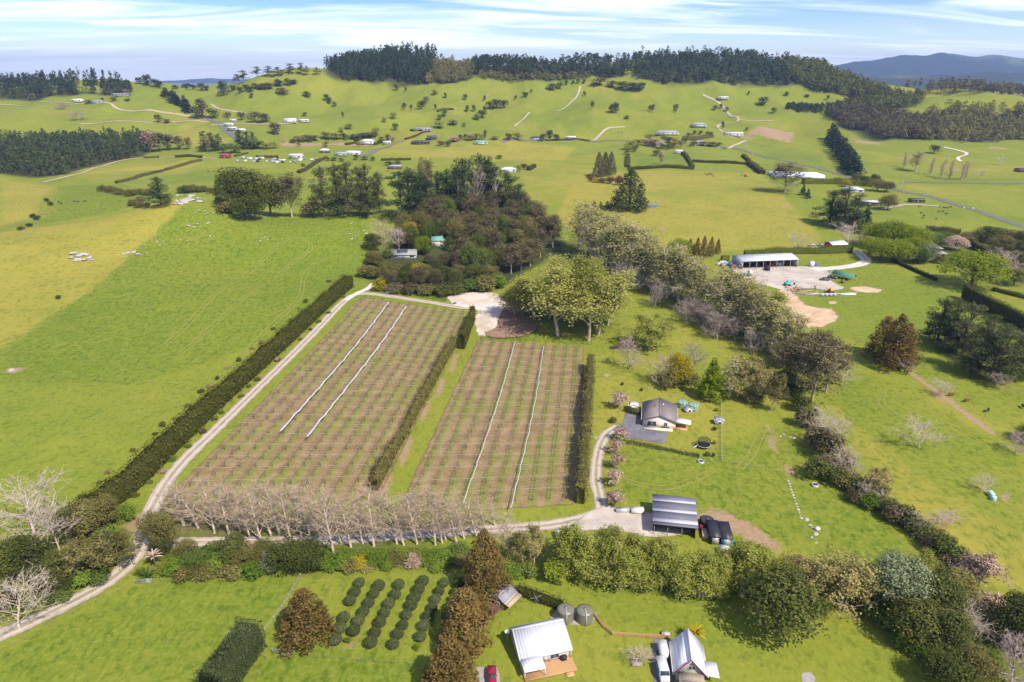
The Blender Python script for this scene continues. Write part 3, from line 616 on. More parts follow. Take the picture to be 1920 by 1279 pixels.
LM = {'pine': leaf_mat('needles_dark', ((0.021, 0.036, 0.017), (0.045, 0.069, 0.027), (0.093, 0.114, 0.042)), 0.15),
      'pine2': leaf_mat('needles_olive', ((0.033, 0.045, 0.018), (0.075, 0.090, 0.033), (0.143, 0.150, 0.060)), 0.15),
      'spring': leaf_mat('leaves_spring', ((0.32, 0.33, 0.06), (0.43, 0.43, 0.09), (0.53, 0.51, 0.17)), 0.5),
      'birch': leaf_mat('leaves_birch', ((0.23, 0.26, 0.04), (0.35, 0.37, 0.065), (0.45, 0.45, 0.12)), 0.5),
      'oak': leaf_mat('leaves_bright', ((0.13, 0.18, 0.012), (0.23, 0.29, 0.016), (0.34, 0.38, 0.04)), 0.45),
      'green': leaf_mat('leaves_green', ((0.053, 0.083, 0.021), (0.112, 0.158, 0.033), (0.195, 0.240, 0.060)), 0.3),
      'redwood': leaf_mat('foliage_russet', ((0.061, 0.046, 0.015), (0.147, 0.099, 0.030), (0.267, 0.174, 0.054)), 0.15),
      'gum': leaf_mat('leaves_brown', ((0.053, 0.048, 0.023), (0.127, 0.107, 0.051), (0.219, 0.187, 0.093)), 0.2),
      'totara': leaf_mat('leaves_dark', ((0.035, 0.046, 0.013), (0.084, 0.100, 0.024), (0.169, 0.173, 0.042)), 0.2),
      'olive': leaf_mat('leaves_olive', ((0.086, 0.079, 0.027), (0.169, 0.152, 0.045), (0.284, 0.248, 0.083)), 0.25),
      'willow': leaf_mat('leaves_tan', ((0.186, 0.156, 0.054), (0.310, 0.260, 0.092), (0.466, 0.394, 0.149)), 0.3),
      'blossom': leaf_mat('blossom', ((0.297, 0.196, 0.115), (0.486, 0.338, 0.243), (0.702, 0.527, 0.446)), 0.3),
      'maroon': leaf_mat('leaves_maroon', ((0.084, 0.035, 0.025), (0.182, 0.070, 0.049), (0.280, 0.126, 0.084)), 0.25),
      'gold': leaf_mat('leaves_gold', ((0.20, 0.17, 0.01), (0.36, 0.29, 0.012), (0.50, 0.40, 0.04)), 0.3),
      'hedge': leaf_mat('leaves_hedge', ((0.043, 0.049, 0.012), (0.096, 0.096, 0.021), (0.186, 0.162, 0.039)), 0.15),
      'hedgey': leaf_mat('leaves_hedge_light', ((0.093, 0.111, 0.018), (0.172, 0.190, 0.027), (0.273, 0.276, 0.050)), 0.25),
      'clip': leaf_mat('leaves_clipped', ((0.039, 0.051, 0.018), (0.083, 0.099, 0.039), (0.150, 0.168, 0.075)), 0.15),
      'fern': leaf_mat('leaves_fern', ((0.075, 0.125, 0.015), (0.138, 0.213, 0.025), (0.237, 0.312, 0.050)), 0.35),
      'grey': leaf_mat('leaves_budding', ((0.26, 0.26, 0.055), (0.36, 0.355, 0.085), (0.46, 0.445, 0.15)), 0.45),
      'silver': leaf_mat('leaves_silver', ((0.105, 0.128, 0.060), (0.195, 0.225, 0.112), (0.300, 0.330, 0.180)), 0.3),
      'russ': leaf_mat('leaves_rust', ((0.16, 0.09, 0.06), (0.27, 0.165, 0.115), (0.36, 0.24, 0.18)), 0.2)}
PROTO = {}
def proto(kind, trunk, tm, crown, cm, cname='crown'):
    P = []
    for me in (trunk, crown):
        if me is None: continue
        co = np.empty(len(me.vertices) * 3, np.float32); me.vertices.foreach_get('co', co); P.append(co.reshape(-1, 3))
    P = np.concatenate(P); h = P[:, 2].max(); q = np.abs(np.percentile(P[:, :2], [1.5, 98.5], axis=0)); wd = q.mean() * 2 * 1.04
    if trunk: trunk.materials.append(tm)
    if crown: crown.materials.append(cm)
    PROTO.setdefault(kind, []).append((trunk, crown, h, wd, cname))
def mk_bare(kind, seed, h, spread, up, n1, n2, n3, bark, first=0.12, len1=0.5, rmin=0.035, jit=0.12, lean=0.03, leaf=None, nl=0, ls=0.5):
    g_ = np.random.default_rng(seed); S, tips = skeleton(g_, h, h * (0.0105 if kind == 'bare_poplar' else 0.015) + 0.05, spread, up, n1, n2, n3, first, lean, len1, jit)
    t = pack('trunk', [rods(S[0], 6), rods(S[1], 4)])
    if leaf is None:
        c = pack('twigs', [rods(S[2], 3, rmin), rods(S[3], 3, rmin * 0.62)]); proto(kind, t, BARK[bark], c, BARK['tan' if kind == 'bare_poplar' else bark], 'twigs')
    else:
        k = g_.integers(0, len(tips), nl); Pn = tips[k] + g_.normal(size=(nl, 3)) * np.array([1, 1, 1.1]) * h * 0.028
        V = leaf_quads(g_, Pn, unit(g_.normal(size=(nl, 3)) * 0.55 + np.c_[unit(Pn[:, :2]) * 0.7, np.full(nl, 0.75)]), ls, 0.62, np.clip(0.5 + 0.5 * np.sin(k * 0.37) * 0.5 + g_.uniform(-0.35, 0.35, nl), 0, 1))
        c = pack('crown', [V]); t2 = pack('trunk', [rods(S[0], 6), rods(S[1], 4), rods(S[2], 3, rmin)] + ([rods(S[3], 3, 0.03)] if kind == 'thin_spring' else [])); proto(kind, t2, BARK[bark], c, LM[leaf])
for s in range(4): mk_bare('bare_poplar', 10 + s, 17, 0.54, 1.1, 26, 6, 4, 'pale', 0.12, 0.5, 0.024, 0.09, 0.02)
for s in range(3): mk_bare('bare_tree', 30 + s, 14, 1.0, 0.62, 22, 8, 5, 'pale', 0.14, 0.62, 0.036, 0.16, 0.06)
for s in range(2): mk_bare('bare_brown', 40 + s, 12, 0.95, 0.7, 22, 8, 5, 'mauve', 0.12, 0.55, 0.036, 0.16, 0.06)
for s in range(2): mk_bare('lombardy', 50 + s, 22, 0.16, 1.25, 30, 8, 4, 'tan', 0.05, 0.9, 0.05, 0.05, 0.02)
for s in range(4): mk_bare('spring_poplar', 60 + s, 22, 0.58, 1.02, 24, 8, 3, 'tan', 0.22, 0.55, 0.04, 0.12, 0.05, 'spring', 6500, 0.5)
for s in range(3): mk_bare('thin_spring', 70 + s, 18, 0.46, 1.08, 24, 7, 4, 'pale', 0.18, 0.55, 0.045, 0.12, 0.05, 'grey', 1050, 0.44)
for s in range(3): mk_bare('willow', 80 + s, 13, 0.95, 0.7, 22, 8, 3, 'tan', 0.15, 0.58, 0.035, 0.15, 0.06, 'willow', 4200, 0.48)
for s in range(2): mk_bare('blossom', 90 + s, 6, 1.0, 0.75, 16, 7, 3, 'grey', 0.2, 0.55, 0.022, 0.15, 0.05, 'blossom', 2200, 0.32)
for s in range(3): mk_bare('airy_gum', 195 + s, 18, 0.72, 0.8, 22, 7, 3, 'tan', 0.22, 0.6, 0.05, 0.14, 0.05, 'gum', 4200, 0.5)
for s in range(5): mk_bare('birch', 205 + s, 13, 0.50, 1.0, 28, 7, 3, 'pale', 0.08, 0.5, 0.03, 0.1, 0.03, 'birch', 5200, 0.36)
def mk_blob(kind, seed, blobs, leaf, n, size, bark='brown', th=None, tr=0.25, out=0.8, up=0.35, inner=0.5, asp=0.62, cut=None, limbs=True):
    g_ = np.random.default_rng(seed); C, Rr = blobs(g_); c = pack('crown', [blob_leaves(g_, C, Rr, n, size, out, up, inner, asp, cut)])
    t = None
    if th:
        L = [(np.array([0, 0, -0.4]), np.array([0, 0, th * 0.5]), tr, tr * 0.8), (np.array([0, 0, th * 0.5]), np.array([0.1, 0, th]), tr * 0.8, tr * 0.4)]
        if limbs:
            for q in np.asarray(C)[:: max(1, len(C) // 26)]:
                z = min(th * 0.95, max(th * 0.25, q[2] * 0.62)); L.append((np.array([0, 0, z]), np.array(q), tr * 0.35, tr * 0.10))
        t = pack('trunk', [rods(L, 5)])
    proto(kind, t, BARK[bark], c, LM[leaf])
def b_pine(h, rad, lay, base=0.25, flat=0.45, conic=1.0):
    def f(g_):
        C = []; Rr = []
        for i in range(lay):
            q = base + (1 - base) * (i + g_.uniform(0, 0.8)) / lay; rr = rad * (1.05 - q) ** conic * g_.uniform(0.7, 1.15) + rad * 0.12
            for k in range(max(2, int(6 * (1.15 - q)))):
                a = g_.uniform(0, 6.28); d = rr * g_.uniform(0.35, 1.0); s = rad * g_.uniform(0.24, 0.40)
                C.append((math.cos(a) * d, math.sin(a) * d, h * q + d * 0.10 - s * 0.2)); Rr.append((s, s, s * flat))
        C.append((0, 0, h * 0.97)); Rr.append((rad * 0.12, rad * 0.12, rad * 0.25)); return C, Rr
    return f
for s in range(3): mk_blob('pine', 100 + s, b_pine(22, 7.0, 14, 0.12, 0.55, 0.75), 'pine', 7000, 0.60, 'brown', 21.5, 0.42, 0.5, 0.5, 0.35, 0.45)
for s in range(2): mk_blob('open_pine', 110 + s, b_pine(24, 7.0, 11, 0.34, 0.42, 0.55), 'pine2', 4600, 0.60, 'grey', 23.5, 0.45, 0.5, 0.5, 0.3, 0.45)
for s in range(2): mk_blob('spar_pine', 114 + s, b_pine(26, 6.0, 8, 0.62, 0.45, 0.4), 'pine', 3200, 0.65, 'grey', 25.5, 0.40, 0.5, 0.5, 0.3, 0.45)
def b_cone(h, rad, n, p=0.8, z0=0.06, s0=0.2):
    def f(g_):
        C = []; Rr = []
        for i in range(n):
            q = z0 + (1 - z0) * (i / n) ** 0.9; r_ = rad * (1 - q) ** p; a = i * 2.4 + g_.uniform(-0.4, 0.4); s = (rad * s0 * (1.15 - 0.6 * q)) * g_.uniform(0.8, 1.3); d = max(0, r_ - s * 0.55) * g_.uniform(0.75, 1.05)
            C.append((math.cos(a) * d, math.sin(a) * d, h * q)); Rr.append((s, s, s * 1.35))
        for q in (0.15, 0.35, 0.55, 0.75): C.append((0, 0, h * q)); Rr.append((rad * (1 - q) ** p * 0.72, rad * (1 - q) ** p * 0.72, h * 0.16))
        C.append((0, 0, h * 0.95)); Rr.append((rad * 0.16, rad * 0.16, h * 0.07)); return C, Rr
    return f
for s in range(3): mk_blob('redwood', 120 + s, b_cone(15, 4.6, 90, 0.55), 'redwood', 5600, 0.46, 'brown', 13.5, 0.3, 0.8, 0.35, 0.55, 0.5, limbs=False)
for s in range(2): mk_blob('cone_tree', 126 + s, b_cone(11, 3.4, 60, 0.7), 'oak', 3200, 0.45, 'brown', 9.5, 0.22, 0.8, 0.35, 0.5, limbs=False)
mk_blob('far_cone', 129, b_cone(18, 4.0, 26, 0.75, 0.05, 0.3), 'pine', 420, 1.5, 'brown', 15, 0.3, 0.8, 0.3, 0.5, limbs=False)
def b_dome(w_, h, n, z0, s0=0.24, sq=1.0, lump=0.22):
    def f(g_):
        C = []; Rr = []
        for i in range(n):
            d = unit(g_.normal(size=3)); d[2] = d[2] if d[2] > -0.55 else -d[2]; d = unit(d); s = w_ * s0 * g_.uniform(0.65, 1.25); k = 1 - lump * g_.uniform(0, 1)
            C.append((d[0] * (w_ / 2 - s * 0.7) * k, d[1] * (w_ / 2 - s * 0.7) * k, z0 + (h - z0) * 0.46 + d[2] * ((h - z0) * 0.52 - s * 0.6) * k)); Rr.append((s, s, s * 0.9))
        C.append((0, 0, z0 + (h - z0) * 0.45)); Rr.append((w_ * 0.33, w_ * 0.33, (h - z0) * 0.36)); return C, Rr
    return f
for s in range(3): mk_blob('oak', 130 + s, b_dome(14, 12, 62, 1.2, 0.16), 'oak', 5600, 0.50, 'brown', 7.5, 0.42)
for s in range(3): mk_blob('broad_tree', 140 + s, b_dome(12, 12, 48, 1.5, 0.17), 'totara', 5000, 0.48, 'brown', 8, 0.36)
for s in range(3): mk_blob('gum', 150 + s, b_dome(9, 15, 46, 2.0, 0.19, 1, 0.30), 'gum', 4400, 0.46, 'grey', 13, 0.3, 0.6, 0.4, 0.35)
for s in range(3): mk_blob('shrub', 170 + s, b_dome(4.0, 3.0, 22, 0.1, 0.22), 'totara', 1500, 0.32, 'brown', 1.8, 0.1)
for s in range(2): mk_blob('clipped_ball', 180 + s, lambda g_: ([(0, 0, 1.15), (0, 0, 0.95), (0.12, -0.1, 1.3), (-0.15, 0.1, 1.2)], [(1.25, 1.25, 1.05), (1.2, 1.2, 0.9), (1.12, 1.12, 0.9), (1.1, 1.1, 0.95)]), 'clip', 1700, 0.22, 'brown', 1.0, 0.09, 1.0, 0.2, 0.82, limbs=False)
for s in range(2): mk_blob('far_tree', 190 + s, b_dome(10, 13, 16, 1.0, 0.24), 'totara', 420, 1.35, 'brown', 6, 0.3)
def mk_fronds(kind, seed, n, L, h, leaf, droop, trunk_r, width=0.28):
    g_ = np.random.default_rng(seed); V = []; Q = []; T = []; c = 0
    for i in range(n):
        a = i * 2.4 + g_.uniform(-0.3, 0.3); e = g_.uniform(0.2, 1.3); p = np.array([0, 0, h]); d = np.array([math.cos(a) * math.cos(e), math.sin(a) * math.cos(e), math.sin(e)]); sd = np.array([-math.sin(a), math.cos(a), 0])
        pts = [p]
        for k in range(4): pts.append(pts[-1] + d * L / 4); d = unit(d + np.array([0, 0, -droop]))
        for k in range(5):
            w_ = width * (0.5, 1.0, 0.9, 0.6, 0.08)[k]; V += [pts[k] - sd * w_ + np.array([0, 0, -w_ * 0.35]), pts[k], pts[k] + sd * w_ + np.array([0, 0, -w_ * 0.35])]
        for k in range(4): b0 = c + k * 3; Q += [[b0, b0 + 1, b0 + 4, b0 + 3], [b0 + 1, b0 + 2, b0 + 5, b0 + 4]]
        T += [g_.uniform(0.2, 0.9)] * 15; c += 15
    crown = pack('fronds', [(np.array(V), np.array(Q), np.array(T))]); t = None
    if trunk_r: t = pack('trunk', [rods([(np.array([0, 0, -0.3]), np.array([0, 0, h]), trunk_r, trunk_r * 0.8)], 7)])
    proto(kind, t, BARK['brown'], crown, LM[leaf], 'fronds')
mk_fronds('palm', 200, 26, 2.6, 3.0, 'willow', 0.35, 0.22)
mk_fronds('flax', 201, 40, 1.9, 0.05, 'green', 0.16, 0, 0.09)
mk_fronds('tree_fern', 202, 20, 1.7, 1.2, 'fern', 0.4, 0.14)
# ------------------------------------------------------------------ plants: standing them in place
RNG = random.Random(5)
PARTS_MIN = 16                                    # photo pixels: anything smaller is one mesh
JOINED = {}
def joined(kind, i):
    if (kind, i) not in JOINED:
        t, c, h, wd, _ = PROTO[kind][i]; V = []; Q = []; qm = []; T = []; n = 0
        for k, me in enumerate([m for m in (t, c) if m]):
            co = np.empty(len(me.vertices) * 3, np.float32); me.vertices.foreach_get('co', co); lp = np.empty(len(me.loops), np.int32); me.loops.foreach_get('vertex_index', lp)
            tt = np.empty(len(me.vertices), np.float32); me.attributes['tint'].data.foreach_get('value', tt)
            V.append(co.reshape(-1, 3)); Q.append(lp.reshape(-1, 4) + n); n += len(V[-1]); qm += [k] * len(Q[-1]); T.append(tt)
        me = mesh_np(kind, np.concatenate(V), np.concatenate(Q), attrs={'tint': np.concatenate(T)}, qm=qm)
        for m in (t, c):
            if m: me.materials.append(m.materials[0])
        JOINED[(kind, i)] = me
    return JOINED[(kind, i)]
def put(kind, p, h, wd, name, label, cat='tree', group=None, leaf=None, rz=None, parts=True, variant=None, sink=0.0, bark=None):
    V = PROTO[kind]; i = RNG.randrange(len(V)) if variant is None else variant % len(V); t, c, h0, w0, cn = V[i]
    s = (wd / w0, wd / w0, h / h0); rz = RNG.uniform(0, 6.28) if rz is None else rz
    if parts and t and c:
        e = empty(name, (p[0], p[1], p[2] - sink), rz, label, cat, group); e.scale = s
        o1 = link('trunk', t, parent=e); o2 = link(cn, c, parent=e)
        lo = o2
    elif t and c:
        o = link(name, joined(kind, i), loc=(p[0], p[1], p[2] - sink)); o.rotation_euler[2] = rz; o.scale = s; tag(o, label, cat, group); e = o; lo = o
    else:
        o = link(name, c or t, loc=(p[0], p[1], p[2] - sink)); o.rotation_euler[2] = rz; o.scale = s; tag(o, label, cat, group); e = o; lo = o
    if leaf or bark:
        for x in ([o1, o2] if (parts and t and c) else [lo]):
            for sl_ in x.material_slots:
                isleaf = sl_.material.name.startswith(('leaves', 'needles', 'foliage', 'blossom'))
                if leaf and isleaf: sl_.link = 'OBJECT'; sl_.material = LM[leaf]
                if bark and not isleaf: sl_.link = 'OBJECT'; sl_.material = BARK[bark]
    return e
def plant(kind, u, vb, vt, wpx, name, label, cat='tree', group=None, **kw):
    p = G(u, vb); h = h_for(p, vt); wd = wpx * mpp(p)
    # a crown seen from above also shows its depth: take the share of the rows that is width, not height
    el = math.atan2(CAM_H - p[2], math.hypot(p[0], p[1])); h = max(0.4 * h, h - 0.22 * wd * math.tan(el))
    kw.setdefault('parts', (vb - vt) >= PARTS_MIN)
    return put(kind, p, h, wd, name, label, cat, group, **kw)
def row(kind, lst, name, label, cat='tree', group=None, **kw):
    for r_ in lst:
        k = dict(kw)
        if len(r_) > 4: k['leaf'] = r_[4]
        plant(kind, *r_[:4], name, label, cat, group, **k)
def hedge(name, pts, width, height_, leaf, label, px=True, dens=5.0, size=0.5, rough=0.35, seed=1, group=None, cat='hedge', round_=0.0, top_var=0.6, stems=None, z0=0.0):
    P = np.array(wpoly(pts) if px else pts); P = spline(P, step=1.5) if len(P) > 2 else np.array([P[0] + (P[1] - P[0]) * t for t in np.linspace(0, 1, max(2, int(np.linalg.norm(P[1] - P[0]) / 1.5)))])
    g_ = np.random.default_rng(seed); d = np.gradient(P, axis=0); d = unit(d); nr = np.c_[-d[:, 1], d[:, 0]]; seg = np.r_[0, np.cumsum(np.linalg.norm(np.diff(P, axis=0), axis=1))]; L = seg[-1]
    n = int(dens * L * (width + 2 * height_) + dens * 2 * width * height_)
    s = g_.uniform(0, L, n); px_ = np.interp(s, seg, P[:, 0]); py_ = np.interp(s, seg, P[:, 1]); nx_ = np.interp(s, seg, nr[:, 0]); ny_ = np.interp(s, seg, nr[:, 1])
    per = width + 2 * height_; q = g_.uniform(0, per, n); hh = height_ * (1 + top_var * fbm(s / 6.0, s * 0 + seed, 3, seed))
    side = np.where(q < height_, -1, np.where(q > height_ + width, 1, 0))
    off = np.where(side == 0, (q - height_) - width / 2, side * width / 2); zz = np.where(side == -1, q, np.where(side == 1, q - height_ - width, height_)) / height_ * hh
    if round_ > 0:
        k = np.clip(zz / hh, 0, 1); off = off * (1 - round_ * k ** 3); zz = zz - np.where(side == 0, round_ * height_ * 0.5 * (np.abs(off) / (width / 2)) ** 2, 0)
    off = off + rough * (g_.normal(size=n) * 0.5 + 3.0 * fbm(s / 2.2, zz / 2.0 + 3.1 * side, 3, seed + 5)); zz = zz + rough * g_.normal(size=n) * 0.5 * (side == 0) - np.abs(g_.normal(size=n)) * 0.05
    zz = np.maximum(zz, 0.05)
    endc = g_.uniform(0, 1, n) < (2 * width * height_) / (L * per + 2 * width * height_)
    e0 = g_.uniform(0, 1, n) < 0.5; pick = np.nonzero(endc)[0]
    off[pick] = g_.uniform(-width / 2, width / 2, len(pick)); zz[pick] = g_.uniform(0, height_, len(pick))
    ends = np.where(e0[pick], 0, len(P) - 1); px_[pick] = P[ends, 0]; py_[pick] = P[ends, 1]; nx_[pick] = nr[ends, 0]; ny_[pick] = nr[ends, 1]
    x = px_ + nx_ * off; y = py_ + ny_ * off; z = H(x, y) + zz + z0
    nrm = np.c_[nx_ * side, ny_ * side, np.where(side == 0, 1.0, 0.15)]; dd = np.c_[np.interp(s, seg, d[:, 0]), np.interp(s, seg, d[:, 1]), 0 * s]
    nrm[pick] = dd[pick] * np.where(e0[pick], -1, 1)[:, None]
    nrm = unit(nrm + g_.normal(size=(n, 3)) * 0.5)
    tt = np.clip(0.45 + 0.9 * fbm(s / 3.0, zz, 3, seed + 9) + g_.uniform(-0.3, 0.3, n), 0, 1)
    lv = leaf_quads(g_, np.c_[x, y, z], nrm, size, 0.65, tt)
    w2, h2 = max(0.1, width / 2 - 0.3 * min(1, width)), max(0.2, height_ * 0.9 - 0.3)
    cv = []
    for k in range(len(P)):
        for o_, zf in ((-w2, 0), (-w2 * (1 - round_ * 0.7), h2), (w2 * (1 - round_ * 0.7), h2), (w2, 0)):
            a, b = P[k] + nr[k] * o_; hk = h2 * (1 + top_var * float(fbm(np.array(seg[k] / 6.0), np.array(0.0 + seed), 3, seed))) if zf else -0.2
            cv.append((a, b, float(H(a, b)) + hk + (z0 if zf else z0 * 0.9)))
    Q = [[k * 4 + j, k * 4 + j + 1, k * 4 + j + 5, k * 4 + j + 4] for k in range(len(P) - 1) for j in range(3)] + [[0, 1, 2, 3], [len(P) * 4 - 1, len(P) * 4 - 2, len(P) * 4 - 3, len(P) * 4 - 4]]
    me = pack('hedge', [lv, (np.array(cv), np.array(Q), np.full(len(cv), 0.15))])
    return tag(link(name, me, LM[leaf]), label, cat, group)

# ------------------------------------------------------------------ orchard blocks
def bil(c, s, t): c = [np.array(q) for q in c]; return (c[0] * (1 - s) + c[1] * s) * (1 - t) + (c[3] * (1 - s) + c[2] * s) * t
def orchard_mat():
    m, t, out = new_mat('orchard_soil'); p = pos(t); u = attr(t, 'row'); n1 = noise(t, 0.22, 4, 0.6, p); n2 = noise(t, 1.6, 4, 0.65, p); n3 = noise(t, 0.045, 3, 0.5, p)
    c = mixrgb(t, ramp(t, M(t, 'ADD', M(t, 'MULTIPLY', n1, 0.5), M(t, 'MULTIPLY', n2, 0.5)), 0.32, 0.68), (0.180, 0.120, 0.055), (0.325, 0.238, 0.122))
    f = M(t, 'ABSOLUTE', M(t, 'SUBTRACT', M(t, 'FRACT', u), 0.5))                      # 0 mid-alley, 0.5 under the vines
    gr = M(t, 'ADD', M(t, 'SUBTRACT', 0.42, f), M(t, 'ADD', M(t, 'MULTIPLY', M(t, 'SUBTRACT', n2, 0.5), 0.55), M(t, 'MULTIPLY', M(t, 'SUBTRACT', n3, 0.54), 1.3)))
    c = mixrgb(t, ramp(t, gr, 0.02, 0.34, 0, 0.92), c, mixrgb(t, n1, (0.14, 0.16, 0.03), (0.26, 0.26, 0.06)))
    s = bsdf(t, out, c, 0.95, 0, n2, 0.4, 0.1, 0.1)
    e = M(t, 'ADD', attr(t, 'edge'), M(t, 'MULTIPLY', M(t, 'SUBTRACT', n1, 0.5), 0.8)); edge_alpha(t, out, s.outputs[0], e, -0.1, 0.4); return m
OSOIL = orchard_mat()
BLOCK = {'west': [G(300, 955)[:2], G(702, 935)[:2], G(878, 590)[:2], G(676, 561)[:2]], 'east': [G(752, 952)[:2], G(1078, 935)[:2], G(1092, 655)[:2], G(897, 641)[:2]]}
NROW = {'west': 12, 'east': 10}; VINES = []
def row_coord(c, nr):
    A0, B0, C0, D0 = [np.array(q) for q in c]
    def f(x, y):
        t = np.full(x.shape, 0.5)
        for _ in range(6):
            Lx, Ly = A0[0] + (D0[0] - A0[0]) * t, A0[1] + (D0[1] - A0[1]) * t; Rx, Ry = B0[0] + (C0[0] - B0[0]) * t, B0[1] + (C0[1] - B0[1]) * t
            ex, ey = Rx - Lx, Ry - Ly; s = ((x - Lx) * ex + (y - Ly) * ey) / (ex * ex + ey * ey)
            Px, Py = A0[0] + (B0[0] - A0[0]) * s, A0[1] + (B0[1] - A0[1]) * s; Qx, Qy = D0[0] + (C0[0] - D0[0]) * s, D0[1] + (C0[1] - D0[1]) * s
            t = ((x - Px) * (Qx - Px) + (y - Py) * (Qy - Py)) / ((Qx - Px) ** 2 + (Qy - Py) ** 2)
        return s * nr
    return f
WOODP = simple('post_timber', (0.24, 0.19, 0.14), 0.9, 0.3, 3.0); RAILW = simple('pale_rail', (0.37, 0.33, 0.28), 0.7, 0.15, 2.0); CLOTH = simple('white_cloth', (0.43, 0.415, 0.395), 0.8, 0.08, 0.8)
EXT = {'west': (0.035, 0.03), 'east': (0.03, 0.03)}
for side, c in BLOCK.items():
    nr = NROW[side]; lab = {'west': 'larger vine orchard', 'east': 'smaller vine orchard nearest the house'}[side]
    ex = [bil(c, s, t) for s, t in ((-0.02, -0.03), (1.02, -0.03), (1.02, 1.02), (-0.02, 1.02))]
    sheet('orchard_soil', ex, OSOIL, 2.0, 2.5, 0.055, world=True, extra={'row': row_coord(c, nr)}, sm=False)
    Ln = np.linalg.norm(bil(c, 0.5, 1) - bil(c, 0.5, 0)); nb = int(Ln / 6.2); pv = int(Ln / 4.6)
    base = bil(c, 0.5, 0.5); bz = float(H(*base)); tre = empty('orchard_trellis', (base[0], base[1], bz), 0, 'timber post trellis with pale cross rails over the ' + lab, 'trellis', 'orchard trellises')
    o_ = np.array([base[0], base[1], bz])
    posts = MB()
    for i in range(nr):
        for k in range(0, pv + 1):
            s, t = (i + 0.5) / nr, k / pv; q = bil(c, s, t); z = float(H(*q))
            if k % 2 == 0 or k in (0, pv): posts.bar(np.array([q[0], q[1], z - 0.3]) - o_, np.array([q[0], q[1], z + 1.85]) - o_, 0.075, 4)
            if 0 < k < pv or True:
                j = np.array([RNG.uniform(-0.2, 0.2), RNG.uniform(-0.5, 0.5)]); VINES.append((q + j, side, i))
    po = posts.build('post', WOODP, tre); po['kind'] = 'stuff'
    wires = MB()
    for i in range(nr):                           # the wires the canes are tied to, one line over each row
        pts = [bil(c, (i + 0.5) / nr, t) for t in np.linspace(0, 1, 40)]
        pts = np.array([(q[0], q[1], float(H(*q)) + 1.8) for q in pts]) - o_
        wires.add(*prisms(pts[:-1], pts[1:], np.full(39, 0.022), np.full(39, 0.022), 3))
    wo_ = wires.build('wire', WOODP, tre); wo_['kind'] = 'stuff'
    for k in range(nb):                           # one pale rail per bay, across all rows
        t = (k + 0.5) / nb; pts = np.array([bil(c, s, t) for s in np.linspace(0.0 if side == 'west' else 0.02, 1.0, 2 * nr)]); zz = H(pts[:, 0], pts[:, 1]) + 1.86
        P3 = np.c_[pts, zz] - o_; b = MB(); b.add(*prisms(P3[:-1], P3[1:], np.full(len(P3) - 1, 0.042), np.full(len(P3) - 1, 0.042), 4)); b.build('cross_rail', RAILW, tre)
CLM = {}
for side, ss, tr_ in (('west', 0.285, (0.22, 0.985)), ('west', 0.46, (0.20, 0.97)), ('east', 0.36, (-0.02, 0.985)), ('east', 0.64, (-0.05, 0.965))):
    c = BLOCK[side]; ts = np.linspace(*tr_, 46); pts = np.array([bil(c, ss + 0.02 * math.sin(3.1 * (t - tr_[0]) / (tr_[1] - tr_[0])) + 0.0025 * math.sin(k * 1.3) + 0.002 * math.sin(k * 2.9), t) for k, t in enumerate(ts)]); d = unit(np.gradient(pts, axis=0)); nn = np.c_[-d[:, 1], d[:, 0]]
    mb = MB(); o_ = np.r_[pts[0], float(H(*pts[0]))]; hw = 0.34 if side == 'west' else 0.14; prev = None
    for k in range(46):
        sag = 0.10 * math.sin(k * 2.1) * 0.6; row_ = []
        for a in (-1, -0.3, 0.4, 1): q = pts[k] + nn[k] * hw * a * (1 + 0.12 * math.sin(k * 1.7)); row_.append((q[0] - o_[0], q[1] - o_[1], float(H(*q)) - o_[2] + 2.05 + sag - 0.18 * abs(a)))
        mb.V.append(np.array(row_)); 
        if k: 
            for a in range(3): mb.Q.append(np.array([[mb.n - 4 + a, mb.n - 3 + a, mb.n + 1 + a, mb.n + a]])); mb.qm.append(0)
        mb.n += 4
    wd_ = {('west', 0.285): 'long white cloth strip over the larger orchard, the one nearer the dark shelterbelt', ('west', 0.46): 'long white cloth strip over the larger orchard, farther from the dark shelterbelt',
           ('east', 0.36): 'narrow white cloth strip down the smaller orchard, nearer the grassy headland', ('east', 0.64): 'narrow white cloth strip down the smaller orchard, nearer the shaded hedge'}[(side, ss)]
    tag(mb.build('cloth_strip', CLOTH, None, o_), wd_, 'cloth', 'white cloth strips over the vines')
# vines: a short trunk that forks into canes along the wire, first shoots just green
VM = []
for s in range(4):
    g_ = np.random.default_rng(300 + s); L = [(np.array([0, 0, -0.1]), np.array([0.05, 0.05, 0.9]), 0.09, 0.07), (np.array([0.05, 0.05, 0.9]), np.array([0, 0, 1.65]), 0.07, 0.055)]
    for k in range(16):
        y0 = g_.uniform(-2.0, 2.0); e = np.array([g_.choice([-1, 1]) * g_.uniform(0.5, 1.9), y0 + g_.uniform(-0.4, 0.4), 1.7 + g_.uniform(-0.25, 0.2)]); L.append((np.array([0, y0, 1.72]), e, 0.028, 0.015))
    L.append((np.array([0, 0, 1.65]), np.array([0, 2.1, 1.74]), 0.06, 0.03)); L.append((np.array([0, 0, 1.65]), np.array([0, -2.1, 1.74]), 0.06, 0.03))
    t = rods(L, 3); n = 14; Pn = np.c_[g_.uniform(-1.6, 1.6, n), g_.uniform(-2.1, 2.1, n), g_.uniform(1.6, 1.95, n)]
    lv = leaf_quads(g_, Pn, unit(g_.normal(size=(n, 3)) + np.array([0, 0, 1.5])), 0.30)
    VM.append((pack('stem', [t]), pack('leaves', [lv])))
    VM[-1][0].materials.append(BARK['brown']); VM[-1][1].materials.append(LM['hedgey'])
VINES.sort(key=lambda q: np.hypot(*q[0]))
rest_s = []; rest_l = []
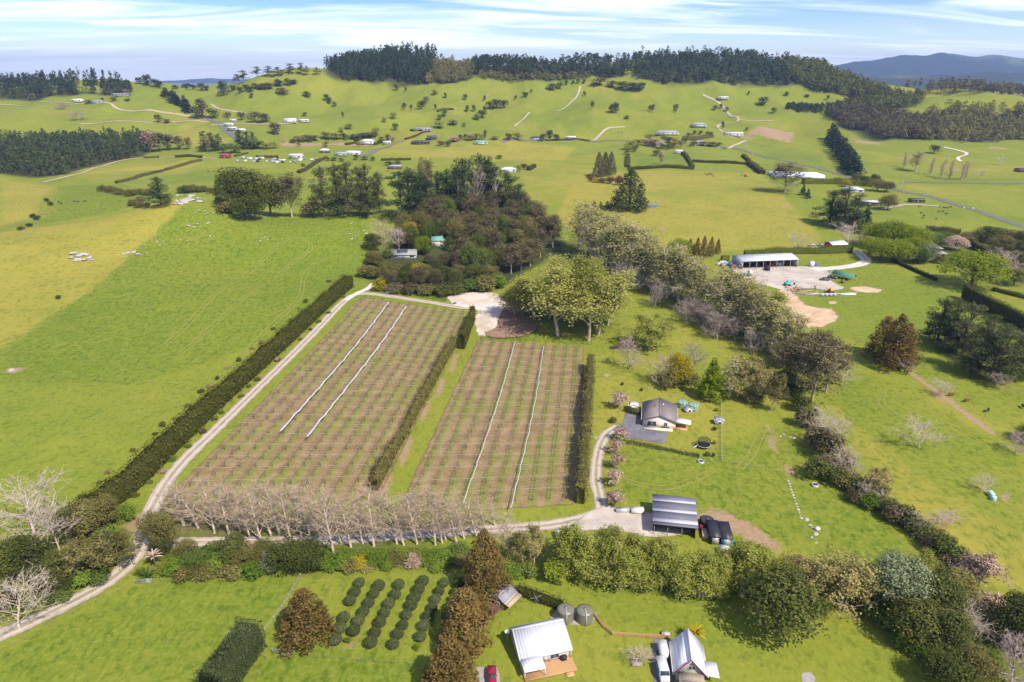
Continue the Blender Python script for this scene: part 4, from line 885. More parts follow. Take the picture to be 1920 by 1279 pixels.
for i, (q, side, rw) in enumerate(VINES):
    c = BLOCK[side]; d = bil(c, 0.5, 1) - bil(c, 0.5, 0); ang = math.atan2(-d[0], d[1]); me = VM[i % 4]; z = float(H(*q))
    if i < 280:
        e = empty('grape_vine' if False else 'orchard_vine', (q[0], q[1], z), ang, 'leafless brown vine with spreading canes on the ' + ('larger' if side == 'west' else 'smaller') + ' orchard trellis', 'vine', 'vines of the ' + ('larger' if side == 'west' else 'smaller') + ' orchard')
        link('stem', me[0], parent=e); link('leaves', me[1], parent=e)
    else:
        ca, sa = math.cos(ang), math.sin(ang)
        for me_, lst in ((me[0], rest_s), (me[1], rest_l)):
            co = np.empty(len(me_.vertices) * 3, np.float32); me_.vertices.foreach_get('co', co); co = co.reshape(-1, 3); lst.append(np.c_[co[:, 0] * ca - co[:, 1] * sa + q[0], co[:, 0] * sa + co[:, 1] * ca + q[1], co[:, 2] + z])
def quads_of(lst): V = np.concatenate(lst); return V
def stuff_from(name, lst, meshes, m, label, cat):
    V = []; Q = []; n = 0
    for i, v in enumerate(lst):
        me = meshes[(280 + i) % 4]; lp = np.empty(len(me.loops), np.int32); me.loops.foreach_get('vertex_index', lp); V.append(v); Q.append(lp.reshape(-1, 4) + n); n += len(v)
    return tag(link(name, mesh_np(name, np.concatenate(V), np.concatenate(Q), attrs={'tint': np.random.default_rng(1).uniform(0.2, 0.8, n)}), m), label, cat, kind='stuff')
stuff_from('orchard_vines', rest_s, [v[0] for v in VM], BARK['brown'], 'far rows of leafless brown vines across both orchards', 'vines')
stuff_from('vine_shoots', rest_l, [v[1] for v in VM], LM['hedgey'], 'first green shoots on the far rows of vines', 'leaves')

# ------------------------------------------------------------------ hedges and shelterbelts
hedge('shelterbelt_hedge', [(150, 985), (236, 925), (330, 835), (450, 722), (560, 622), (655, 537)], 5.0, 6.0, 'hedge', 'long dark clipped shelterbelt along the gravel road beside the larger orchard', dens=4.6, size=0.55, rough=0.6, seed=3, top_var=0.5)
hedge('shelterbelt_hedge', [(703, 920), (740, 850), (790, 757), (838, 672), (852, 650)], 2.2, 5.0, 'olive', 'thin tall ragged shelterbelt between the two orchards', dens=5.0, size=0.5, rough=0.75, top_var=1.3, seed=4)
hedge('shelterbelt_hedge', [(866, 655), (882, 612), (887, 600)], 2.4, 7.0, 'hedge', 'short tall dark hedge block at the top end of the orchard shelterbelt', dens=6, size=0.45, rough=0.3, seed=5)
hedge('shelterbelt_hedge', [(1088, 945), (1094, 860), (1101, 770), (1107, 690)], 2.6, 5.6, 'olive', 'tall brown flowering hedge that shades the edge of the smaller orchard', dens=6, size=0.45, rough=0.6, top_var=0.9, seed=6)
hedge('garden_hedge', [(1168, 829), (1240, 843)], 1.5, 1.2, 'hedgey', 'low trimmed green hedge below the sealed courtyard', dens=14, size=0.28, rough=0.12, seed=7)
hedge('garden_hedge', [(1241, 843), (1280, 851)], 1.3, 1.1, 'green', 'low dark garden hedge running towards the trampoline', dens=14, size=0.28, rough=0.12, seed=8)
hedge('garden_hedge', [(1283, 852), (1311, 857)], 1.4, 1.2, 'green', 'short clipped hedge piece beside the trampoline', dens=14, size=0.28, rough=0.12, seed=9)
hedge('garden_hedge', [(474, 1208), (440, 1255), (400, 1312)], 6.2, 6.6, 'clip', 'massive rounded clipped hedge at the corner of the near paddock', dens=16, size=0.32, rough=0.25, seed=10, round_=0.45, top_var=0.15)
hedge('garden_hedge', [(970, 1110), (1053, 1141)], 2.2, 1.9, 'hedge', 'boxy clipped hedge between the garden cabin and the water tanks', dens=16, size=0.26, rough=0.12, seed=11, top_var=0.1)
hedge('field_hedge', [(1806, 560), (1860, 590), (1960, 640)], 3.0, 6.5, 'hedge', 'tall clipped dark hedge raised on bare stems beside the grazed paddock', dens=5, size=0.5, rough=0.25, seed=12, z0=1.0, top_var=0.15)
hedge('field_hedge', [(1672, 490), (1700, 502), (1755, 527)], 2.0, 2.2, 'hedge', 'low clipped hedge below the grey house with the white car', dens=5, size=0.45, rough=0.2, seed=13, top_var=0.1)
hedge('field_hedge', [(1820, 462), (1845, 478), (1872, 492)], 4.0, 5.0, 'hedge', 'thick dark hedge behind the grey house', dens=4, size=0.5, rough=0.25, seed=14, top_var=0.15)
hedge('field_hedge', [(1735, 432), (1800, 440)], 3.0, 4.0, 'olive', 'brown hedge behind the grey house facing the grazed field', dens=4, size=0.5, rough=0.3, seed=15)
hedge('field_hedge', [(1860, 545), (1920, 560), (1980, 575)], 1.6, 2.6, 'hedgey', 'row of young golden conifers beyond the tall dark hedge', dens=5, size=0.4, rough=0.5, seed=16)
hedge('conifer_hedge', [(1352, 490), (1366, 489)], 2.0, 3.6, 'hedgey', 'short golden conifer hedge at the closed end of the big grey shed', dens=5, size=0.4, rough=0.4, seed=17)
hedge('conifer_hedge', [(1395, 482), (1440, 478), (1500, 476), (1550, 476), (1597, 473)], 2.2, 4.6, 'hedgey', 'long golden conifer hedge behind the big grey shed', dens=5, size=0.45, rough=0.45, seed=18, top_var=0.5)
for i, (px, wd_, hh, lf, lb) in enumerate([
    ([(1176, 318), (1300, 318)], 4, 3.5, 'hedge', 'long boxed hedge closing the garden paddock below the blossom trees'), ([(1177, 314), (1177, 293)], 5, 3.5, 'olive', 'short wide brown hedge at the side of the garden paddock'),
    ([(1299, 316), (1290, 300), (1280, 288)], 4, 3.5, 'hedge', 'hedge closing the garden paddock on the side of the ploughed heap'), ([(1298, 304), (1350, 306), (1405, 309)], 4, 3.2, 'hedge', 'straight dark hedge from the garden paddock towards the road'),
    ([(1405, 309), (1420, 320), (1430, 327)], 6, 5, 'olive', 'thick brown hedge running down from the straight dark hedge'), ([(1393, 293), (1405, 305)], 4, 3.5, 'hedge', 'short hedge climbing from the straight dark hedge to the road'),
    ([(1505, 345), (1560, 345), (1635, 350)], 6, 6, 'hedgey', 'tall green hedge in front of the white glasshouses'), ([(218, 344), (260, 333), (305, 322)], 4, 2.6, 'olive', 'brown field hedge climbing from the round shrubs'), ([(310, 320), (345, 310), (378, 302)], 4, 2.6, 'olive', 'brown field hedge nearest the red shed'),
    ([(270, 297), (298, 296)], 3.5, 2.6, 'olive', 'short hedge beside the track out of the pine plantation'), ([(330, 295), (378, 296)], 4, 2.6, 'hedge', 'straight hedge along the lane left of the red shed'), ([(480, 296), (522, 296)], 4, 3, 'hedge', 'hedge in front of the market garden huts'),
    ([(440, 294), (465, 288)], 3, 2, 'hedge', 'small slanted hedge behind the red shed'), ([(560, 325), (590, 308), (612, 297)], 4, 3, 'olive', 'brown hedge slanting between two green fields'), ([(715, 301), (770, 300)], 3.5, 2.6, 'hedge', 'dark hedge along the lane behind the tall pines'),
    ([(760, 262), (785, 253), (805, 247)], 4, 2.2, 'maroon', 'dark red hedge along the drive to a hillside house'), ([(1024, 264), (1105, 265)], 3.5, 2.4, 'hedge', 'thin dark hedge along the valley road'), ([(770, 245), (790, 246)], 4, 2.6, 'hedge', 'small hedge in front of a hillside house'),
    ([(648, 272), (668, 268)], 4, 2.6, 'hedge', 'hedge beside the white two storey house'), ([(701, 272), (716, 268)], 5, 3, 'hedge', 'hedge between the white house and its garage'), ([(1280, 262), (1310, 262), (1336, 257)], 7, 5, 'olive', 'olive coloured orchard hedge below the stone mansion'),
    ([(820, 210), (850, 206)], 4, 3, 'hedge', 'dark scrub line in the hill gully'), ([(1385, 274), (1412, 272)], 0.1, 0.1, 'hedge', 'x'), ([(938, 322), (968, 322)], 3, 2, 'hedge', 'low hedge in front of the white bungalow'), ([(990, 320), (1002, 314)], 5, 4, 'totara', 'thick hedge at the end of the white bungalow')]):
    if hh > 0.2: hedge('field_hedge', px, wd_, hh, lf, lb, dens=1.6, size=0.85, rough=0.35, seed=20 + i, group=None)

# ------------------------------------------------------------------ trees and shrubs
def ordn(i): return ('first second third fourth fifth sixth seventh eighth ninth tenth eleventh twelfth thirteenth fourteenth fifteenth sixteenth seventeenth eighteenth nineteenth twentieth'.split() + ['twenty ' + w_ for w_ in 'first second third fourth fifth sixth seventh eighth ninth'.split()] + ['thirtieth', 'thirty first', 'thirty second', 'thirty third'])[i]
# bare poplars leaning over the lane below the orchards
def lean(e, a=-0.15): e.rotation_mode = 'ZYX'; e.rotation_euler[1] = a
bases = [(345, 985, 905, 62), (372, 990, 905, 55), (402, 1000, 905, 52), (429, 1001, 902, 58), (452, 996, 905, 52), (470, 1010, 912, 46), (490, 1015, 915, 52), (508, 1004, 903, 50), (524, 1002, 900, 54), (545, 1016, 915, 48), (566, 1008, 910, 50), (585, 1018, 912, 54), (601, 1014, 908, 56), (625, 1036, 915, 56),
         (640, 1020, 912, 50), (658, 1026, 918, 54), (680, 1019, 915, 52), (701, 1024, 915, 58), (722, 1014, 925, 46), (744, 1020, 918, 56), (757, 1022, 920, 52), (782, 1020, 922, 50), (792, 1014, 918, 48), (816, 1022, 920, 54), (829, 1018, 922, 50), (836, 1012, 920, 46), (856, 1018, 925, 50), (870, 1010, 930, 44), (893, 1005, 930, 52), (912, 998, 938, 36), (928, 986, 930, 36), (956, 1040, 965, 52)]
for i, (u, vb, vt, wx) in enumerate(bases): lean(plant('bare_poplar', u, vb, vt - 12 + RNG.uniform(-8, 8), wx * 1.0, 'bare_poplar', ordn(i) + ' leafless pale poplar of the lane row, counted from the gravel road junction', 'tree', 'bare poplars along the lane'), -0.13 + RNG.uniform(-0.07, 0.07))
plant('bare_tree', 66, 1020, 883, 165, 'bare_tree', 'large leafless white barked tree at the near end of the shelterbelt', variant=0)
plant('bare_tree', 112, 1032, 918, 85, 'bare_tree', 'smaller leafless white tree next to the large one by the shelterbelt', variant=1)
plant('bare_tree', 36, 1180, 1062, 120, 'bare_tree', 'leafless pale tree standing on the verge of the gravel road', variant=2)
row('broad_tree', [(20, 1085, 1005, 75), (58, 1078, 1000, 78), (98, 1098, 1035, 68), (140, 1010, 945, 62), (5, 1145, 1075, 60), (118, 1110, 1062, 50)], 'evergreen_tree', 'dense dark evergreen below the bare white trees', 'tree', 'evergreens by the gravel road')
row('broad_tree', [(168, 1005, 930, 58, 'olive'), (200, 985, 925, 55, 'olive')], 'olive_tree', 'olive green tree at the near end of the shelterbelt', 'tree', 'olive trees by the shelterbelt')
row('willow', [(178, 1078, 985, 105, 'olive'), (222, 1062, 1000, 78, 'olive'), (140, 1075, 1020, 55, 'olive')], 'scrubby_tree', 'half bare scrubby tree beside the gravel road bend', 'tree', 'scrubby trees by the gravel road')
row('shrub', [(205, 1020, 985, 52, 'fern'), (235, 975, 945, 40, 'fern'), (150, 1100, 1070, 45, 'fern'), (185, 1090, 1068, 40, 'green'), (110, 1130, 1105, 40, 'green')], 'roadside_shrub', 'bright green roadside shrub above the gravel road', 'shrub', 'shrubs above the gravel road')
# planting along the stream below the lane
row('broad_tree', [(290, 1015, 950, 44, 'olive'), (314, 1032, 958, 48, 'olive'), (306, 1040, 1000, 40, 'totara'), (366, 1066, 1026, 44, 'green'), (352, 1050, 1008, 40, 'olive'), (436, 1052, 998, 58), (470, 1060, 1018, 52, 'olive'), (545, 1066, 1000, 72), (580, 1066, 1005, 66), (512, 1068, 1028, 46, 'silver'), (500, 1040, 1005, 44)], 'stream_tree', 'dark evergreen tree in the stream planting below the bare poplars', 'tree', 'evergreens in the stream planting')
row('shrub', [(330, 1072, 1045, 40, 'fern'), (390, 1078, 1055, 48, 'olive'), (345, 1085, 1062, 36, 'olive'), (412, 1062, 1035, 46, 'fern'), (432, 1080, 1056, 44, 'olive'), (478, 1075, 1048, 46, 'fern'), (400, 1040, 1015, 40, 'green'), (610, 1062, 1036, 44, 'fern'), (640, 1058, 1034, 44, 'fern'), (672, 1060, 1042, 36, 'gold'), (655, 1068, 1048, 34, 'olive'), (705, 1055, 1036, 44, 'fern'), (740, 1052, 1036, 38, 'olive'),
          (778, 1056, 1040, 38, 'blossom'), (806, 1052, 1034, 40, 'fern'), (838, 1050, 1030, 44, 'fern'), (862, 1055, 1035, 40, 'olive'), (726, 1062, 1048, 30, 'fern'), (690, 1066, 1052, 30, 'willow'), (820, 1066, 1052, 30, 'fern'), (860, 1040, 1015, 40, 'green'), (950, 1080, 1055, 50, 'fern'), (980, 1075, 1050, 50, 'green'), (930, 1085, 1068, 30, 'fern')], 'stream_shrub', 'leafy shrub in the damp planting along the stream', 'shrub', 'shrubs along the stream')
row('tree_fern', [(600, 1050, 1030, 30), (655, 1055, 1036, 30), (720, 1056, 1038, 28), (790, 1048, 1030, 28), (450, 1075, 1055, 30), (525, 1075, 1058, 30), (625, 1070, 1054, 26)], 'tree_fern', 'bright green tree fern in the stream planting', 'fern', 'ferns along the stream')
plant('palm', 292, 1062, 1028, 30, 'cabbage_palm', 'straw coloured cabbage palm at the gravel road junction', 'palm', leaf='blossom')
row('flax', [(276, 1082, 1056, 38), (352, 1086, 1066, 30), (262, 1076, 1060, 26)], 'flax_bush', 'spiky flax bush beside the gravel road junction', 'flax', 'flax bushes at the junction')
# redwoods and clipped bushes of the near garden
for i, (u, vb, vt, wx, lb) in enumerate([(578, 1198, 1090, 92, 'broad russet conifer standing alone between paddock and clipped bushes'), (911, 1112, 978, 84, 'tallest russet conifer with pointed top beside the garden cabin'), (872, 1205, 1085, 92, 'russet conifer in the middle of the row beside the clipped bushes'), (848, 1296, 1180, 100, 'russet conifer at the driveway end of the row'), (888, 1160, 1100, 60, 'smaller russet conifer squeezed between two tall ones')]):
    plant('redwood', u, vb, vt, wx, 'russet_conifer', lb, variant=i)
Z = lambda a, b: (640 + a / 2.786, 820 + b / 2.786)
BALLS = [[(95, 752), (72, 800), (48, 845)], [(15, 935), (-5, 990), (-28, 1050)], [(198, 767), (172, 808), (145, 855), (117, 903), (92, 950), (67, 1003)], [(302, 762), (283, 813), (250, 862), (228, 908), (203, 958), (178, 1011), (155, 1065)],
         [(428, 744), (405, 786), (384, 830), (366, 870), (342, 918), (323, 972), (296, 1020), (273, 1072)], [(537, 750), (512, 795), (493, 837), (475, 880), (455, 926), (432, 976), (415, 1033)], [(612, 755), (600, 800), (590, 838), (567, 880), (555, 930), (530, 1045), (514, 1095)]]
for ri, r_ in enumerate(BALLS):
    for bi, (a, b) in enumerate(r_):
        u, v = Z(a, b); p = G(u, v + 9); s = RNG.uniform(0.93, 1.12)
        put('clipped_ball', p, 2.0 * s, 2.35 * s, 'clipped_bush', ordn(bi) + ' clipped ball bush from the stream end, ' + (ordn(ri - 1) + ' full row from the broad russet conifer' if ri > 1 else ('short row' if ri == 0 else 'broken row beside the broad russet conifer')), 'bush', 'clipped ball bushes in rows')
plant('shrub', 652, 1205, 1193, 12, 'young_shrub', 'tiny yellow green shrub on bare soil near the clipped bushes', 'shrub', leaf='fern', parts=False); plant('shrub', 782, 1218, 1206, 13, 'young_shrub', 'tiny green shrub on bare soil at the foot of the fourth bush row', 'shrub', leaf='oak', parts=False)
row('shrub', [(905, 1140, 1118, 38, 'olive'), (925, 1145, 1128, 26, 'russ'), (945, 1138, 1125, 20, 'green')], 'garden_shrub', 'rusty garden shrub in the bed beside the cabin', 'shrub', 'shrubs by the cabin')
plant('bare_tree', 1192, 1243, 1205, 52, 'young_tree', 'small bare young tree in a square planter on the lawn', variant=2); plant('palm', 1302, 1202, 1170, 40, 'garden_palm', 'golden fronded palm behind the steep roofed cottage', 'palm', leaf='gold')
# birches between the barn and the lower lawn
for i in range(36):
    t = i / 35; u = 1052 + 392 * t + RNG.uniform(-7, 7); vb = 1086 + 40 * t + RNG.uniform(-16, 8); vt = 986 + 34 * t + RNG.uniform(-14, 26)
    if 1255 < u < 1345: vt += 26
    plant('birch', u, vb, vt, RNG.uniform(36, 54), 'birch', 'spring green birch in the belt in front of the striped roof barn', 'tree', 'birches in front of the barn')
row('birch', [(1120, 1060, 985, 48), (1152, 1062, 985, 50), (1192, 1065, 990, 48), (1225, 1068, 998, 46), (1395, 1085, 1008, 52), (1425, 1090, 1015, 50), (1075, 1058, 985, 44)], 'birch', 'spring green birch in the belt in front of the striped roof barn', 'tree', 'birches in front of the barn')
plant('willow', 1002, 1060, 978, 62, 'willow', 'thin brownish willow between the lane and the cabin garden'); plant('willow', 975, 1050, 985, 45, 'willow', 'small half bare willow next to the tallest russet conifer', leaf='olive'); plant('shrub', 1040, 1088, 1045, 46, 'garden_tree', 'small glossy green tree at the end of the birch belt', 'tree', leaf='oak')
row('blossom', [(1180, 1040, 1008, 34), (1112, 1030, 1002, 30)], 'blossom_tree', 'small white blossoming tree hidden among the birches', 'tree', 'blossom among the birches')
# wooded corner with the big evergreen
plant('broad_tree', 1455, 1185, 1052, 132, 'evergreen_tree', 'huge dark domed evergreen overhanging the lower lawn', variant=0)
row('willow', [(1572, 1146, 1012, 128), (1520, 1128, 1035, 78), (1488, 1100, 1030, 60)], 'willow', 'tan leafed willow in the corner grove', 'tree', 'willows in the corner grove')
row('spring_poplar', [(1672, 1152, 1022, 92, 'silver'), (1640, 1130, 1035, 66, 'silver'), (1700, 1110, 1030, 60, 'birch')], 'silver_poplar', 'grey green poplar in the corner grove', 'tree', 'silver poplars in the corner grove')
row('broad_tree', [(1740, 1175, 1062, 92), (1708, 1205, 1110, 92), (1768, 1225, 1130, 80), (1782, 1140, 1060, 72, 'olive'), (1735, 1110, 1045, 62), (1770, 1290, 1210, 80), (1820, 1290, 1210, 70, 'olive')], 'evergreen_tree', 'dark evergreen in the corner grove', 'tree', 'evergreens in the corner grove')
row('broad_tree', [(1890, 1205, 1108, 82), (1925, 1215, 1125, 70), (1905, 1170, 1115, 60)], 'evergreen_tree', 'almost black evergreen outside the corner grove', 'tree', 'evergreens outside the corner grove')
row('shrub', [(1640, 1152, 1105, 58, 'fern'), (1668, 1178, 1140, 54, 'green'), (1700, 1215, 1180, 50, 'fern'), (1735, 1240, 1205, 52, 'fern'), (1760, 1262, 1228, 50, 'olive'), (1600, 1140, 1108, 44, 'olive'), (1925, 1230, 1195, 40, 'oak'), (1545, 1138, 1110, 44, 'fern'), (1835, 1250, 1215, 50, 'green')], 'grove_shrub', 'green undergrowth shrub at the foot of the corner grove', 'shrub', 'undergrowth of the corner grove')
row('bare_tree', [(1775, 1205, 1118, 112), (1812, 1195, 1140, 70), (1748, 1165, 1100, 62), (1805, 1165, 1105, 60)], 'bare_tree', 'leafless grey tree tangled in the corner grove', 'tree', 'bare trees of the corner grove'); plant('bare_brown', 1895, 1285, 1185, 90, 'bare_tree', 'leafless mauve tree outside the corner grove')
row('blossom', [(1836, 1100, 1032, 58), (1850, 1148, 1105, 50), (1808, 1085, 1045, 44)], 'blossom_tree', 'pale pink blossom tree on the edge of the corner grove', 'tree', 'pink blossom trees by the corner grove')
# scrub along the far boundary stream
SCR = [(1512, 800, 760, 40, 'gum'), (1530, 842, 795, 46, 'gum'), (1552, 860, 800, 50, 'gum'), (1575, 880, 838, 48, 'olive'), (1528, 895, 850, 48, 'totara'), (1562, 905, 868, 44, 'totara'), (1592, 915, 880, 42, 'olive'), (1612, 930, 895, 46, 'totara'), (1640, 938, 900, 44, 'totara'), (1632, 952, 922, 36, 'fern'), (1660, 960, 928, 40, 'totara'), (1676, 975, 942, 44, 'gum'), (1700, 985, 945, 42, 'totara'), (1716, 1000, 965, 38, 'totara'), (1735, 1012, 980, 40, 'green'), (1752, 1022, 985, 40, 'olive'), (1768, 1042, 1000, 44, 'totara'), (1785, 1060, 1015, 46, 'green'), (1742, 1030, 1000, 34, 'gum'), (1800, 1070, 1028, 44, 'olive'), (1770, 1070, 1040, 40, 'gum'), (1545, 880, 850, 36, 'gum'), (1600, 940, 915, 30, 'gum'), (1820, 1085, 1045, 40, 'green')]
row('shrub', SCR, 'scrub_bush', 'dark scrubby bush along the boundary stream', 'bush', 'scrub along the boundary stream')
row('bare_tree', [(1555, 850, 775, 60), (1580, 880, 825, 50), (1780, 975, 955, 46), (1760, 985, 962, 44), (1545, 810, 760, 44), (1592, 905, 855, 44), (1620, 940, 895, 40), (1655, 955, 915, 36), (1690, 985, 945, 36), (1725, 1005, 965, 40), (1570, 895, 845, 44), (1530, 830, 770, 46)], 'bare_tree', 'leafless grey tree in the scrub along the boundary stream', 'tree', 'bare trees along the boundary stream'); plant('willow', 1635, 930, 868, 52, 'willow', 'half bare pale willow on the boundary stream')
plant('bare_tree', 1722, 840, 775, 78, 'bare_tree', 'round leafless pale tree alone in the far paddock', variant=1); plant('bare_tree', 1760, 740, 706, 42, 'bare_tree', 'small leafless tree on the worn track in the far paddock'); plant('bare_tree', 1578, 722, 675, 52, 'bare_tree', 'leafless white tree beside the tall brown gums'); plant('bare_tree', 1700, 700, 670, 34, 'bare_tree', 'leafless shrubby tree under the big russet clump')
plant('bare_tree', 1840, 922, 885, 42, 'dead_tree', 'dead bare tree beside the pale silage bales', variant=0); plant('bare_brown', 1905, 850, 808, 46, 'bare_tree', 'leafless brown tree by the far paddock edge'); plant('bare_brown', 1875, 730, 695, 40, 'bare_tree', 'leafless brown tree under the tall pines')
# gums at the bend of the boundary
row('airy_gum', [(1522, 752, 612, 92), (1492, 722, 622, 76), (1548, 735, 628, 72), (1505, 690, 618, 70), (1535, 700, 610, 64), (1470, 690, 640, 56)], 'gum_tree', 'tall brown leafed gum at the bend of the boundary stream', 'tree', 'gums at the boundary bend')
row('redwood', [(1672, 690, 582, 62), (1690, 682, 600, 56), (1652, 670, 588, 56)], 'russet_conifer', 'dense russet conifer of the clump in the grazed paddock', 'tree', 'russet conifers in the grazed paddock')
row('pine', [(1756, 645, 552, 66), (1778, 655, 555, 66), (1802, 668, 560, 68), (1832, 700, 595, 80), (1866, 712, 600, 82), (1895, 705, 610, 70), (1850, 660, 585, 60), (1925, 690, 600, 70)], 'pine', 'tall dark pine of the clump above the worn track', 'tree', 'pines in the grazed paddock', leaf='pine2')
row('broad_tree', [(1930, 830, 795, 50)], 'evergreen_tree', 'dark tree at the edge of the far paddock')
# spring poplars behind the earth pad
row('spring_poplar', [(966, 592, 518, 58), (1002, 600, 498, 78), (1046, 630, 476, 92), (1072, 612, 478, 86), (1104, 640, 478, 92), (1122, 628, 492, 84), (1086, 596, 470, 86), (1030, 598, 486, 76), (1140, 610, 510, 60), (985, 585, 515, 50)], 'spring_poplar', 'big fresh green poplar of the clump behind the earth pad', 'tree', 'spring poplars behind the earth pad')
for i in range(66):
    t = i / 65; q = RNG.uniform(-1, 1); u = 1098 + 372 * t + q * 16; vb = 480 + 188 * t + q * 20 + RNG.uniform(-6, 6)
    near = q > 0.35 and 0.15 < t < 0.9
    if near: plant('bare_brown', u - 14, vb + 10, vb - 42, RNG.uniform(36, 50), 'bare_tree', 'leafless grey brown tree along the foot of the poplar belt', 'tree', 'bare trees below the poplar belt', bark='grey')
    else: plant('thin_spring', u, vb, vb - RNG.uniform(80, 108) - 10 * t, RNG.uniform(44, 60), 'budding_poplar', 'budding pale poplar of the long belt above the stream', 'tree', 'budding poplar belt')
row('spring_poplar', [(1345, 590, 510, 60), (1392, 605, 525, 62), (1440, 622, 545, 60), (1300, 570, 500, 56), (1262, 545, 478, 52), (1418, 590, 530, 50), (1220, 520, 450, 50)], 'leafy_poplar', 'leafier green poplar standing in the budding belt', 'tree', 'leafy poplars of the belt')
# trees of the hollow above the house
plant('bare_brown', 1182, 692, 628, 58, 'bare_tree', 'round leafless brown tree beside a dark woodpile', variant=0); plant('willow', 1218, 655, 586, 86, 'willow', 'broad yellow green willow in the hollow above the house', leaf='birch'); plant('bare_brown', 1236, 722, 655, 58, 'bare_tree', 'leafless tan tree in the hollow above the house', bark='tan'); plant('broad_tree', 1272, 722, 656, 50, 'golden_tree', 'yellow flushed tree in the hollow above the house', leaf='gold', variant=1)
plant('cone_tree', 1332, 748, 665, 48, 'lime_conifer', 'bright lime green pointed tree behind the water tanks'); plant('thin_spring', 1366, 745, 662, 52, 'budding_tree', 'budding tree next to the lime green pointed tree', bark='pale'); plant('bare_brown', 1302, 700, 632, 56, 'bare_tree', 'leafless tree behind the lime green pointed tree', bark='grey')
row('willow', [(1398, 748, 650, 58), (1425, 758, 668, 52), (1385, 730, 650, 50), (1446, 770, 690, 44, 'olive')], 'willow', 'brownish budding willow behind the house lawn', 'tree', 'willows behind the house lawn'); row('shrub', [(1250, 725, 695, 44, 'olive'), (1290, 720, 692, 36, 'olive'), (1480, 745, 715, 40, 'totara'), (1410, 752, 725, 40, 'olive'), (1500, 770, 735, 36, 'totara'), (1466, 720, 690, 44, 'gum')], 'hollow_shrub', 'olive shrub under the trees of the hollow', 'shrub', 'shrubs in the hollow')
# house garden
for i, q in enumerate([(1160, 828, 797, 28), (1159, 852, 822, 28), (1158, 880, 849, 29), (1156, 912, 878, 30), (1153, 950, 914, 32)]): plant('blossom', *q, 'cherry_tree', ordn(i) + ' blossoming cherry along the house drive, counted from the courtyard', 'tree', 'cherries along the drive')
plant('blossom', 1164, 768, 733, 32, 'cherry_tree', 'pinkish bare cherry on the lawn beside the small white shed')
row('shrub', [(1180, 773, 760, 16, 'totara'), (1192, 776, 762, 16, 'olive'), (1202, 778, 765, 14, 'totara')], 'garden_shrub', 'dark shrub in the bed below the small white shed', 'shrub', 'shrubs below the white shed'); plant('shrub', 1149, 792, 781, 13, 'round_shrub', 'dark round shrub alone on the house lawn', 'shrub', parts=False)
row('shrub', [(1343, 771, 764, 8, 'gold'), (1340, 807, 799, 9, 'totara'), (1340, 833, 825, 8, 'gold'), (1326, 855, 846, 10, 'totara'), (1167, 722, 716, 6, 'totara'), (1203, 733, 727, 6, 'totara'), (1337, 857, 848, 6, 'totara')], 'young_shrub', 'little shrub planted along the house lawn fence', 'shrub', 'little shrubs on the house lawn', parts=False)
# the wood behind the orchard
GP = wpoly([(705, 505), (728, 470), (800, 420), (860, 402), (930, 398), (1000, 408), (1040, 438), (1052, 470), (1000, 500), (950, 528), (890, 550), (800, 545), (705, 532)])
hole = wpoly([(725, 478), (790, 468), (806, 452), (846, 455), (850, 478), (800, 498), (722, 505)]); hole2 = hole
k = 0; PP = np.array(GP); pts_ = []
while k < 112:
    x = RNG.uniform(PP[:, 0].min(), PP[:, 0].max()); y = RNG.uniform(PP[:, 1].min(), PP[:, 1].max())
    if not in_poly(np.array(x), np.array(y), PP) or in_poly(np.array(x), np.array(y), np.array(hole)): continue
    if any((x - a) ** 2 + (y - b) ** 2 < 26 for a, b in pts_): continue
    pts_.append((x, y)); k += 1; p = np.array([x, y, float(H(x, y))]); u, v = proj(p)
    if 690 < u < 866 and 470 < v:
        if v < 516: h = min(6.0, max(2.5, h_for(p, 494)))
        else: h = min(12.0, h_for(p, RNG.uniform(492, 508)))
        put('broad_tree', p, h, RNG.uniform(5, 8), 'garden_tree', 'tree in the thick garden planting around the solar roofed house', 'tree', 'garden trees of the solar roofed house', leaf=RNG.choice(['olive', 'green', 'gum', 'totara', 'totara'])); continue
    fr = 0.62 if v > 520 else 1
    if RNG.random() < (0.42 if u > 800 else 0.2): put(RNG.choice(['gum', 'gum', 'airy_gum']), p, RNG.uniform(16, 23) * fr, RNG.uniform(10, 14), 'gum_tree', 'brown leafed tree in the dense wood behind the orchard', 'tree', 'brown trees of the wood behind the orchard')
    else: put('broad_tree', p, RNG.uniform(13, 20) * fr, RNG.uniform(10, 14), 'evergreen_tree', 'dark green tree in the dense wood behind the orchard', 'tree', 'green trees of the wood behind the orchard', leaf=RNG.choice(['totara', 'olive', 'green', 'totara']))
row('shrub', [(712, 545, 520, 26, 'gold'), (740, 548, 528, 36, 'gum'), (770, 550, 528, 38, 'gum'), (800, 552, 530, 34, 'olive'), (830, 553, 530, 38, 'totara'), (858, 552, 528, 36, 'totara'), (880, 545, 520, 40, 'green'), (910, 545, 515, 40, 'olive'), (690, 520, 495, 40, 'olive'), (725, 505, 488, 26, 'olive'), (700, 495, 470, 34, 'totara'), (930, 540, 510, 38, 'fern'), (755, 512, 498, 26, 'fern'), (785, 510, 492, 28, 'gold')], 'wood_shrub', 'shrub on the edge of the wood facing the orchard', 'shrub', 'shrubs on the edge of the wood')
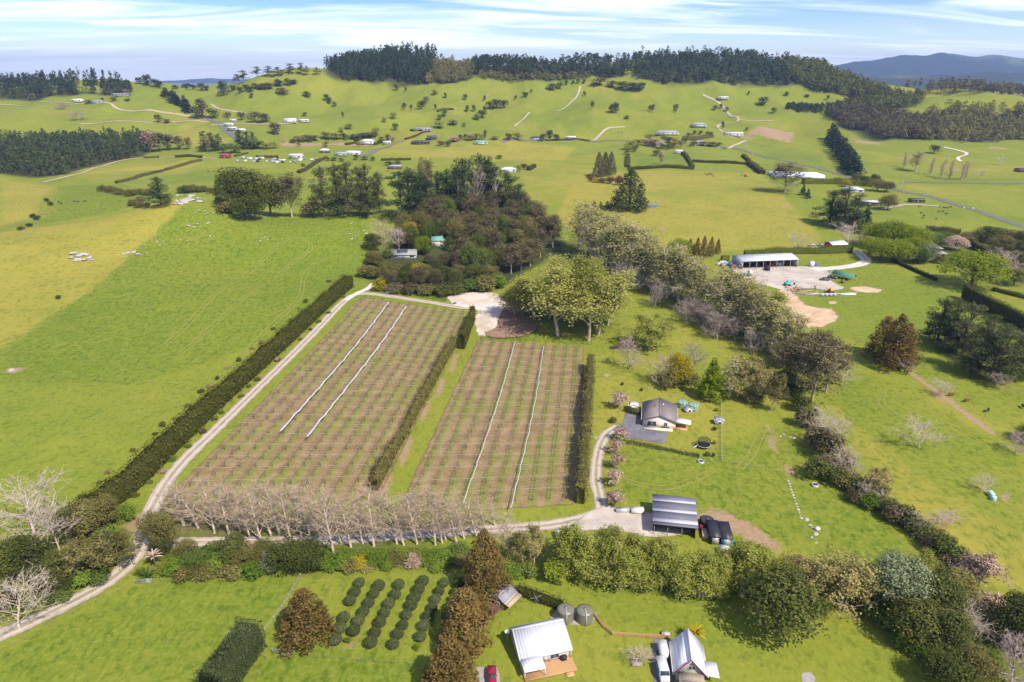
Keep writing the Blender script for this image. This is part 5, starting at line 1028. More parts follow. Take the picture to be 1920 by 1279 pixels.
row('broad_tree', [(704, 500, 472, 28, 'olive'), (722, 513, 490, 24, 'green'), (742, 516, 499, 22, 'olive'), (768, 518, 500, 24, 'totara'), (798, 516, 494, 28, 'olive'), (818, 508, 482, 28, 'totara'), (838, 502, 470, 32, 'gum'), (852, 490, 456, 34, 'totara'), (866, 508, 464, 36, 'gum'), (700, 522, 498, 28, 'totara'), (734, 532, 503, 32, 'gum'), (764, 536, 504, 34, 'totara'), (800, 536, 504, 36, 'olive'), (834, 532, 494, 38, 'totara'), (800, 478, 456, 18, 'green'), (728, 484, 466, 20, 'green'), (806, 494, 474, 22, 'gum'), (780, 506, 494, 18, 'fern'), (846, 470, 440, 26, 'totara')], 'house_garden_tree', 'leafy tree crowding the solar roofed house', 'tree', 'trees crowding the solar roofed house')
plant('bare_brown', 722, 462, 405, 52, 'bare_tree', 'leafless brown tree beside the solar roofed house', bark='tan'); plant('bare_tree', 748, 470, 418, 40, 'bare_tree', 'leafless pale tree above the solar roofed house'); plant('broad_tree', 768, 458, 412, 34, 'yellow_tree', 'yellow green tree above the solar roofed house', leaf='gold'); plant('oak', 793, 478, 438, 30, 'lime_tree', 'lime green tree between the two houses in the wood'); plant('broad_tree', 700, 470, 435, 34, 'evergreen_tree', 'dark round tree on the paddock side of the solar roofed house'); plant('gum', 806, 440, 402, 16, 'dead_tree', 'rust coloured dead conifer in the wood', leaf='russ', variant=0)
row('pine', [(768, 412, 308, 84), (870, 405, 290, 78), (900, 402, 282, 76), (840, 408, 312, 60), (948, 405, 318, 60), (800, 412, 328, 60), (822, 406, 316, 54), (784, 402, 332, 56), (972, 414, 340, 46), (860, 412, 300, 60), (915, 404, 296, 62)], 'pine', 'tall dark pine rising out of the wood behind the orchard', 'tree', 'tall pines in the wood'); row('open_pine', [(930, 408, 306, 58), (915, 400, 300, 50), (855, 400, 310, 44)], 'open_pine', 'thin crowned tall pine rising out of the wood', 'tree', 'thin crowned pines in the wood'); row('spar_pine', [(752, 400, 318, 46)], 'pine', 'bare stemmed pine at the paddock edge of the wood'); plant('bare_brown', 893, 408, 302, 40, 'dead_pine', 'tall dead grey pine among the living ones', bark='grey', variant=1); plant('airy_gum', 800, 395, 292, 42, 'rusty_gum', 'rust brown gum showing above the wood', variant=2); plant('far_cone', 974, 410, 372, 16, 'spruce', 'small pointed spruce at the field side of the wood', parts=True)
# trees on the crest of the rocky paddock
row('pine', [(608, 408, 306, 54), (634, 402, 302, 52), (655, 405, 298, 56), (690, 402, 302, 60), (676, 406, 312, 50), (712, 400, 318, 40)], 'pine', 'tall pine in the row behind the rocky paddock', 'tree', 'pines behind the rocky paddock', leaf='pine2'); row('broad_tree', [(450, 398, 308, 76, 'totara'), (480, 402, 308, 66, 'totara'), (430, 385, 318, 40, 'totara'), (508, 405, 325, 58, 'totara'), (468, 412, 360, 56, 'totara')], 'macrocarpa', 'great dark spreading tree behind the rock outcrop', 'tree', 'great trees behind the rock outcrop'); plant('airy_gum', 548, 408, 320, 56, 'gum_tree', 'grey brown gum between the great dark trees and the pines', leaf='gum'); plant('pine', 302, 385, 328, 44, 'pine', 'dark bushy pine beside the round shrubs', variant=1); plant('shrub', 585, 405, 375, 34, 'scrub_tree', 'scrubby tree at the foot of the pine row', 'tree', leaf='olive')
row('shrub', [(345, 362, 346, 24, 'totara'), (362, 360, 345, 22, 'olive'), (380, 360, 347, 20, 'olive'), (398, 362, 350, 18, 'olive'), (408, 366, 350, 16, 'totara'), (425, 400, 375, 34, 'olive'), (415, 385, 365, 22, 'totara')], 'scrub_bush', 'scrubby bush around the rock outcrop', 'bush', 'scrub around the rock outcrop')
row('shrub', [(191, 359, 346, 16), (203, 361, 348, 15), (209, 359, 347, 15), (216, 363, 351, 15), (225, 365, 352, 17), (242, 368, 354, 18), (252, 366, 354, 16), (265, 364, 353, 15), (278, 366, 352, 18), (250, 386, 372, 17), (263, 389, 376, 18), (264, 377, 366, 16), (276, 390, 379, 14)], 'round_shrub', 'rounded dark olive shrub in the double row on the valley field', 'shrub', 'round shrubs on the valley field', leaf='olive', parts=False)
row('shrub', [(70, 412, 403, 12), (62, 408, 400, 10), (55, 425, 418, 12), (95, 385, 377, 9), (88, 378, 371, 9), (40, 432, 424, 12), (110, 560, 553, 10), (448, 678, 668, 10), (408, 712, 704, 8)], 'field_bush', 'small dark bush alone in a field', 'bush', 'small bushes in the fields', parts=False)
# right hand middle distance
plant('redwood', 1180, 394, 314, 66, 'conifer', 'large dark conifer alone beside the small pond', variant=0, leaf='pine'); row('redwood', [(1122, 332, 283, 22, 'gum'), (1134, 330, 283, 22, 'gum'), (1145, 327, 282, 20, 'gum')], 'gum_tree', 'tall narrow brown gum of the trio in the middle field', 'tree', 'gum trio in the middle field'); row('shrub', [(1108, 340, 330, 12, 'maroon'), (1118, 342, 332, 14, 'gold'), (1130, 343, 333, 14, 'olive'), (1145, 344, 330, 16, 'maroon'), (1160, 347, 328, 14, 'maroon'), (1104, 334, 326, 10, 'totara')], 'field_shrub', 'reddish shrub under the gum trio', 'shrub', 'shrubs under the gum trio', parts=False)
row('redwood', [(1114, 396, 376, 12), (1126, 394, 377, 10), (1138, 394, 376, 10), (1146, 395, 378, 8), (1292, 482, 446, 16), (1306, 483, 444, 15), (1318, 484, 440, 16), (1332, 480, 442, 15), (1345, 476, 446, 12), (1300, 488, 455, 16)], 'small_conifer', 'narrow russet conifer of a small clump in the fields', 'tree', 'narrow russet conifers', parts=False); plant('willow', 1098, 398, 378, 22, 'willow', 'pale budding bush at the end of the field conifers', parts=False)
plant('oak', 1272, 486, 441, 44, 'lime_tree', 'round lime green tree beside the small russet conifers'); plant('bare_tree', 1496, 472, 430, 40, 'bare_tree', 'leafless white tree behind the golden conifer hedge'); plant('bare_tree', 1588, 462, 412, 62, 'bare_tree', 'large leafless white tree beside the lime green grove', variant=0)
row('oak', [(1640, 462, 412, 62), (1672, 468, 408, 72), (1705, 466, 418, 66), (1650, 490, 442, 58), (1682, 492, 445, 62), (1716, 485, 440, 48), (1628, 478, 440, 44)], 'lime_tree', 'lime green tree of the grove beside the grey house', 'tree', 'lime green grove'); plant('oak', 1820, 538, 462, 108, 'lime_tree', 'huge round lime green tree in front of the grey house', variant=0)
row('broad_tree', [(1735, 492, 452, 40, 'silver'), (1745, 462, 432, 44, 'green'), (1722, 495, 460, 34, 'green'), (1768, 458, 432, 40, 'green'), (1790, 470, 440, 40, 'blossom'), (1820, 452, 432, 40, 'willow'), (1845, 455, 422, 44, 'totara'), (1872, 452, 424, 46, 'totara'), (1900, 460, 428, 50, 'olive'), (1875, 470, 440, 48, 'olive'), (1925, 470, 430, 54, 'olive'), (1760, 494, 478, 18, 'redwood'), (1910, 500, 470, 40, 'totara'), (1900, 535, 500, 40, 'totara')], 'garden_tree', 'mixed garden tree around the grey house', 'tree', 'garden trees around the grey house'); plant('bare_brown', 1882, 530, 462, 86, 'bare_tree', 'spreading leafless brown tree beside the huge lime green tree', variant=1)
row('pine', [(1555, 418, 352, 54), (1580, 428, 345, 58), (1602, 430, 360, 46)], 'pine', 'dark pine of the clump below the farmhouses', 'tree', 'pines below the farmhouses'); plant('far_cone', 1620, 440, 378, 26, 'spruce', 'pointed dark spruce beside the pine clump', parts=True); plant('airy_gum', 1472, 360, 300, 62, 'gum_tree', 'sprawling half bare gum in front of the glasshouses', leaf='gum', variant=1); row('far_cone', [(1505, 366, 344, 13), (1514, 372, 352, 12)], 'small_conifer', 'little dark conifer near the sprawling gum', 'tree', 'two little conifers')
row('broad_tree', [(1664, 393, 362, 34, 'olive'), (1645, 358, 334, 28, 'olive'), (1662, 360, 338, 26, 'gum'), (1605, 345, 325, 26, 'totara'), (1622, 348, 328, 24, 'totara'), (1585, 350, 336, 20, 'gold'), (1640, 345, 325, 20, 'totara')], 'farm_tree', 'rounded tree around the roadside farmhouses', 'tree', 'trees around the farmhouses')
for i in range(18):
    t = i / 17; plant('far_cone', 1557 + 46 * t + RNG.uniform(-3, 3), 262 + 66 * t, 228 + 62 * t, 22 + 10 * t, 'shelter_pine', 'dark pine in the tall shelter row running down to the glasshouses', 'tree', 'tall pine shelter row', parts=False)
row('lombardy', [(1695, 315, 283, 9), (1744, 328, 293, 9), (1764, 333, 297, 12), (1780, 336, 298, 10), (1803, 338, 300, 11), (1809, 336, 303, 10)], 'lombardy_poplar', 'narrow leafless poplar in the roadside row', 'tree', 'narrow poplars by the road'); plant('thin_spring', 1716, 322, 278, 28, 'budding_poplar', 'budding yellow green poplar among the narrow leafless ones'); row('bare_tree', [(1836, 335, 314, 20), (1875, 310, 290, 20), (1790, 325, 312, 16)], 'bare_tree', 'small leafless tree by the far road', 'tree', 'small bare trees by the far road', parts=False); plant('far_tree', 1750, 288, 270, 22, 'round_tree', 'dark round tree beside the pale farm track', parts=False)

for i in range(16):                               # scrub fringe on the paddock side of the shelterbelt
    t = (i + RNG.random()) / 16; u = 148 + 490 * t; v = 948 - 428 * t
    plant('shrub', u - RNG.uniform(4, 14), v + RNG.uniform(-4, 2), v - RNG.uniform(6, 11) * (1.2 - 0.6 * t), RNG.uniform(9, 17) * (1.15 - 0.5 * t), 'fringe_shrub', 'brownish scrub growing along the paddock side of the long shelterbelt', 'shrub', 'scrub fringe of the shelterbelt', leaf=RNG.choice(['olive', 'willow', 'gum', 'hedge']), parts=False)
for i in range(18):                               # pale dead growth and weeds at its foot on the road side
    t = (i + RNG.random()) / 18; u = 262 + 395 * t; v = 930 - 380 * t
    plant('shrub', u - RNG.uniform(2, 8), v, v - RNG.uniform(5, 9) * (1.2 - 0.6 * t), RNG.uniform(8, 16) * (1.15 - 0.5 * t), 'foot_shrub', 'low weedy shrub at the road foot of the long shelterbelt', 'shrub', 'weeds at the foot of the shelterbelt', leaf=RNG.choice(['gum', 'olive', 'blossom', 'fern', 'hedge']), parts=False)

# ------------------------------------------------------------------ far trees on the hills
FAR = [(656, 153, 141, 6), (743, 170, 156, 9), (761, 172, 163, 5), (835, 185, 173, 6), (872, 188, 175, 10), (909, 190, 178, 6), (758, 207, 191, 9), (771, 207, 195, 6), (790, 205, 188, 14), (816, 206, 194, 6), (876, 210, 197, 8), (888, 210, 195, 8), (909, 215, 198, 8), (901, 220, 205, 14), (967, 187, 178, 6), (983, 182, 172, 8), (988, 183, 172, 7), (996, 174, 167, 5), (1062, 160, 150, 8), (1074, 158, 150, 7), (1084, 157, 147, 8), (1095, 157, 148, 8), (1096, 181, 170, 7), (1110, 204, 188, 8), (1148, 213, 193, 10), (1155, 213, 190, 12), (1144, 212, 198, 8), (1218, 208, 196, 8), (1224, 211, 194, 9), (1266, 212, 194, 12), (1175, 223, 216, 9),
       (472, 184, 174, 8), (575, 182, 170, 14), (612, 190, 175, 12), (619, 195, 182, 10), (627, 200, 190, 8), (572, 218, 210, 8), (643, 222, 208, 5), (1340, 207, 196, 9), (1352, 203, 194, 7), (1362, 209, 200, 8), (1404, 178, 170, 5), (1430, 197, 181, 20), (1450, 212, 201, 10), (1474, 180, 171, 9), (1513, 182, 176, 9), (1400, 245, 238, 6), (1354, 243, 226, 8), (1552, 187, 178, 6)]
row('far_tree', FAR, 'hill_tree', 'small dark tree dotted on the open green hillside', 'tree', 'dotted hillside trees', parts=False)
row('far_tree', [(737, 223, 209, 14, 'birch'), (721, 230, 219, 9, 'birch'), (742, 245, 230, 13, 'green'), (824, 225, 214, 9, 'green'), (834, 219, 206, 10, 'green'), (823, 240, 226, 22, 'birch'), (850, 235, 223, 18, 'willow'), (655, 243, 231, 14, 'birch'), (530, 177, 163, 22, 'olive'), (640, 248, 238, 10, 'birch'), (895, 225, 212, 16, 'birch'), (870, 238, 228, 8, 'willow')], 'hill_bush', 'rounded pale green bush in the foot of the hills', 'bush', 'pale bushes at the foot of the hills', parts=False)
row('far_tree', [(1036, 170, 155, 20), (1050, 167, 153, 16), (1125, 160, 145, 26, 'olive'), (1148, 165, 150, 20), (1165, 167, 152, 22), (1185, 168, 154, 24), (1200, 169, 154, 24), (930, 203, 184, 24), (945, 203, 186, 16), (918, 205, 188, 18, 'olive'), (905, 222, 206, 16, 'olive'), (895, 226, 212, 12, 'birch'), (800, 192, 180, 14, 'olive'), (795, 200, 186, 14, 'olive'), (815, 178, 168, 10, 'olive')], 'gully_tree', 'bushy tree in a hill gully below the ridge forest', 'tree', 'gully trees', parts=False)
row('open_pine', [(457, 152, 131, 22), (483, 144, 124, 19), (503, 143, 123, 20), (522, 142, 125, 24), (545, 139, 118, 19), (565, 139, 117, 15), (575, 141, 123, 14), (594, 140, 126, 15), (445, 155, 138, 14)], 'ridge_tree', 'umbrella shaped dark tree on the skyline of the left ridge', 'tree', 'skyline trees of the left ridge', parts=False, leaf='pine')
row('far_tree', [(420, 180, 150, 17, 'pine'), (415, 176, 158, 14, 'pine'), (350, 168, 156, 18, 'pine'), (362, 168, 158, 14, 'pine'), (378, 170, 155, 14, 'pine'), (388, 170, 160, 10, 'pine'), (328, 167, 159, 12, 'pine'), (165, 161, 147, 16, 'pine'), (178, 160, 147, 14, 'pine'), (208, 161, 146, 16, 'pine'), (222, 160, 147, 18, 'pine'), (262, 157, 144, 14, 'pine'), (276, 160, 139, 18, 'pine'), (292, 163, 147, 16, 'pine'), (300, 166, 152, 12, 'pine'), (235, 162, 150, 12, 'pine'), (192, 162, 152, 12, 'pine')], 'ridge_tree', 'dark clumped tree on the low left skyline', 'tree', 'skyline trees at the saddle', parts=False)
for i in range(14):
    t = i / 13; plant('far_tree', 440 + 115 * t + RNG.uniform(-4, 4), 174 - 14 * t + RNG.uniform(-4, 3), 160 - 14 * t + RNG.uniform(-4, 4), 13, 'gully_tree', 'grey green tree in the line below the left skyline', 'tree', 'tree line below the left ridge', leaf=RNG.choice(['pine', 'gum', 'totara']), parts=False)
for i in range(14):
    t = i / 13; plant('far_cone', 312 + 44 * t + RNG.uniform(-4, 4), 180 + 30 * t + RNG.uniform(-2, 4), 165 + 20 * t + RNG.uniform(-4, 4), 15, 'hillside_pine', 'dark pine in the short belt above the winding dirt road', 'tree', 'pine belt above the dirt road', parts=False)
row('far_tree', [(368, 221, 196, 22, 'green'), (382, 223, 188, 22, 'olive'), (376, 205, 184, 16, 'pine'), (400, 222, 203, 22, 'green'), (428, 224, 209, 17, 'olive'), (452, 225, 208, 19, 'olive'), (478, 229, 208, 22, 'olive'), (492, 230, 210, 22, 'olive'), (500, 228, 212, 16, 'olive'), (298, 230, 213, 14, 'olive'), (312, 231, 222, 14, 'olive'), (517, 253, 228, 22, 'gum'), (212, 190, 181, 14, 'olive'), (240, 190, 184, 10, 'olive'), (168, 194, 187, 14, 'olive'), (192, 189, 183, 6, 'pine'), (318, 193, 180, 12, 'green')], 'farm_tree', 'rounded tree around the hill farm buildings', 'tree', 'trees around the hill farm', parts=False)
row('bare_brown', [(147, 226, 206, 32), (112, 205, 192, 26), (125, 200, 190, 18), (222, 178, 164, 36), (200, 178, 165, 26), (238, 178, 166, 20), (62, 188, 173, 14), (532, 268, 256, 10)], 'bare_tree', 'leafless mauve tree on the left farm hills', 'tree', 'mauve bare trees on the hills', parts=False)
row('pine', [(385, 284, 244, 24), (398, 284, 246, 24), (412, 282, 250, 22), (452, 280, 240, 22), (465, 280, 244, 24), (476, 276, 246, 18)], 'pine', 'dark pine of the pairs beside the valley road', 'tree', 'pines beside the valley road', parts=False)
row('far_tree', [(418, 287, 270, 20, 'fern'), (438, 287, 268, 26, 'fern'), (485, 279, 262, 26, 'fern'), (500, 280, 266, 18, 'birch'), (515, 278, 264, 16, 'birch'), (282, 285, 242, 24, 'russ'), (300, 285, 246, 24, 'gum'), (318, 283, 250, 22, 'gum'), (336, 281, 254, 18, 'gum'), (355, 280, 255, 14, 'olive')], 'valley_tree', 'light coloured valley tree beside the dark pines', 'tree', 'light valley trees', parts=False)
row('far_tree', [(560, 266, 254, 20, 'olive'), (575, 265, 252, 22, 'olive'), (590, 264, 252, 20, 'olive'), (612, 262, 246, 22, 'olive'), (630, 262, 248, 18, 'olive'), (548, 268, 260, 14, 'gum'), (645, 262, 248, 14, 'totara'), (662, 262, 250, 16, 'olive'), (680, 258, 248, 24, 'olive'), (695, 257, 246, 24, 'olive'), (705, 255, 238, 16, 'birch'), (672, 265, 252, 12, 'gum'), (727, 264, 251, 10, 'gum'), (716, 265, 255, 12, 'oak'), (736, 266, 256, 10, 'blossom'),
       (826, 273, 263, 16, 'maroon'), (840, 275, 264, 14, 'totara'), (850, 266, 254, 22, 'blossom'), (863, 262, 252, 8, 'pine'), (872, 262, 250, 8, 'pine'), (882, 264, 250, 18, 'willow'), (892, 262, 250, 10, 'green'), (900, 262, 249, 12, 'birch'), (910, 262, 242, 7, 'gum'), (954, 263, 249, 14, 'maroon'), (970, 262, 247, 18, 'willow'), (1018, 265, 250, 14, 'totara'), (1030, 263, 243, 14, 'pine'), (1042, 264, 250, 14, 'totara'), (928, 262, 254, 16, 'willow'), (937, 298, 290, 14, 'totara'), (668, 300, 288, 10, 'totara'), (683, 300, 292, 12, 'totara'), (700, 301, 293, 10, 'totara'), (730, 310, 302, 18, 'totara'), (745, 308, 300, 14, 'olive'), (972, 322, 308, 12, 'birch'), (983, 318, 306, 14, 'totara'), (560, 275, 266, 9, 'oak'), (612, 276, 264, 12, 'oak'), (672, 275, 265, 11, 'oak'), (568, 312, 306, 10, 'totara'), (615, 302, 294, 8, 'totara'), (627, 302, 294, 11, 'totara'), (640, 303, 295, 10, 'totara')], 'valley_garden_tree', 'garden tree among the valley houses', 'tree', 'garden trees among the valley houses', parts=False)
row('far_tree', [(1182, 280, 262, 24, 'birch'), (1196, 274, 260, 20, 'gold'), (1210, 273, 258, 22, 'blossom'), (1225, 275, 260, 26, 'russ'), (1218, 262, 250, 16, 'birch'), (1238, 278, 262, 18, 'blossom'), (1245, 265, 254, 16, 'green'), (1255, 268, 256, 16, 'totara'), (1265, 270, 258, 14, 'gold'), (1190, 285, 272, 14, 'green'), (1230, 292, 280, 16, 'green'), (1238, 308, 284, 9, 'russ'), (1242, 280, 268, 12, 'green'), (1252, 280, 270, 12, 'totara'), (1263, 278, 268, 14, 'totara'), (1276, 276, 262, 12, 'olive'), (1176, 290, 278, 12, 'olive')], 'blossom_garden_tree', 'tree in the blossoming garden above the boxed hedge', 'tree', 'trees of the blossoming garden', parts=False)
row('far_tree', [(1290, 256, 248, 10, 'totara'), (1302, 252, 244, 8, 'totara'), (1314, 252, 244, 8, 'totara'), (1326, 254, 246, 9, 'totara'), (1332, 256, 247, 10, 'totara'), (1300, 274, 264, 14, 'totara'), (1318, 274, 264, 16, 'olive'), (1335, 275, 265, 18, 'olive'), (1348, 275, 266, 14, 'olive'), (1285, 268, 258, 12, 'olive')], 'roadside_tree', 'dark clipped tree around the stone mansion', 'tree', 'trees around the stone mansion', parts=False)
# ------------------------------------------------------------------ woods that read as one mass
def mass(name, poly, n, h, wd, leaf, label, seed, form='cone', deep=0, nl=46, ls=1.9, trunks=True, px=True, mixl=None):
    g_ = np.random.default_rng(seed); P = np.array(wpoly(poly) if px else poly); x0, y0 = P.min(0); x1, y1 = P.max(0); V = []; NR = []; TT = []; T0 = []; T1 = []; k = 0; SZ = []; tries = 0
    while k < n and tries < n * 60:
        tries += 1
        x = g_.uniform(x0, x1); y = g_.uniform(y0, y1 + deep)
        yy = y if y <= y1 else y1 - 1
        if deep and g_.uniform() < 0.5: yy = y - g_.uniform(0, deep)
        if not in_poly(np.array(x), np.array(yy), P): continue
        k += 1; z = float(H(x, y)); hh = h * g_.uniform(0.72, 1.18); ww = wd * 1.3 * g_.uniform(0.75, 1.25)
        q = g_.uniform(0.12 if form == 'cone' else 0.2, 1, nl); a = g_.uniform(0, 6.28, nl)
        if form == 'cone': r_ = ww / 2 * (1.04 - q) ** 0.48 * g_.uniform(0.55, 1.05, nl)
        elif form == 'spar': q = g_.uniform(0.32, 1, nl); r_ = ww / 2 * np.sin(np.clip((q - 0.28) / 0.75, 0.05, 1) * 3.0) * g_.uniform(0.4, 1.05, nl)
        else: r_ = ww / 2 * np.sqrt(np.clip(1 - ((q - 0.5) / 0.52) ** 2, 0.02, 1)) * g_.uniform(0.55, 1.05, nl)
        V.append(np.c_[x + r_ * np.cos(a), y + r_ * np.sin(a), z + hh * q]); NR.append(np.c_[np.cos(a), np.sin(a), 0.5 + 0 * a] + g_.normal(size=(nl, 3)) * 0.35)
        TT.append(np.clip(g_.uniform(0.15, 0.85) * 0.6 + g_.uniform(0, 0.4, nl), 0, 1)); T0.append((x, y, z - 0.5)); T1.append((x, y, z + hh * 0.9))
    V = np.concatenate(V); NR = unit(np.concatenate(NR)); lv = leaf_quads(g_, V, NR, ls * 1.22, 0.8, np.concatenate(TT))
    T0 = np.array(T0); T1 = np.array(T1); e = tag(bpy.data.objects.new(name, None), label, 'forest', kind='stuff'); bpy.data.objects.remove(e)
    tk = prisms(T0, T1, np.full(len(T0), 0.32), np.full(len(T0), 0.12), 3)
    Vv = np.r_[lv[0], tk[0]]; Q = np.r_[lv[1], tk[1] + len(lv[0])]; qm = np.r_[np.zeros(len(lv[1]), int), np.ones(len(tk[1]), int)]
    me = mesh_np(name, Vv, Q, attrs={'tint': np.r_[lv[2], np.full(len(tk[0]), 0.4)]}, qm=qm)
    return tag(link(name, me, [LM[leaf], BARK['brown']]), label, 'forest', kind='stuff')
mass('pine_forest', WOODS['plantation'], 900, 21, 9, 'pine', 'dark pine plantation block on the valley floor', 401, 'cone', 0, 60, 1.7)
mass('pine_forest', [(606, 134), (640, 150), (700, 156), (745, 157), (800, 159), (812, 150), (812, 128), (760, 118), (680, 118), (620, 126)], 640, 25, 9, 'pine', 'dense dark pine forest on the left part of the ridge', 402, 'cone', 130, 50, 2.4)
mass('bush', [(800, 158), (850, 157), (868, 150), (890, 144), (890, 128), (812, 124)], 260, 18, 10, 'olive', 'lighter bush on the shoulder beside the ridge pines', 403, 'dome', 60, 46, 2.3)
mass('pine_forest', [(886, 143), (940, 147), (1000, 149), (1060, 148), (1120, 145), (1185, 142), (1185, 128), (1090, 129), (960, 131), (886, 127)], 480, 22, 10, 'pine', 'band of dark pines along the middle of the ridge', 404, 'spar', 110, 46, 2.5)
mass('bush', [(900, 148), (1000, 151), (1060, 151), (1110, 148), (1105, 144), (900, 144)], 110, 12, 10, 'olive', 'bushy undergrowth at the foot of the ridge pines', 405, 'dome', 0, 40, 2.2)
mass('pine_forest', [(1178, 145), (1230, 158), (1300, 157), (1400, 157), (1480, 160), (1510, 150), (1440, 124), (1360, 119), (1200, 126)], 760, 15, 9, 'pine', 'young dark forest covering the right part of the ridge', 406, 'cone', 110, 42, 2.4)
mass('pine_forest', [(1200, 124), (1270, 121), (1330, 119), (1420, 119), (1480, 127), (1480, 124), (1400, 117), (1280, 117), (1200, 121)], 130, 25, 10, 'pine', 'skyline row of tall spindly pines on the right ridge', 407, 'spar', 40, 44, 2.3)
mass('bush', [(1470, 148), (1500, 165), (1560, 176), (1600, 186), (1640, 192), (1690, 198), (1690, 188), (1620, 168), (1560, 145), (1490, 128)], 520, 20, 12, 'totara', 'dark native bush on the slope below the right ridge end', 408, 'dome', 60, 46, 2.4)
mass('bush', [(1548, 214), (1580, 240), (1640, 262), (1700, 262), (1760, 262), (1780, 250), (1700, 222), (1640, 208), (1590, 198)], 380, 16, 11, 'gum', 'brown grey native bush on the right hillside', 409, 'dome', 0, 50, 2.0)
mass('bush', [(1640, 255), (1700, 264), (1760, 264), (1830, 270), (1980, 262), (1980, 210), (1860, 206), (1760, 212), (1700, 225)], 420, 15, 10, 'olive', 'tangled olive bush along the right valley side', 410, 'dome', 0, 50, 2.0)
mass('bush', [(1600, 200), (1680, 212), (1720, 200), (1735, 184), (1690, 184), (1640, 188)], 170, 18, 11, 'totara', 'dark bush between the right ridge and the high paddock', 411, 'dome', 0, 46, 2.2)
mass('pine_forest', [(1740, 180), (1800, 179), (1880, 179), (1980, 178), (1980, 175), (1740, 176)], 150, 19, 11, 'gum', 'row of tall trees behind the high right paddock', 412, 'spar', 90, 44, 2.2)
mass('pine_forest', [(1470, 205), (1500, 212), (1560, 214), (1575, 200), (1500, 198), (1478, 198)], 200, 7, 5, 'pine', 'young pine planting below the right ridge', 413, 'cone', 0, 30, 1.5)
mass('pine_forest', [(-160, 190), (0, 186), (80, 187), (150, 178), (188, 177), (180, 170), (100, 164), (0, 164), (-160, 168)], 420, 24, 10, 'pine', 'dark forest on the far left hillside', 414, 'cone', 120, 44, 2.4)
mass('pine_forest', [(188, 178), (240, 180), (250, 178), (240, 172), (190, 172)], 60, 18, 9, 'pine', 'short dark shelter belt above the far left farmhouse', 415, 'cone', 20, 44, 2.2)
# ferny growth on the bank of the wood
def tussock(name, poly, n, size, hgt, leaf, label, seed, cat):
    g_ = np.random.default_rng(seed); P = np.array(wpoly(poly)); x = g_.uniform(P[:, 0].min(), P[:, 0].max(), n * 4); y = g_.uniform(P[:, 1].min(), P[:, 1].max(), n * 4); m = in_poly(x, y, P); x, y = x[m][:n], y[m][:n]
    cl = np.clip(0.5 + 1.6 * fbm(x / 3.0, y / 3.0, 3, seed), 0.08, 1); z = H(x, y) + cl * hgt * g_.uniform(0.1, 1, len(x))
    lv = leaf_quads(g_, np.c_[x, y, z], unit(g_.normal(size=(len(x), 3)) * 0.6 + np.array([0, 0, 1])), size, 0.6, np.clip(cl + g_.uniform(-0.4, 0.3, len(x)), 0, 1))
    return tag(link(name, pack(name, [lv]), LM[leaf]), label, cat, kind='stuff')
tussock('ground_cover', [(705, 548), (760, 553), (835, 566), (840, 556), (820, 548), (710, 540)], 2200, 0.6, 1.0, 'fern', 'rough green growth between the wood and the orchard road', 501, 'ground cover')
tussock('ground_cover', [(290, 1082), (300, 1040), (330, 1025), (560, 1030), (760, 1028), (880, 1030), (880, 1058), (600, 1068), (300, 1086)], 9000, 0.34, 0.7, 'fern', 'damp weedy growth along the stream below the lane', 502, 'ground cover')
tussock('ground_cover', [(1540, 890), (1600, 930), (1720, 1010), (1780, 1070), (1800, 1060), (1740, 1000), (1640, 930), (1560, 870)], 3500, 0.34, 0.8, 'olive', 'rank grass along the boundary stream', 503, 'ground cover')
tussock('ground_cover', [(900, 626), (960, 630), (1010, 622), (1110, 640), (1110, 648), (1000, 640), (900, 638)], 1600, 0.45, 0.7, 'fern', 'rough grass on the headland above the smaller orchard', 504, 'ground cover')
tussock('ground_cover', [(1400, 1130), (1640, 1150), (1790, 1250), (1800, 1290), (1900, 1290), (1860, 1180), (1720, 1080), (1450, 1100)], 9000, 0.34, 0.9, 'fern', 'shady undergrowth of the corner grove', 505, 'ground cover')
tussock('ground_cover', [(-20, 1150), (60, 1100), (150, 1060), (230, 990), (250, 1000), (190, 1085), (60, 1140), (-20, 1170)], 4500, 0.34, 0.8, 'fern', 'weedy bank above the gravel road', 506, 'ground cover')

# ------------------------------------------------------------------ buildings
def pal(name, col, **k): return simple(name, col, **k)
WHITE = pal('white_paint', (0.64, 0.62, 0.58), var=0.06, scale=0.8); CREAM = pal('cream_wall', (0.70, 0.62, 0.48), var=0.08, scale=0.8); GLASS = pal('window_glass', (0.035, 0.045, 0.055), rough=0.12, var=0.3, spec=0.6); SAGE = pal('sage_wall', (0.30, 0.31, 0.24), var=0.12); TIMBER = pal('deck_timber', (0.50, 0.29, 0.13), var=0.15, scale=3); OLDW = pal('old_timber', (0.34, 0.28, 0.21), var=0.3, scale=3); REDP = pal('red_paint', (0.32, 0.035, 0.03), var=0.15); DARKW = pal('dark_wall', (0.06, 0.055, 0.05), var=0.2); BRICKW = pal('brown_wall', (0.17, 0.095, 0.065), var=0.2); GREYW = pal('grey_wall', (0.42, 0.43, 0.44), var=0.1); BLACKM = pal('black_metal', (0.03, 0.03, 0.034), rough=0.45, var=0.15); STEELG = pal('galv', (0.55, 0.56, 0.58), rough=0.4, var=0.12, metal=0.4); CREAMSAIL = pal('cream_sail', (0.72, 0.66, 0.53), var=0.06)
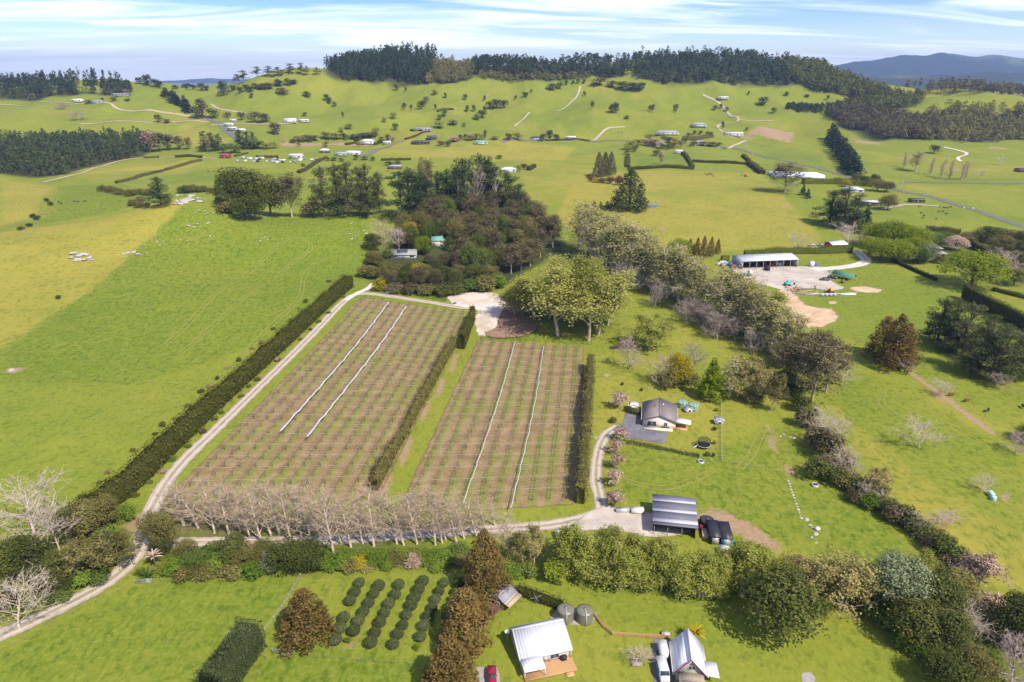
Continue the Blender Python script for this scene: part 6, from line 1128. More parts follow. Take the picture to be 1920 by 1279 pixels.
RF = {'light': ribbed('roof_light', (0.62, 0.63, 0.65), 0.6), 'brown': ribbed('roof_brown', (0.235, 0.195, 0.18), 0.45, 1, 0.6, 0.1), 'grey': ribbed('roof_grey', (0.33, 0.34, 0.36), 0.6), 'dark': ribbed('roof_dark', (0.075, 0.075, 0.085), 0.6), 'mauve': ribbed('roof_mauve', (0.30, 0.27, 0.30), 0.5), 'tan': ribbed('roof_tan', (0.42, 0.33, 0.21), 0.5), 'teal': ribbed('roof_teal', (0.16, 0.36, 0.30), 0.6), 'red': ribbed('roof_red', (0.30, 0.07, 0.06), 0.6), 'greygreen': ribbed('roof_greygreen', (0.30, 0.30, 0.25), 0.6), 'white': ribbed('roof_white', (0.76, 0.76, 0.76), 0.6), 'green': ribbed('roof_green', (0.20, 0.45, 0.36), 0.6)}
def rot2(x, y, a): return x * math.cos(a) - y * math.sin(a), x * math.sin(a) + y * math.cos(a)
def at(px, dz=0.0): p = G(*px); return (p[0], p[1], p[2] + dz)
def window(root, c, n, w_, h_, frame=None, cross=True):       # a framed window proud of its wall; c centre, n outward normal (x or y axis)
    f = frame or WHITE; ax = 0 if abs(n[1]) > 0.5 else 1; fr = MB(); t = 0.07; no = np.array([n[0], n[1], 0.0]); c = np.array(c, float)
    def bx(dx, dz, sx, sz, dep, off, mb):
        d = [0, 0, 0]; d[ax] = dx; d[2] = dz; s = [0, 0, 0]; s[ax] = sx; s[2] = sz; s[1 - ax] = dep; mb.box(c + np.array(d) + no * off, s)
    for sx in (-1, 1): bx(sx * (w_ / 2 - t / 2), 0, t, h_, 0.10, 0.04, fr)
    for sz in (-1, 1): bx(0, sz * (h_ / 2 - t / 2), w_ - 2 * t, t, 0.098, 0.04, fr)
    if cross and w_ > 0.7: bx(0, 0, 0.06, h_ - 2 * t, 0.09, 0.04, fr)
    o = fr.build('window', f, root); g_ = MB(); bx(0, 0, w_ - 2 * t - 0.004, h_ - 2 * t - 0.004, 0.03, 0.022, g_); g_.build('pane', GLASS, o); return o
def door(root, c, n, w_=0.95, h_=2.0, m=None):
    ax = 0 if abs(n[1]) > 0.5 else 1; s = [0, 0, h_]; s[ax] = w_; s[1 - ax] = 0.08; mb = MB(); mb.box(np.array(c) + np.array([n[0], n[1], 0]) * 0.025, s); o = mb.build('door', m or WHITE, root)
    k = MB(); d = [0, 0, -0.05]; d[ax] = w_ * 0.36; k.box(np.array(c) + np.array(d) + np.array([n[0], n[1], 0]) * 0.09, (0.08, 0.08, 0.12)); k.build('handle', STEELG, o); return o
def gable_wall(W, L, hw, rise, axis='y'):         # closed shell; ridge along local y (L), width W along x
    mb = MB(); mb.prism([(-W / 2, -0.2), (W / 2, -0.2), (W / 2, hw), (0, hw + rise), (-W / 2, hw)], -L / 2, L / 2); return mb
def gable_roof(root, W, L, hw, rise, oh, og, m, t=0.12, lift=0.05, name='roof'):
    mb = MB(); k = rise / (W / 2); e = W / 2 + oh
    for s in (-1, 1):
        ze = hw - k * oh + lift; zr = hw + rise + lift; P = [(s * e, -L / 2 - og, ze + t), (s * e, L / 2 + og, ze + t), (0, L / 2 + og, zr + t), (0, -L / 2 - og, zr + t)]
        if s > 0: mb.slab(P[0], P[1], P[2], P[3], t)
        else: mb.slab(P[3], P[2], P[1], P[0], t)
    o = mb.build(name, m, root); c = MB(); c.box((0, 0, hw + rise + lift + t + 0.03), (0.36, L + 2 * og - 0.02, 0.07)); c.build('ridge_cap', m, o)
    for s in (-1, 1): g_ = MB(); g_.box((s * (e + 0.06), 0, hw - k * oh + lift + t * 0.3), (0.11, L + 2 * og - 0.04, 0.12)); g_.build('gutter', WHITE, o)
    return o
def hip_roof(root, W, L, hw, rise, oh, m, name='roof'):
    w2, l2 = W / 2 + oh, L / 2 + oh; r_ = max(0.3, l2 - w2); V = [(-w2, -l2, hw), (w2, -l2, hw), (w2, l2, hw), (-w2, l2, hw), (0, -r_, hw + rise), (0, r_, hw + rise), (-w2, -l2, hw - 0.18), (w2, -l2, hw - 0.18), (w2, l2, hw - 0.18), (-w2, l2, hw - 0.18)]
    mb = MB(); mb.add(V, [[1, 2, 5, 4], [3, 0, 4, 5], [6, 7, 1, 0], [7, 8, 2, 1], [8, 9, 3, 2], [9, 6, 0, 3], [9, 8, 7, 6]], [[0, 1, 4], [2, 3, 5]]); return mb.build(name, m, root)
# --- brown roofed house with courtyard
r_ = empty('house', at((1238, 792)), R(-11), 'cream house with brown gabled roof beside the sealed courtyard', 'house'); W_, L_ = 10.2, 12.0
r_.location.y += 2.3
gable_wall(W_, L_, 2.6, 1.9).build('wall', CREAM, r_); ro = gable_roof(r_, W_, L_, 2.6, 1.9, 0.55, 0.5, RF['brown'])
fb = -L_ / 2
window(r_, (-2.4, fb, 1.25), (0, -1), 3.0, 1.9, cross=True); window(r_, (2.0, fb, 1.35), (0, -1), 1.1, 1.5); 
for y in (-3.5, 0.5, 3.8): window(r_, (W_ / 2, y, 1.4), (1, 0), 1.8, 1.2)
for y in (-3, 2): window(r_, (-W_ / 2, y, 1.4), (-1, 0), 1.5, 1.2)
door(r_, (W_ / 2, -1.6, 0.95), (1, 0), m=OLDW)
mb = MB(); mb.box((-0.2, fb - 0.9, 0.02), (W_ - 1.4, 1.7, 0.24)); mb.build('patio', CREAM, r_); mb = MB(); mb.box((2.0, fb - 0.15, 0.36), (2.4, 0.26, 0.3)); mb.build('planter_box', DARKW, r_)
mb = MB(); mb.box((W_ / 2 + 1.9, fb + 1.2, 0.12), (3.6, 3.4, 0.4)); mb.build('deck', TIMBER, r_)
mb = MB(); mb.slab((W_ / 2 + 0.3, fb + 3.2, 2.75), (W_ / 2 + 0.1, fb - 0.2, 2.7), (W_ / 2 + 4.6, fb - 0.4, 2.2), (W_ / 2 + 4.8, fb + 2.6, 2.3), 0.06); sa = mb.build('awning', CREAMSAIL, r_)
for q in ((W_ / 2 + 4.5, fb - 0.3), (W_ / 2 + 4.7, fb + 2.5)): mb = MB(); mb.bar((q[0], q[1], 0), (q[0], q[1], 2.25), 0.06); mb.build('awning_post', BLACKM, sa)
mb = MB(); mb.lathe([(0.02, 0.0), (0.28, 0.10), (0.38, 0.30)], 12, (1.2, 2.0, 4.2)); mb.build('satellite_dish', STEELG, ro); mb = MB(); mb.bar((-1.6, 0.8, 3.6), (-1.6, 0.8, 5.0), 0.10, 6); mb.build('flue', BLACKM, ro)
# --- small white shed
def shed(name, px, rz, W, L, h, rise, wallm, roofm, label, door_side=(0, -1), win=True, cat='shed', group=None):
    e = empty(name, at(px), rz, label, cat, group); gable_wall(W, L, h, rise).build('wall', wallm, e); gable_roof(e, W, L, h, rise, 0.18, 0.15, roofm, 0.06, 0.03)
    if win: window(e, (0.1, -L / 2, h * 0.55), (0, -1), min(1.0, W * 0.45), 0.9, cross=False)
    door(e, (W / 2, 0, 0.95), (1, 0), 0.8, min(1.85, h - 0.1)); return e
shed('garden_shed', (1187, 769), R(-8), 2.9, 2.6, 2.1, 0.5, WHITE, RF['light'], 'small white shed with pale blue roof above the courtyard')
shed('animal_hutch', (1347, 794), R(-4), 2.6, 2.4, 1.5, 0.35, STEELG, RF['grey'], 'grey metal hutch on the lawn fence', cat='hutch')
# --- tanks
def tank(px, rad, h, m, label, dome=0.45, n=28, cat='water tank', group=None, rim=True):
    e = empty('water_tank', at(px), 0, label, cat, group); p = [(0.0, -0.1), (rad, -0.1)]
    for k in range(9): z = h * (k + 1) / 9; p += [(rad, z - 0.10), (rad * 1.012, z - 0.06), (rad * 1.012, z - 0.03), (rad, z)]
    mb = MB(); mb.lathe(p, n); mb.build('wall', m, e, smooth_=False)
    mb = MB(); mb.lathe([(rad * 1.03, h), (rad * 1.03, h + 0.08), (rad * 0.75, h + dome * 0.62), (rad * 0.35, h + dome * 0.92), (0.01, h + dome)], n); lid = mb.build('lid', m, e, smooth_=True)
    mb = MB(); mb.lathe([(0.30, h + dome * 0.80), (0.30, h + dome + 0.12), (0.01, h + dome + 0.14)], 12); mb.build('hatch', m, lid)
    mb = MB(); mb.bar((0.1, -rad - 0.12, 0.0), (0.1, -rad - 0.12, h + 0.3), 0.055, 6); mb.bar((0.1, -rad - 0.12, h + 0.3), (0.1, -0.3, h + dome + 0.1), 0.055, 6); mb.build('pipe', WHITE, e); return e
OLV = pal('tank_olive', (0.17, 0.165, 0.115), rough=0.35, var=0.1, spec=0.5); TGR = pal('tank_green', (0.22, 0.33, 0.24), rough=0.5, var=0.2); TBK = pal('tank_black', (0.035, 0.036, 0.042), rough=0.4, var=0.15, spec=0.5)
tank((1060, 1160), 1.72, 2.5, OLV, 'olive water tank with a white overflow pipe nearest the boxy hedge'); tank((1096, 1162), 1.74, 2.5, OLV, 'olive water tank at the end of the timber fence'); tank((1279, 763), 1.65, 1.9, TGR, 'pale green water tank behind the brown roofed house', 0.15); tank((1300, 768), 1.7, 1.9, TGR, 'pale green water tank nearest the lime green pointed tree', 0.15); tank((1324, 987), 1.75, 2.0, TBK, 'black water tank behind the striped roof barn', 0.5)
# --- playhouse between green tanks
shed('playhouse', (1290, 772), R(15), 2.2, 1.8, 1.2, 0.7, WHITE, RF['grey'], 'tiny white playhouse squeezed against the green water tanks', cat='playhouse')
# --- white roofed cottage with deck
p_a = G(957, 1197); r_ = empty('cottage', at((1012, 1215)), R(15), 'white roofed cottage with an orange timber deck and porch', 'cottage'); W_, L_ = 9.6, 7.4
# local x along the ridge
mb = MB(); mb.prism([(-L_ / 2, -0.2), (L_ / 2, -0.2), (L_ / 2, 2.7), (L_ * 0.18, 4.5), (-L_ / 2, 2.5)], -W_ / 2, W_ / 2, 'x'); mb.build('wall', WHITE, r_)
mb = MB(); e_ = 0.45
mb.slab((-W_ / 2 - e_, -L_ / 2 - 0.5, 2.42), (W_ / 2 + e_, -L_ / 2 - 0.5, 2.42), (W_ / 2 + e_, L_ * 0.18, 4.66), (-W_ / 2 - e_, L_ * 0.18, 4.66), 0.12)
mb.slab((-W_ / 2 - e_, L_ * 0.18, 4.66), (W_ / 2 + e_, L_ * 0.18, 4.66), (W_ / 2 + e_, L_ / 2 + 0.5, 2.52), (-W_ / 2 - e_, L_ / 2 + 0.5, 2.52), 0.12); ro = mb.build('roof', RF['light'], r_)
mb = MB(); mb.box((0, L_ * 0.18, 4.70), (W_ + 2 * e_, 0.34, 0.07)); mb.build('ridge_cap', WHITE, ro); mb = MB(); mb.box((0, L_ / 2 + 0.55, 2.40), (W_ + 2 * e_, 0.12, 0.12)); mb.box((0, -L_ / 2 - 0.56, 2.32), (W_ + 2 * e_, 0.12, 0.12)); mb.build('gutter', WHITE, ro)
for s in (-1, 1):
    mb = MB(); y0 = L_ * 0.18; mb.slab((s * (W_ / 2 + e_) - 0.03, -L_ / 2 - 0.5, 2.47), (s * (W_ / 2 + e_) + 0.05, -L_ / 2 - 0.5, 2.47), (s * (W_ / 2 + e_) + 0.05, y0, 4.74), (s * (W_ / 2 + e_) - 0.03, y0, 4.74), 0.2); mb.build('barge_board', WHITE, ro)
dk = empty('x', (0, 0, 0)); bpy.data.objects.remove(dk)
deck = MB(); deck.box((0.1, -L_ / 2 - 1.75, 0.20), (W_ + 0.6, 3.3, 0.32)); dko = deck.build('deck', TIMBER, r_)
for k in range(22): b = MB(); b.box((0.1, -L_ / 2 - 0.18 - k * 0.15, 0.385), (W_ + 0.6, 0.135, 0.03)); b.build('deck_board', TIMBER, dko)
stp = MB(); stp.box((3.6, -L_ / 2 - 3.95, 0.10), (1.5, 1.0, 0.2)); stp.box((3.6, -L_ / 2 - 3.7, 0.24), (1.5, 0.5, 0.1)); stp.build('step', TIMBER, dko)
mb = MB(); mb.slab((-W_ / 2 - 0.3, -L_ / 2 - 3.3, 2.25), (-W_ / 2 + 3.8, -L_ / 2 - 3.3, 2.25), (-W_ / 2 + 3.8, -L_ / 2 - 0.35, 2.5), (-W_ / 2 - 0.3, -L_ / 2 - 0.35, 2.5), 0.08); pr = mb.build('porch_roof', RF['white'], r_)
for x in (-W_ / 2 - 0.2, -W_ / 2 + 3.7): b = MB(); b.bar((x, -L_ / 2 - 3.2, 0.3), (x, -L_ / 2 - 3.2, 2.2), 0.07); b.build('porch_post', WHITE, pr)
for x in (0.8, W_ / 2 + 0.2): b = MB(); b.bar((x, -L_ / 2 - 0.45, 0.3), (x, -L_ / 2 - 0.45, 2.35), 0.06); b.build('veranda_post', WHITE, r_)
window(r_, (-2.6, -L_ / 2, 1.45), (0, -1), 2.2, 1.7); window(r_, (1.8, -L_ / 2, 1.45), (0, -1), 1.8, 1.7); door(r_, (0, -L_ / 2, 1.3), (0, -1), 0.95, 2.0)
for y in (-1.5, 1.5): window(r_, (W_ / 2, y, 1.5), (1, 0), 1.2, 1.1); window(r_, (-W_ / 2, y, 1.5), (-1, 0), 1.2, 1.1)
# --- steep roofed cottage
r_ = empty('cottage', at((1292, 1262)), R(-7), 'steep white roofed sage green cottage with old timber balcony', 'cottage'); W_, L_ = 5.2, 7.0; r_.location.y += 1.4
gable_wall(W_, L_, 2.5, 3.0).build('wall', SAGE, r_); ro = gable_roof(r_, W_, L_, 2.5, 3.0, 0.55, 0.45, RF['white'], 0.10)
for s in (-1, 1):
    b = MB(); x1, z1 = s * (W_ / 2 + 0.55), 2.5 - 3.0 / (W_ / 2) * 0.55 + 0.17; b.slab((x1, -L_ / 2 - 0.5, z1), (x1, -L_ / 2 - 0.46, z1), (0, -L_ / 2 - 0.46, 5.68), (0, -L_ / 2 - 0.5, 5.68), 0.22); b.build('barge_board', REDP, ro)
window(r_, (0.1, -L_ / 2, 3.5), (0, -1), 1.3, 1.0); window(r_, (-1.4, -L_ / 2, 1.2), (0, -1), 1.4, 1.2); door(r_, (1.0, -L_ / 2, 0.95), (0, -1), m=OLDW)
bal = MB(); bal.box((0, -L_ / 2 - 1.3, 2.3), (4.6, 2.5, 0.14)); bo_ = bal.build('balcony', OLDW, r_)
for x in (-2.2, 2.2): b = MB(); b.bar((x, -L_ / 2 - 2.4, 0), (x, -L_ / 2 - 2.4, 3.25), 0.07); b.build('balcony_post', OLDW, bo_)
for z in (2.75, 3.2): b = MB(); b.box((0, -L_ / 2 - 2.4, z), (4.5, 0.08, 0.10)); b.build('rail', OLDW, bo_)
b = MB(); b.slab((W_ / 2 + 0.2, -L_ / 2 - 0.3, 2.3), (W_ / 2 + 2.6, -L_ / 2 - 0.3, 2.0), (W_ / 2 + 2.6, -L_ / 2 + 3.2, 2.0), (W_ / 2 + 0.2, -L_ / 2 + 3.2, 2.3), 0.08); lt = b.build('lean_to_roof', RF['light'], r_)
for y in (-L_ / 2 - 0.2, -L_ / 2 + 3.1): b = MB(); b.bar((W_ / 2 + 2.5, y, 0), (W_ / 2 + 2.5, y, 1.92), 0.06); b.build('lean_to_post', OLDW, lt)
# --- garden cabin
r_ = empty('garden_cabin', at((944, 1128)), R(-36), 'little brown garden cabin with mauve roof and tan porch', 'cabin'); W_, L_ = 3.4, 4.2
gable_wall(W_, L_, 2.1, 0.9).build('wall', BRICKW, r_); gable_roof(r_, W_, L_, 2.1, 0.9, 0.25, 0.2, RF['mauve'], 0.06)
b = MB(); b.slab((W_ / 2 + 0.15, -L_ / 2 - 0.15, 2.05), (W_ / 2 + 1.6, -L_ / 2 - 0.15, 1.75), (W_ / 2 + 1.6, L_ / 2 + 0.15, 1.75), (W_ / 2 + 0.15, L_ / 2 + 0.15, 2.05), 0.06); lt = b.build('porch_roof', RF['tan'], r_)
for y in (-L_ / 2, 0, L_ / 2): b = MB(); b.bar((W_ / 2 + 1.5, y, 0), (W_ / 2 + 1.5, y, 1.7), 0.05); b.build('porch_post', OLDW, lt)
window(r_, (0, -L_ / 2, 1.2), (0, -1), 1.2, 0.9); door(r_, (W_ / 2, 0.4, 0.95), (1, 0), m=WHITE); window(r_, (W_ / 2, -1.2, 1.2), (1, 0), 0.8, 0.8)
# --- barn with striped roof
r_ = empty('barn', at((1270, 1003)), R(-10), 'open barn with dark roof striped by pale skylight sheets', 'barn'); W_, L_ = 10.2, 11.0; r_.location.y += 4.6
b = MB(); b.box((0, L_ / 2 - 0.1, 1.8), (W_ - 0.3, 0.14, 3.9)); b.build('wall', BLACKM, r_); b = MB(); b.box((W_ / 2 - 0.15, 0, 1.7), (0.14, L_ - 0.5, 3.6)); b.build('wall', BLACKM, r_); b = MB(); b.box((-W_ / 2 + 0.15, 0.6, 1.7), (0.14, L_ - 1.9, 3.6)); b.build('wall', BLACKM, r_)
for x in (-4.9, -1.7, 1.7, 4.9): b = MB(); b.bar((x, -L_ / 2 + 0.2, -0.2), (x, -L_ / 2 + 0.2, 3.3), 0.10); b.build('post', OLDW, r_)
STRIPE = [(0.0, 0.14, 'dark'), (0.14, 0.22, 'lightsheet'), (0.22, 0.46, 'dark'), (0.46, 0.56, 'lightsheet'), (0.56, 0.78, 'dark'), (0.78, 0.90, 'lightsheet'), (0.90, 1.0, 'dark')]
LS = ribbed('roof_skylight', (0.46, 0.45, 0.48), 0.6, 1); DK = ribbed('roof_sheet_dark', (0.155, 0.15, 0.175), 0.6, 1); ro = empty('roof', (0, 0, 0)); ro.parent = r_
rows_ = []
for a, b_, k in STRIPE:
    y0, y1 = L_ / 2 + 0.4 - a * (L_ + 0.8), L_ / 2 + 0.4 - b_ * (L_ + 0.8); z0, z1 = 4.2 - a * 0.75, 4.2 - b_ * 0.75
    mb = MB(); mb.slab((-W_ / 2 - 0.3, y1, z1), (W_ / 2 + 0.3, y1, z1), (W_ / 2 + 0.3, y0, z0), (-W_ / 2 - 0.3, y0, z0), 0.07); o = mb.build('roof_sheet', LS if k == 'lightsheet' else DK, r_)
    if k == 'lightsheet': o['label'] = 'pale translucent roof sheet'
bpy.data.objects.remove(ro)
# --- black roofed container pair
for i, (px, lb) in enumerate([((1340, 1014), 'black roofed container shed beside the black water tank'), ((1361, 1017), 'black roofed container shed with a blue end on the bare soil')]):
    e = empty('container_shed', at(px), R(-6), lb, 'container'); e.location.y += 1.5
    b = MB(); b.box((0, 0, 1.15), (2.6, 6.0, 2.3)); b.build('body', BLACKM if i == 0 else pal('blue_paint', (0.03, 0.20, 0.45), var=0.1), e); b = MB(); b.slab((-1.42, -3.3, 2.42), (1.42, -3.3, 2.42), (1.42, 3.3, 2.62), (-1.42, 3.3, 2.62), 0.07); b.build('roof', BLACKM, e); door(e, (0, -3.0, 1.05), (0, -1), 1.6, 2.0, STEELG)
# --- big open fronted shed
r_ = empty('farm_shed', at((1446, 503)), R(8), 'long grey open fronted implement shed with pale roof', 'shed'); L_, D_ = 34.0, 14.0; r_.location.y += 6.5; r_.location.x -= 2.0
GW = ribbed('shed_cladding', (0.46, 0.47, 0.49), 0.5)
b = MB(); b.box((0, D_ / 2, 2.3), (L_, 0.15, 5.0)); b.build('wall', GW, r_)
for s in (-1, 1): b = MB(); b.prism([(-D_ / 2, -0.2), (D_ / 2 - 0.1, -0.2), (D_ / 2 - 0.1, 4.8), (D_ * 0.1, 6.3), (-D_ / 2, 4.6)], s * L_ / 2 - 0.08, s * L_ / 2 + 0.08, 'x'); b.build('wall', GW, r_)
for k in range(9): b = MB(); x = -L_ / 2 + 0.3 + k * (L_ - 0.6) / 8; b.bar((x, -D_ / 2 + 0.2, -0.2), (x, -D_ / 2 + 0.2, 4.55), 0.16); b.build('post', RAILW, r_)
b = MB(); b.box((0, -D_ / 2 + 0.1, 4.62), (L_, 0.16, 0.42)); b.build('fascia', GW, r_)
b = MB(); b.slab((-L_ / 2 - 0.3, -D_ / 2 - 0.4, 4.88), (L_ / 2 + 0.3, -D_ / 2 - 0.4, 4.88), (L_ / 2 + 0.3, D_ * 0.1, 6.55), (-L_ / 2 - 0.3, D_ * 0.1, 6.55), 0.12); b.slab((-L_ / 2 - 0.3, D_ * 0.1, 6.55), (L_ / 2 + 0.3, D_ * 0.1, 6.55), (L_ / 2 + 0.3, D_ / 2 + 0.3, 4.98), (-L_ / 2 - 0.3, D_ / 2 + 0.3, 4.98), 0.12); b.build('roof', RF['light'], r_)
for x in (4.3, 8.5): b = MB(); b.box((x + 2.05, 1.5, 2.0), (0.12, D_ - 5, 4.2)); b.build('partition', GW, r_)
# --- houses with the general plan
def house(name, px, rz, W, L, h, rise, wallm, roofm, label, hip=False, wins=3, cat='house', extra=None, eave=0.5, dy=0.0):
    e = empty(name, at(px), rz, label, cat); e.location.y += dy
    if hip: mb = MB(); mb.box((0, 0, h / 2 - 0.1), (W, L, h + 0.2)); mb.build('wall', wallm, e); hip_roof(e, W, L, h + 0.12, rise, eave, roofm)
    else: gable_wall(W, L, h, rise).build('wall', wallm, e); gable_roof(e, W, L, h, rise, eave, eave * 0.8, roofm, 0.15)
    n = wins
    for k in range(n):
        y = -L / 2 + L * (k + 0.5) / n; ww = min(2.6, L / n * 0.6)
        if k == n // 2: door(e, (W / 2, y, 1.0), (1, 0), 1.1, 2.0, OLDW)
        else: window(e, (W / 2, y, h * 0.55), (1, 0), ww, 1.3)
        window(e, (-W / 2, y, h * 0.55), (-1, 0), ww, 1.3)
    window(e, (0, -L / 2, h * 0.55), (0, -1), min(2.4, W * 0.4), 1.3); window(e, (0, L / 2, h * 0.55), (0, 1), min(2.4, W * 0.4), 1.3)
    if extra: extra(e)
    return e
FRONT = R(-90)                                     # turns the long window side to the drone
def solar(e):
    SP_ = pal('solar_cell', (0.02, 0.035, 0.10), rough=0.15, var=0.1, spec=0.6)
    for i in range(2):
        for k in range(6):
            y = -4.2 + k * 1.08; x0 = 3.4 - i * 1.75; z = lambda x: 2.5 + 1.9 * (1 - x / 4.5) + 0.29; b = MB(); b.slab((x0, y, z(x0)), (x0, y + 1.0, z(x0)), (x0 - 1.6, y + 1.0, z(x0 - 1.6)), (x0 - 1.6, y, z(x0 - 1.6)), 0.05); b.build('solar_panel', SP_, e)
house('house', (757, 484), R(-88), 9.0, 15.0, 2.5, 1.9, WHITE, RF['greygreen'], 'grey green roofed house with twelve solar panels in the wood', extra=solar, dy=3.5)
house('house', (820, 462), R(-80), 6.0, 7.0, 4.6, 1.8, CREAM, RF['teal'], 'cream two storey house with teal roof in the wood'); house('house', (833, 462), R(-20), 5.5, 8.0, 3.0, 1.6, CREAM, RF['greygreen'], 'cream cottage wing with grey roof beside the teal roofed house')
e = house('house', (1752, 482), R(-96), 8.5, 11.0, 2.6, 1.3, BRICKW, RF['greygreen'], 'grey roofed two tier house behind the huge lime green tree', hip=True, eave=1.2, dy=3)
b = MB(); b.box((0, 0, 4.4), (4.6, 8.2, 1.8)); up = b.build('upper_storey', BRICKW, e); hip_roof(e, 4.6, 8.2, 5.3, 1.0, 0.7, RF['greygreen'], 'upper_roof')
for y in (-2.4, 0, 2.4): window(e, (2.3, y, 4.5), (1, 0), 1.6, 0.9)
house('red_barn', (1566, 466), R(-75), 8.0, 11.0, 3.4, 1.3, REDP, RF['white'], 'red barn with white roof at the end of the golden conifer hedge', cat='barn', wins=2)
FH = [('house', (1598, 360), -95, 9, 17, 2.8, 1.8, GREYW, 'light', 'pale grey roofed farmhouse beside the tall green hedge', True), ('farm_shed', (1628, 384), -105, 8, 14, 3.0, 0.6, BRICKW, 'light', 'low red walled shed with white roof in the farmyard', False), ('field_shelter', (1718, 379), -92, 5, 12, 2.6, 0.5, DARKW, 'dark', 'dark brown field shelter beside the driveway', False),
      ('house', (1251, 252), -90, 12, 34, 3.0, 2.6, CREAM, 'grey', 'long low house with dark roof and hedge on the hillside', True), ('farm_shed', (1375, 255), -98, 12, 26, 4.5, 0.8, WHITE, 'white', 'long white garage with five dark doors on the cut slope', False), ('house', (1310, 238), -90, 10, 22, 4.0, 2.0, GREYW, 'grey', 'grey stone mansion with turret behind the trees', True), ('house', (1312, 270), -90, 9, 14, 3, 2, WHITE, 'grey', 'small grey roofed house above the road bend', True), ('farm_shed', (1355, 186), -90, 10, 18, 4, 0.8, WHITE, 'white', 'white hay shed high on the right hill', False),
      ('garden_shed', (1272, 288), -90, 7, 9, 3.4, 1.0, WHITE, 'white', 'white shed in the blossoming garden paddock', False), ('house', (1222, 274), -90, 9, 12, 3, 2, WHITE, 'mauve', 'small house hidden by the blossom trees', True),
      ('house', (1006, 262), -90, 10, 18, 3, 2, WHITE, 'dark', 'white valley house beside a tall palm', True), ('farm_shed', (1070, 261), -95, 8, 14, 3.2, 1.0, WHITE, 'white', 'small white shed on the valley road', False), ('house', (902, 270), -85, 10, 18, 3.0, 2.0, CREAM, 'teal', 'cream cottage with teal green roof in the valley', True), ('house', (789, 270), -95, 12, 26, 3.0, 2.2, DARKW, 'dark', 'dark low valley house with several roofs', True), ('farm_shed', (810, 261), -85, 10, 14, 4.0, 0.8, DARKW, 'dark', 'dark square shed above the low valley house', False),
      ('house', (793, 245), -95, 10, 28, 3.0, 1.6, GREYW, 'mauve', 'long hillside house at the end of the dark red hedge', True), ('house', (690, 270), -95, 11, 18, 4.5, 2.4, WHITE, 'light', 'white two storey valley house with pale blue roof', True), ('garage', (726, 270), -90, 7, 11, 2.8, 1.4, WHITE, 'light', 'white garage beside the two storey valley house', False), ('house', (662, 290), -95, 10, 20, 3.0, 1.8, WHITE, 'light', 'white house with glazed front near the road junction', True), ('house', (640, 292), -90, 9, 14, 3.0, 1.6, GREYW, 'grey', 'grey roofed house next to the glazed white house', True),
      ('house', (609, 286), -90, 8, 12, 3.0, 1.8, BRICKW, 'light', 'small red walled house near the market garden', True), ('farm_shed', (556, 296), -95, 10, 16, 3.6, 1.2, WHITE, 'white', 'white market garden packing shed', False), ('red_shed', (423, 296), -92, 8, 11, 4.0, 0.8, REDP, 'red', 'bright red shed beside the lane', False), ('house', (741, 316), -92, 9, 15, 3.0, 1.2, BRICKW, 'grey', 'flat roofed house seen between the tall pines', True), ('house', (953, 322), -80, 10, 16, 3.0, 2.0, WHITE, 'light', 'white bungalow with pale roof behind the wood', True), ('house', (925, 320), -90, 9, 12, 3.0, 1.8, WHITE, 'grey', 'white house hidden behind the thin crowned pines', True),
      ('farm_shed', (545, 230), -80, 12, 18, 5, 1.2, WHITE, 'white', 'white milking shed with tall silo on the hill farm', False), ('farm_shed', (570, 229), -90, 9, 15, 3.5, 0.8, WHITE, 'white', 'white flat shed at the end of the hill farm yard', False), ('farm_shed', (430, 236), -90, 8, 13, 3.2, 0.8, WHITE, 'white', 'white shed beside the sealed hill road', False), ('farm_shed', (437, 244), -95, 9, 13, 3.4, 1.0, GREYW, 'light', 'grey shed just below the white one by the hill road', False), ('farm_shed', (438, 228), -90, 6, 9, 3.0, 0.6, WHITE, 'white', 'tiny white shed above the hill road', False), ('house', (452, 247), -90, 8, 14, 3, 1.2, WHITE, 'white', 'white cottage behind the dark road pines', True), ('house', (430, 277), -90, 9, 14, 3.5, 1.2, DARKW, 'dark', 'dark shed hidden by the valley pines', False),
      ('farm_shed', (147, 191), -90, 12, 18, 4, 1, WHITE, 'white', 'white farm shed on the far left hill', False), ('farm_shed', (183, 193), -90, 11, 20, 3.6, 0.8, GREYW, 'grey', 'open grey shed where the dirt road begins', False), ('house', (227, 180), -90, 10, 30, 3.0, 1.6, GREYW, 'mauve', 'long farmhouse under the mauve bare trees', True), ('house', (419, 172), -90, 10, 18, 3.5, 1.6, WHITE, 'white', 'white house under the skyline pines', True), ('hay_barn', (1917, 322), -90, 8, 14, 3, 0.8, REDP, 'dark', 'dark red barn at the far roadside', False)]
for nm, px, rz, W_, L_, h, rs, wm_, rf, lb, hip in FH: house(nm, px, R(rz), W_, L_, h, rs, wm_, RF[rf], lb, hip, wins=5 if L_ > 22 else 3, cat='house' if nm == 'house' else ('shed' if 'shed' in nm else ('garage' if nm == 'garage' else ('barn' if 'barn' in nm else 'shelter'))))
# --- glasshouse rows beyond the sprawling gum
PL = pal('plastic_roof', (0.68, 0.70, 0.72), rough=0.4, var=0.08)
for i, (px, L_, lb) in enumerate([((1478, 332), 30, 'long white plastic glasshouse nearest the sprawling gum'), ((1520, 334), 26, 'white plastic glasshouse in front of the road hedge')]):
    e = empty('glasshouse', at(px), R(-2), lb, 'glasshouse')
    for k in range(3):
        b = MB(); pr_ = [(4.5 * math.cos(a), 1.8 + 1.9 * math.sin(a)) for a in np.linspace(0, math.pi, 9)] + [(-4.5, -0.2), (4.5, -0.2)]; b.prism([(y + k * 9.1, z) for y, z in pr_][::-1], -L_ / 2, L_ / 2, 'x'); b.build('bay', PL, e)

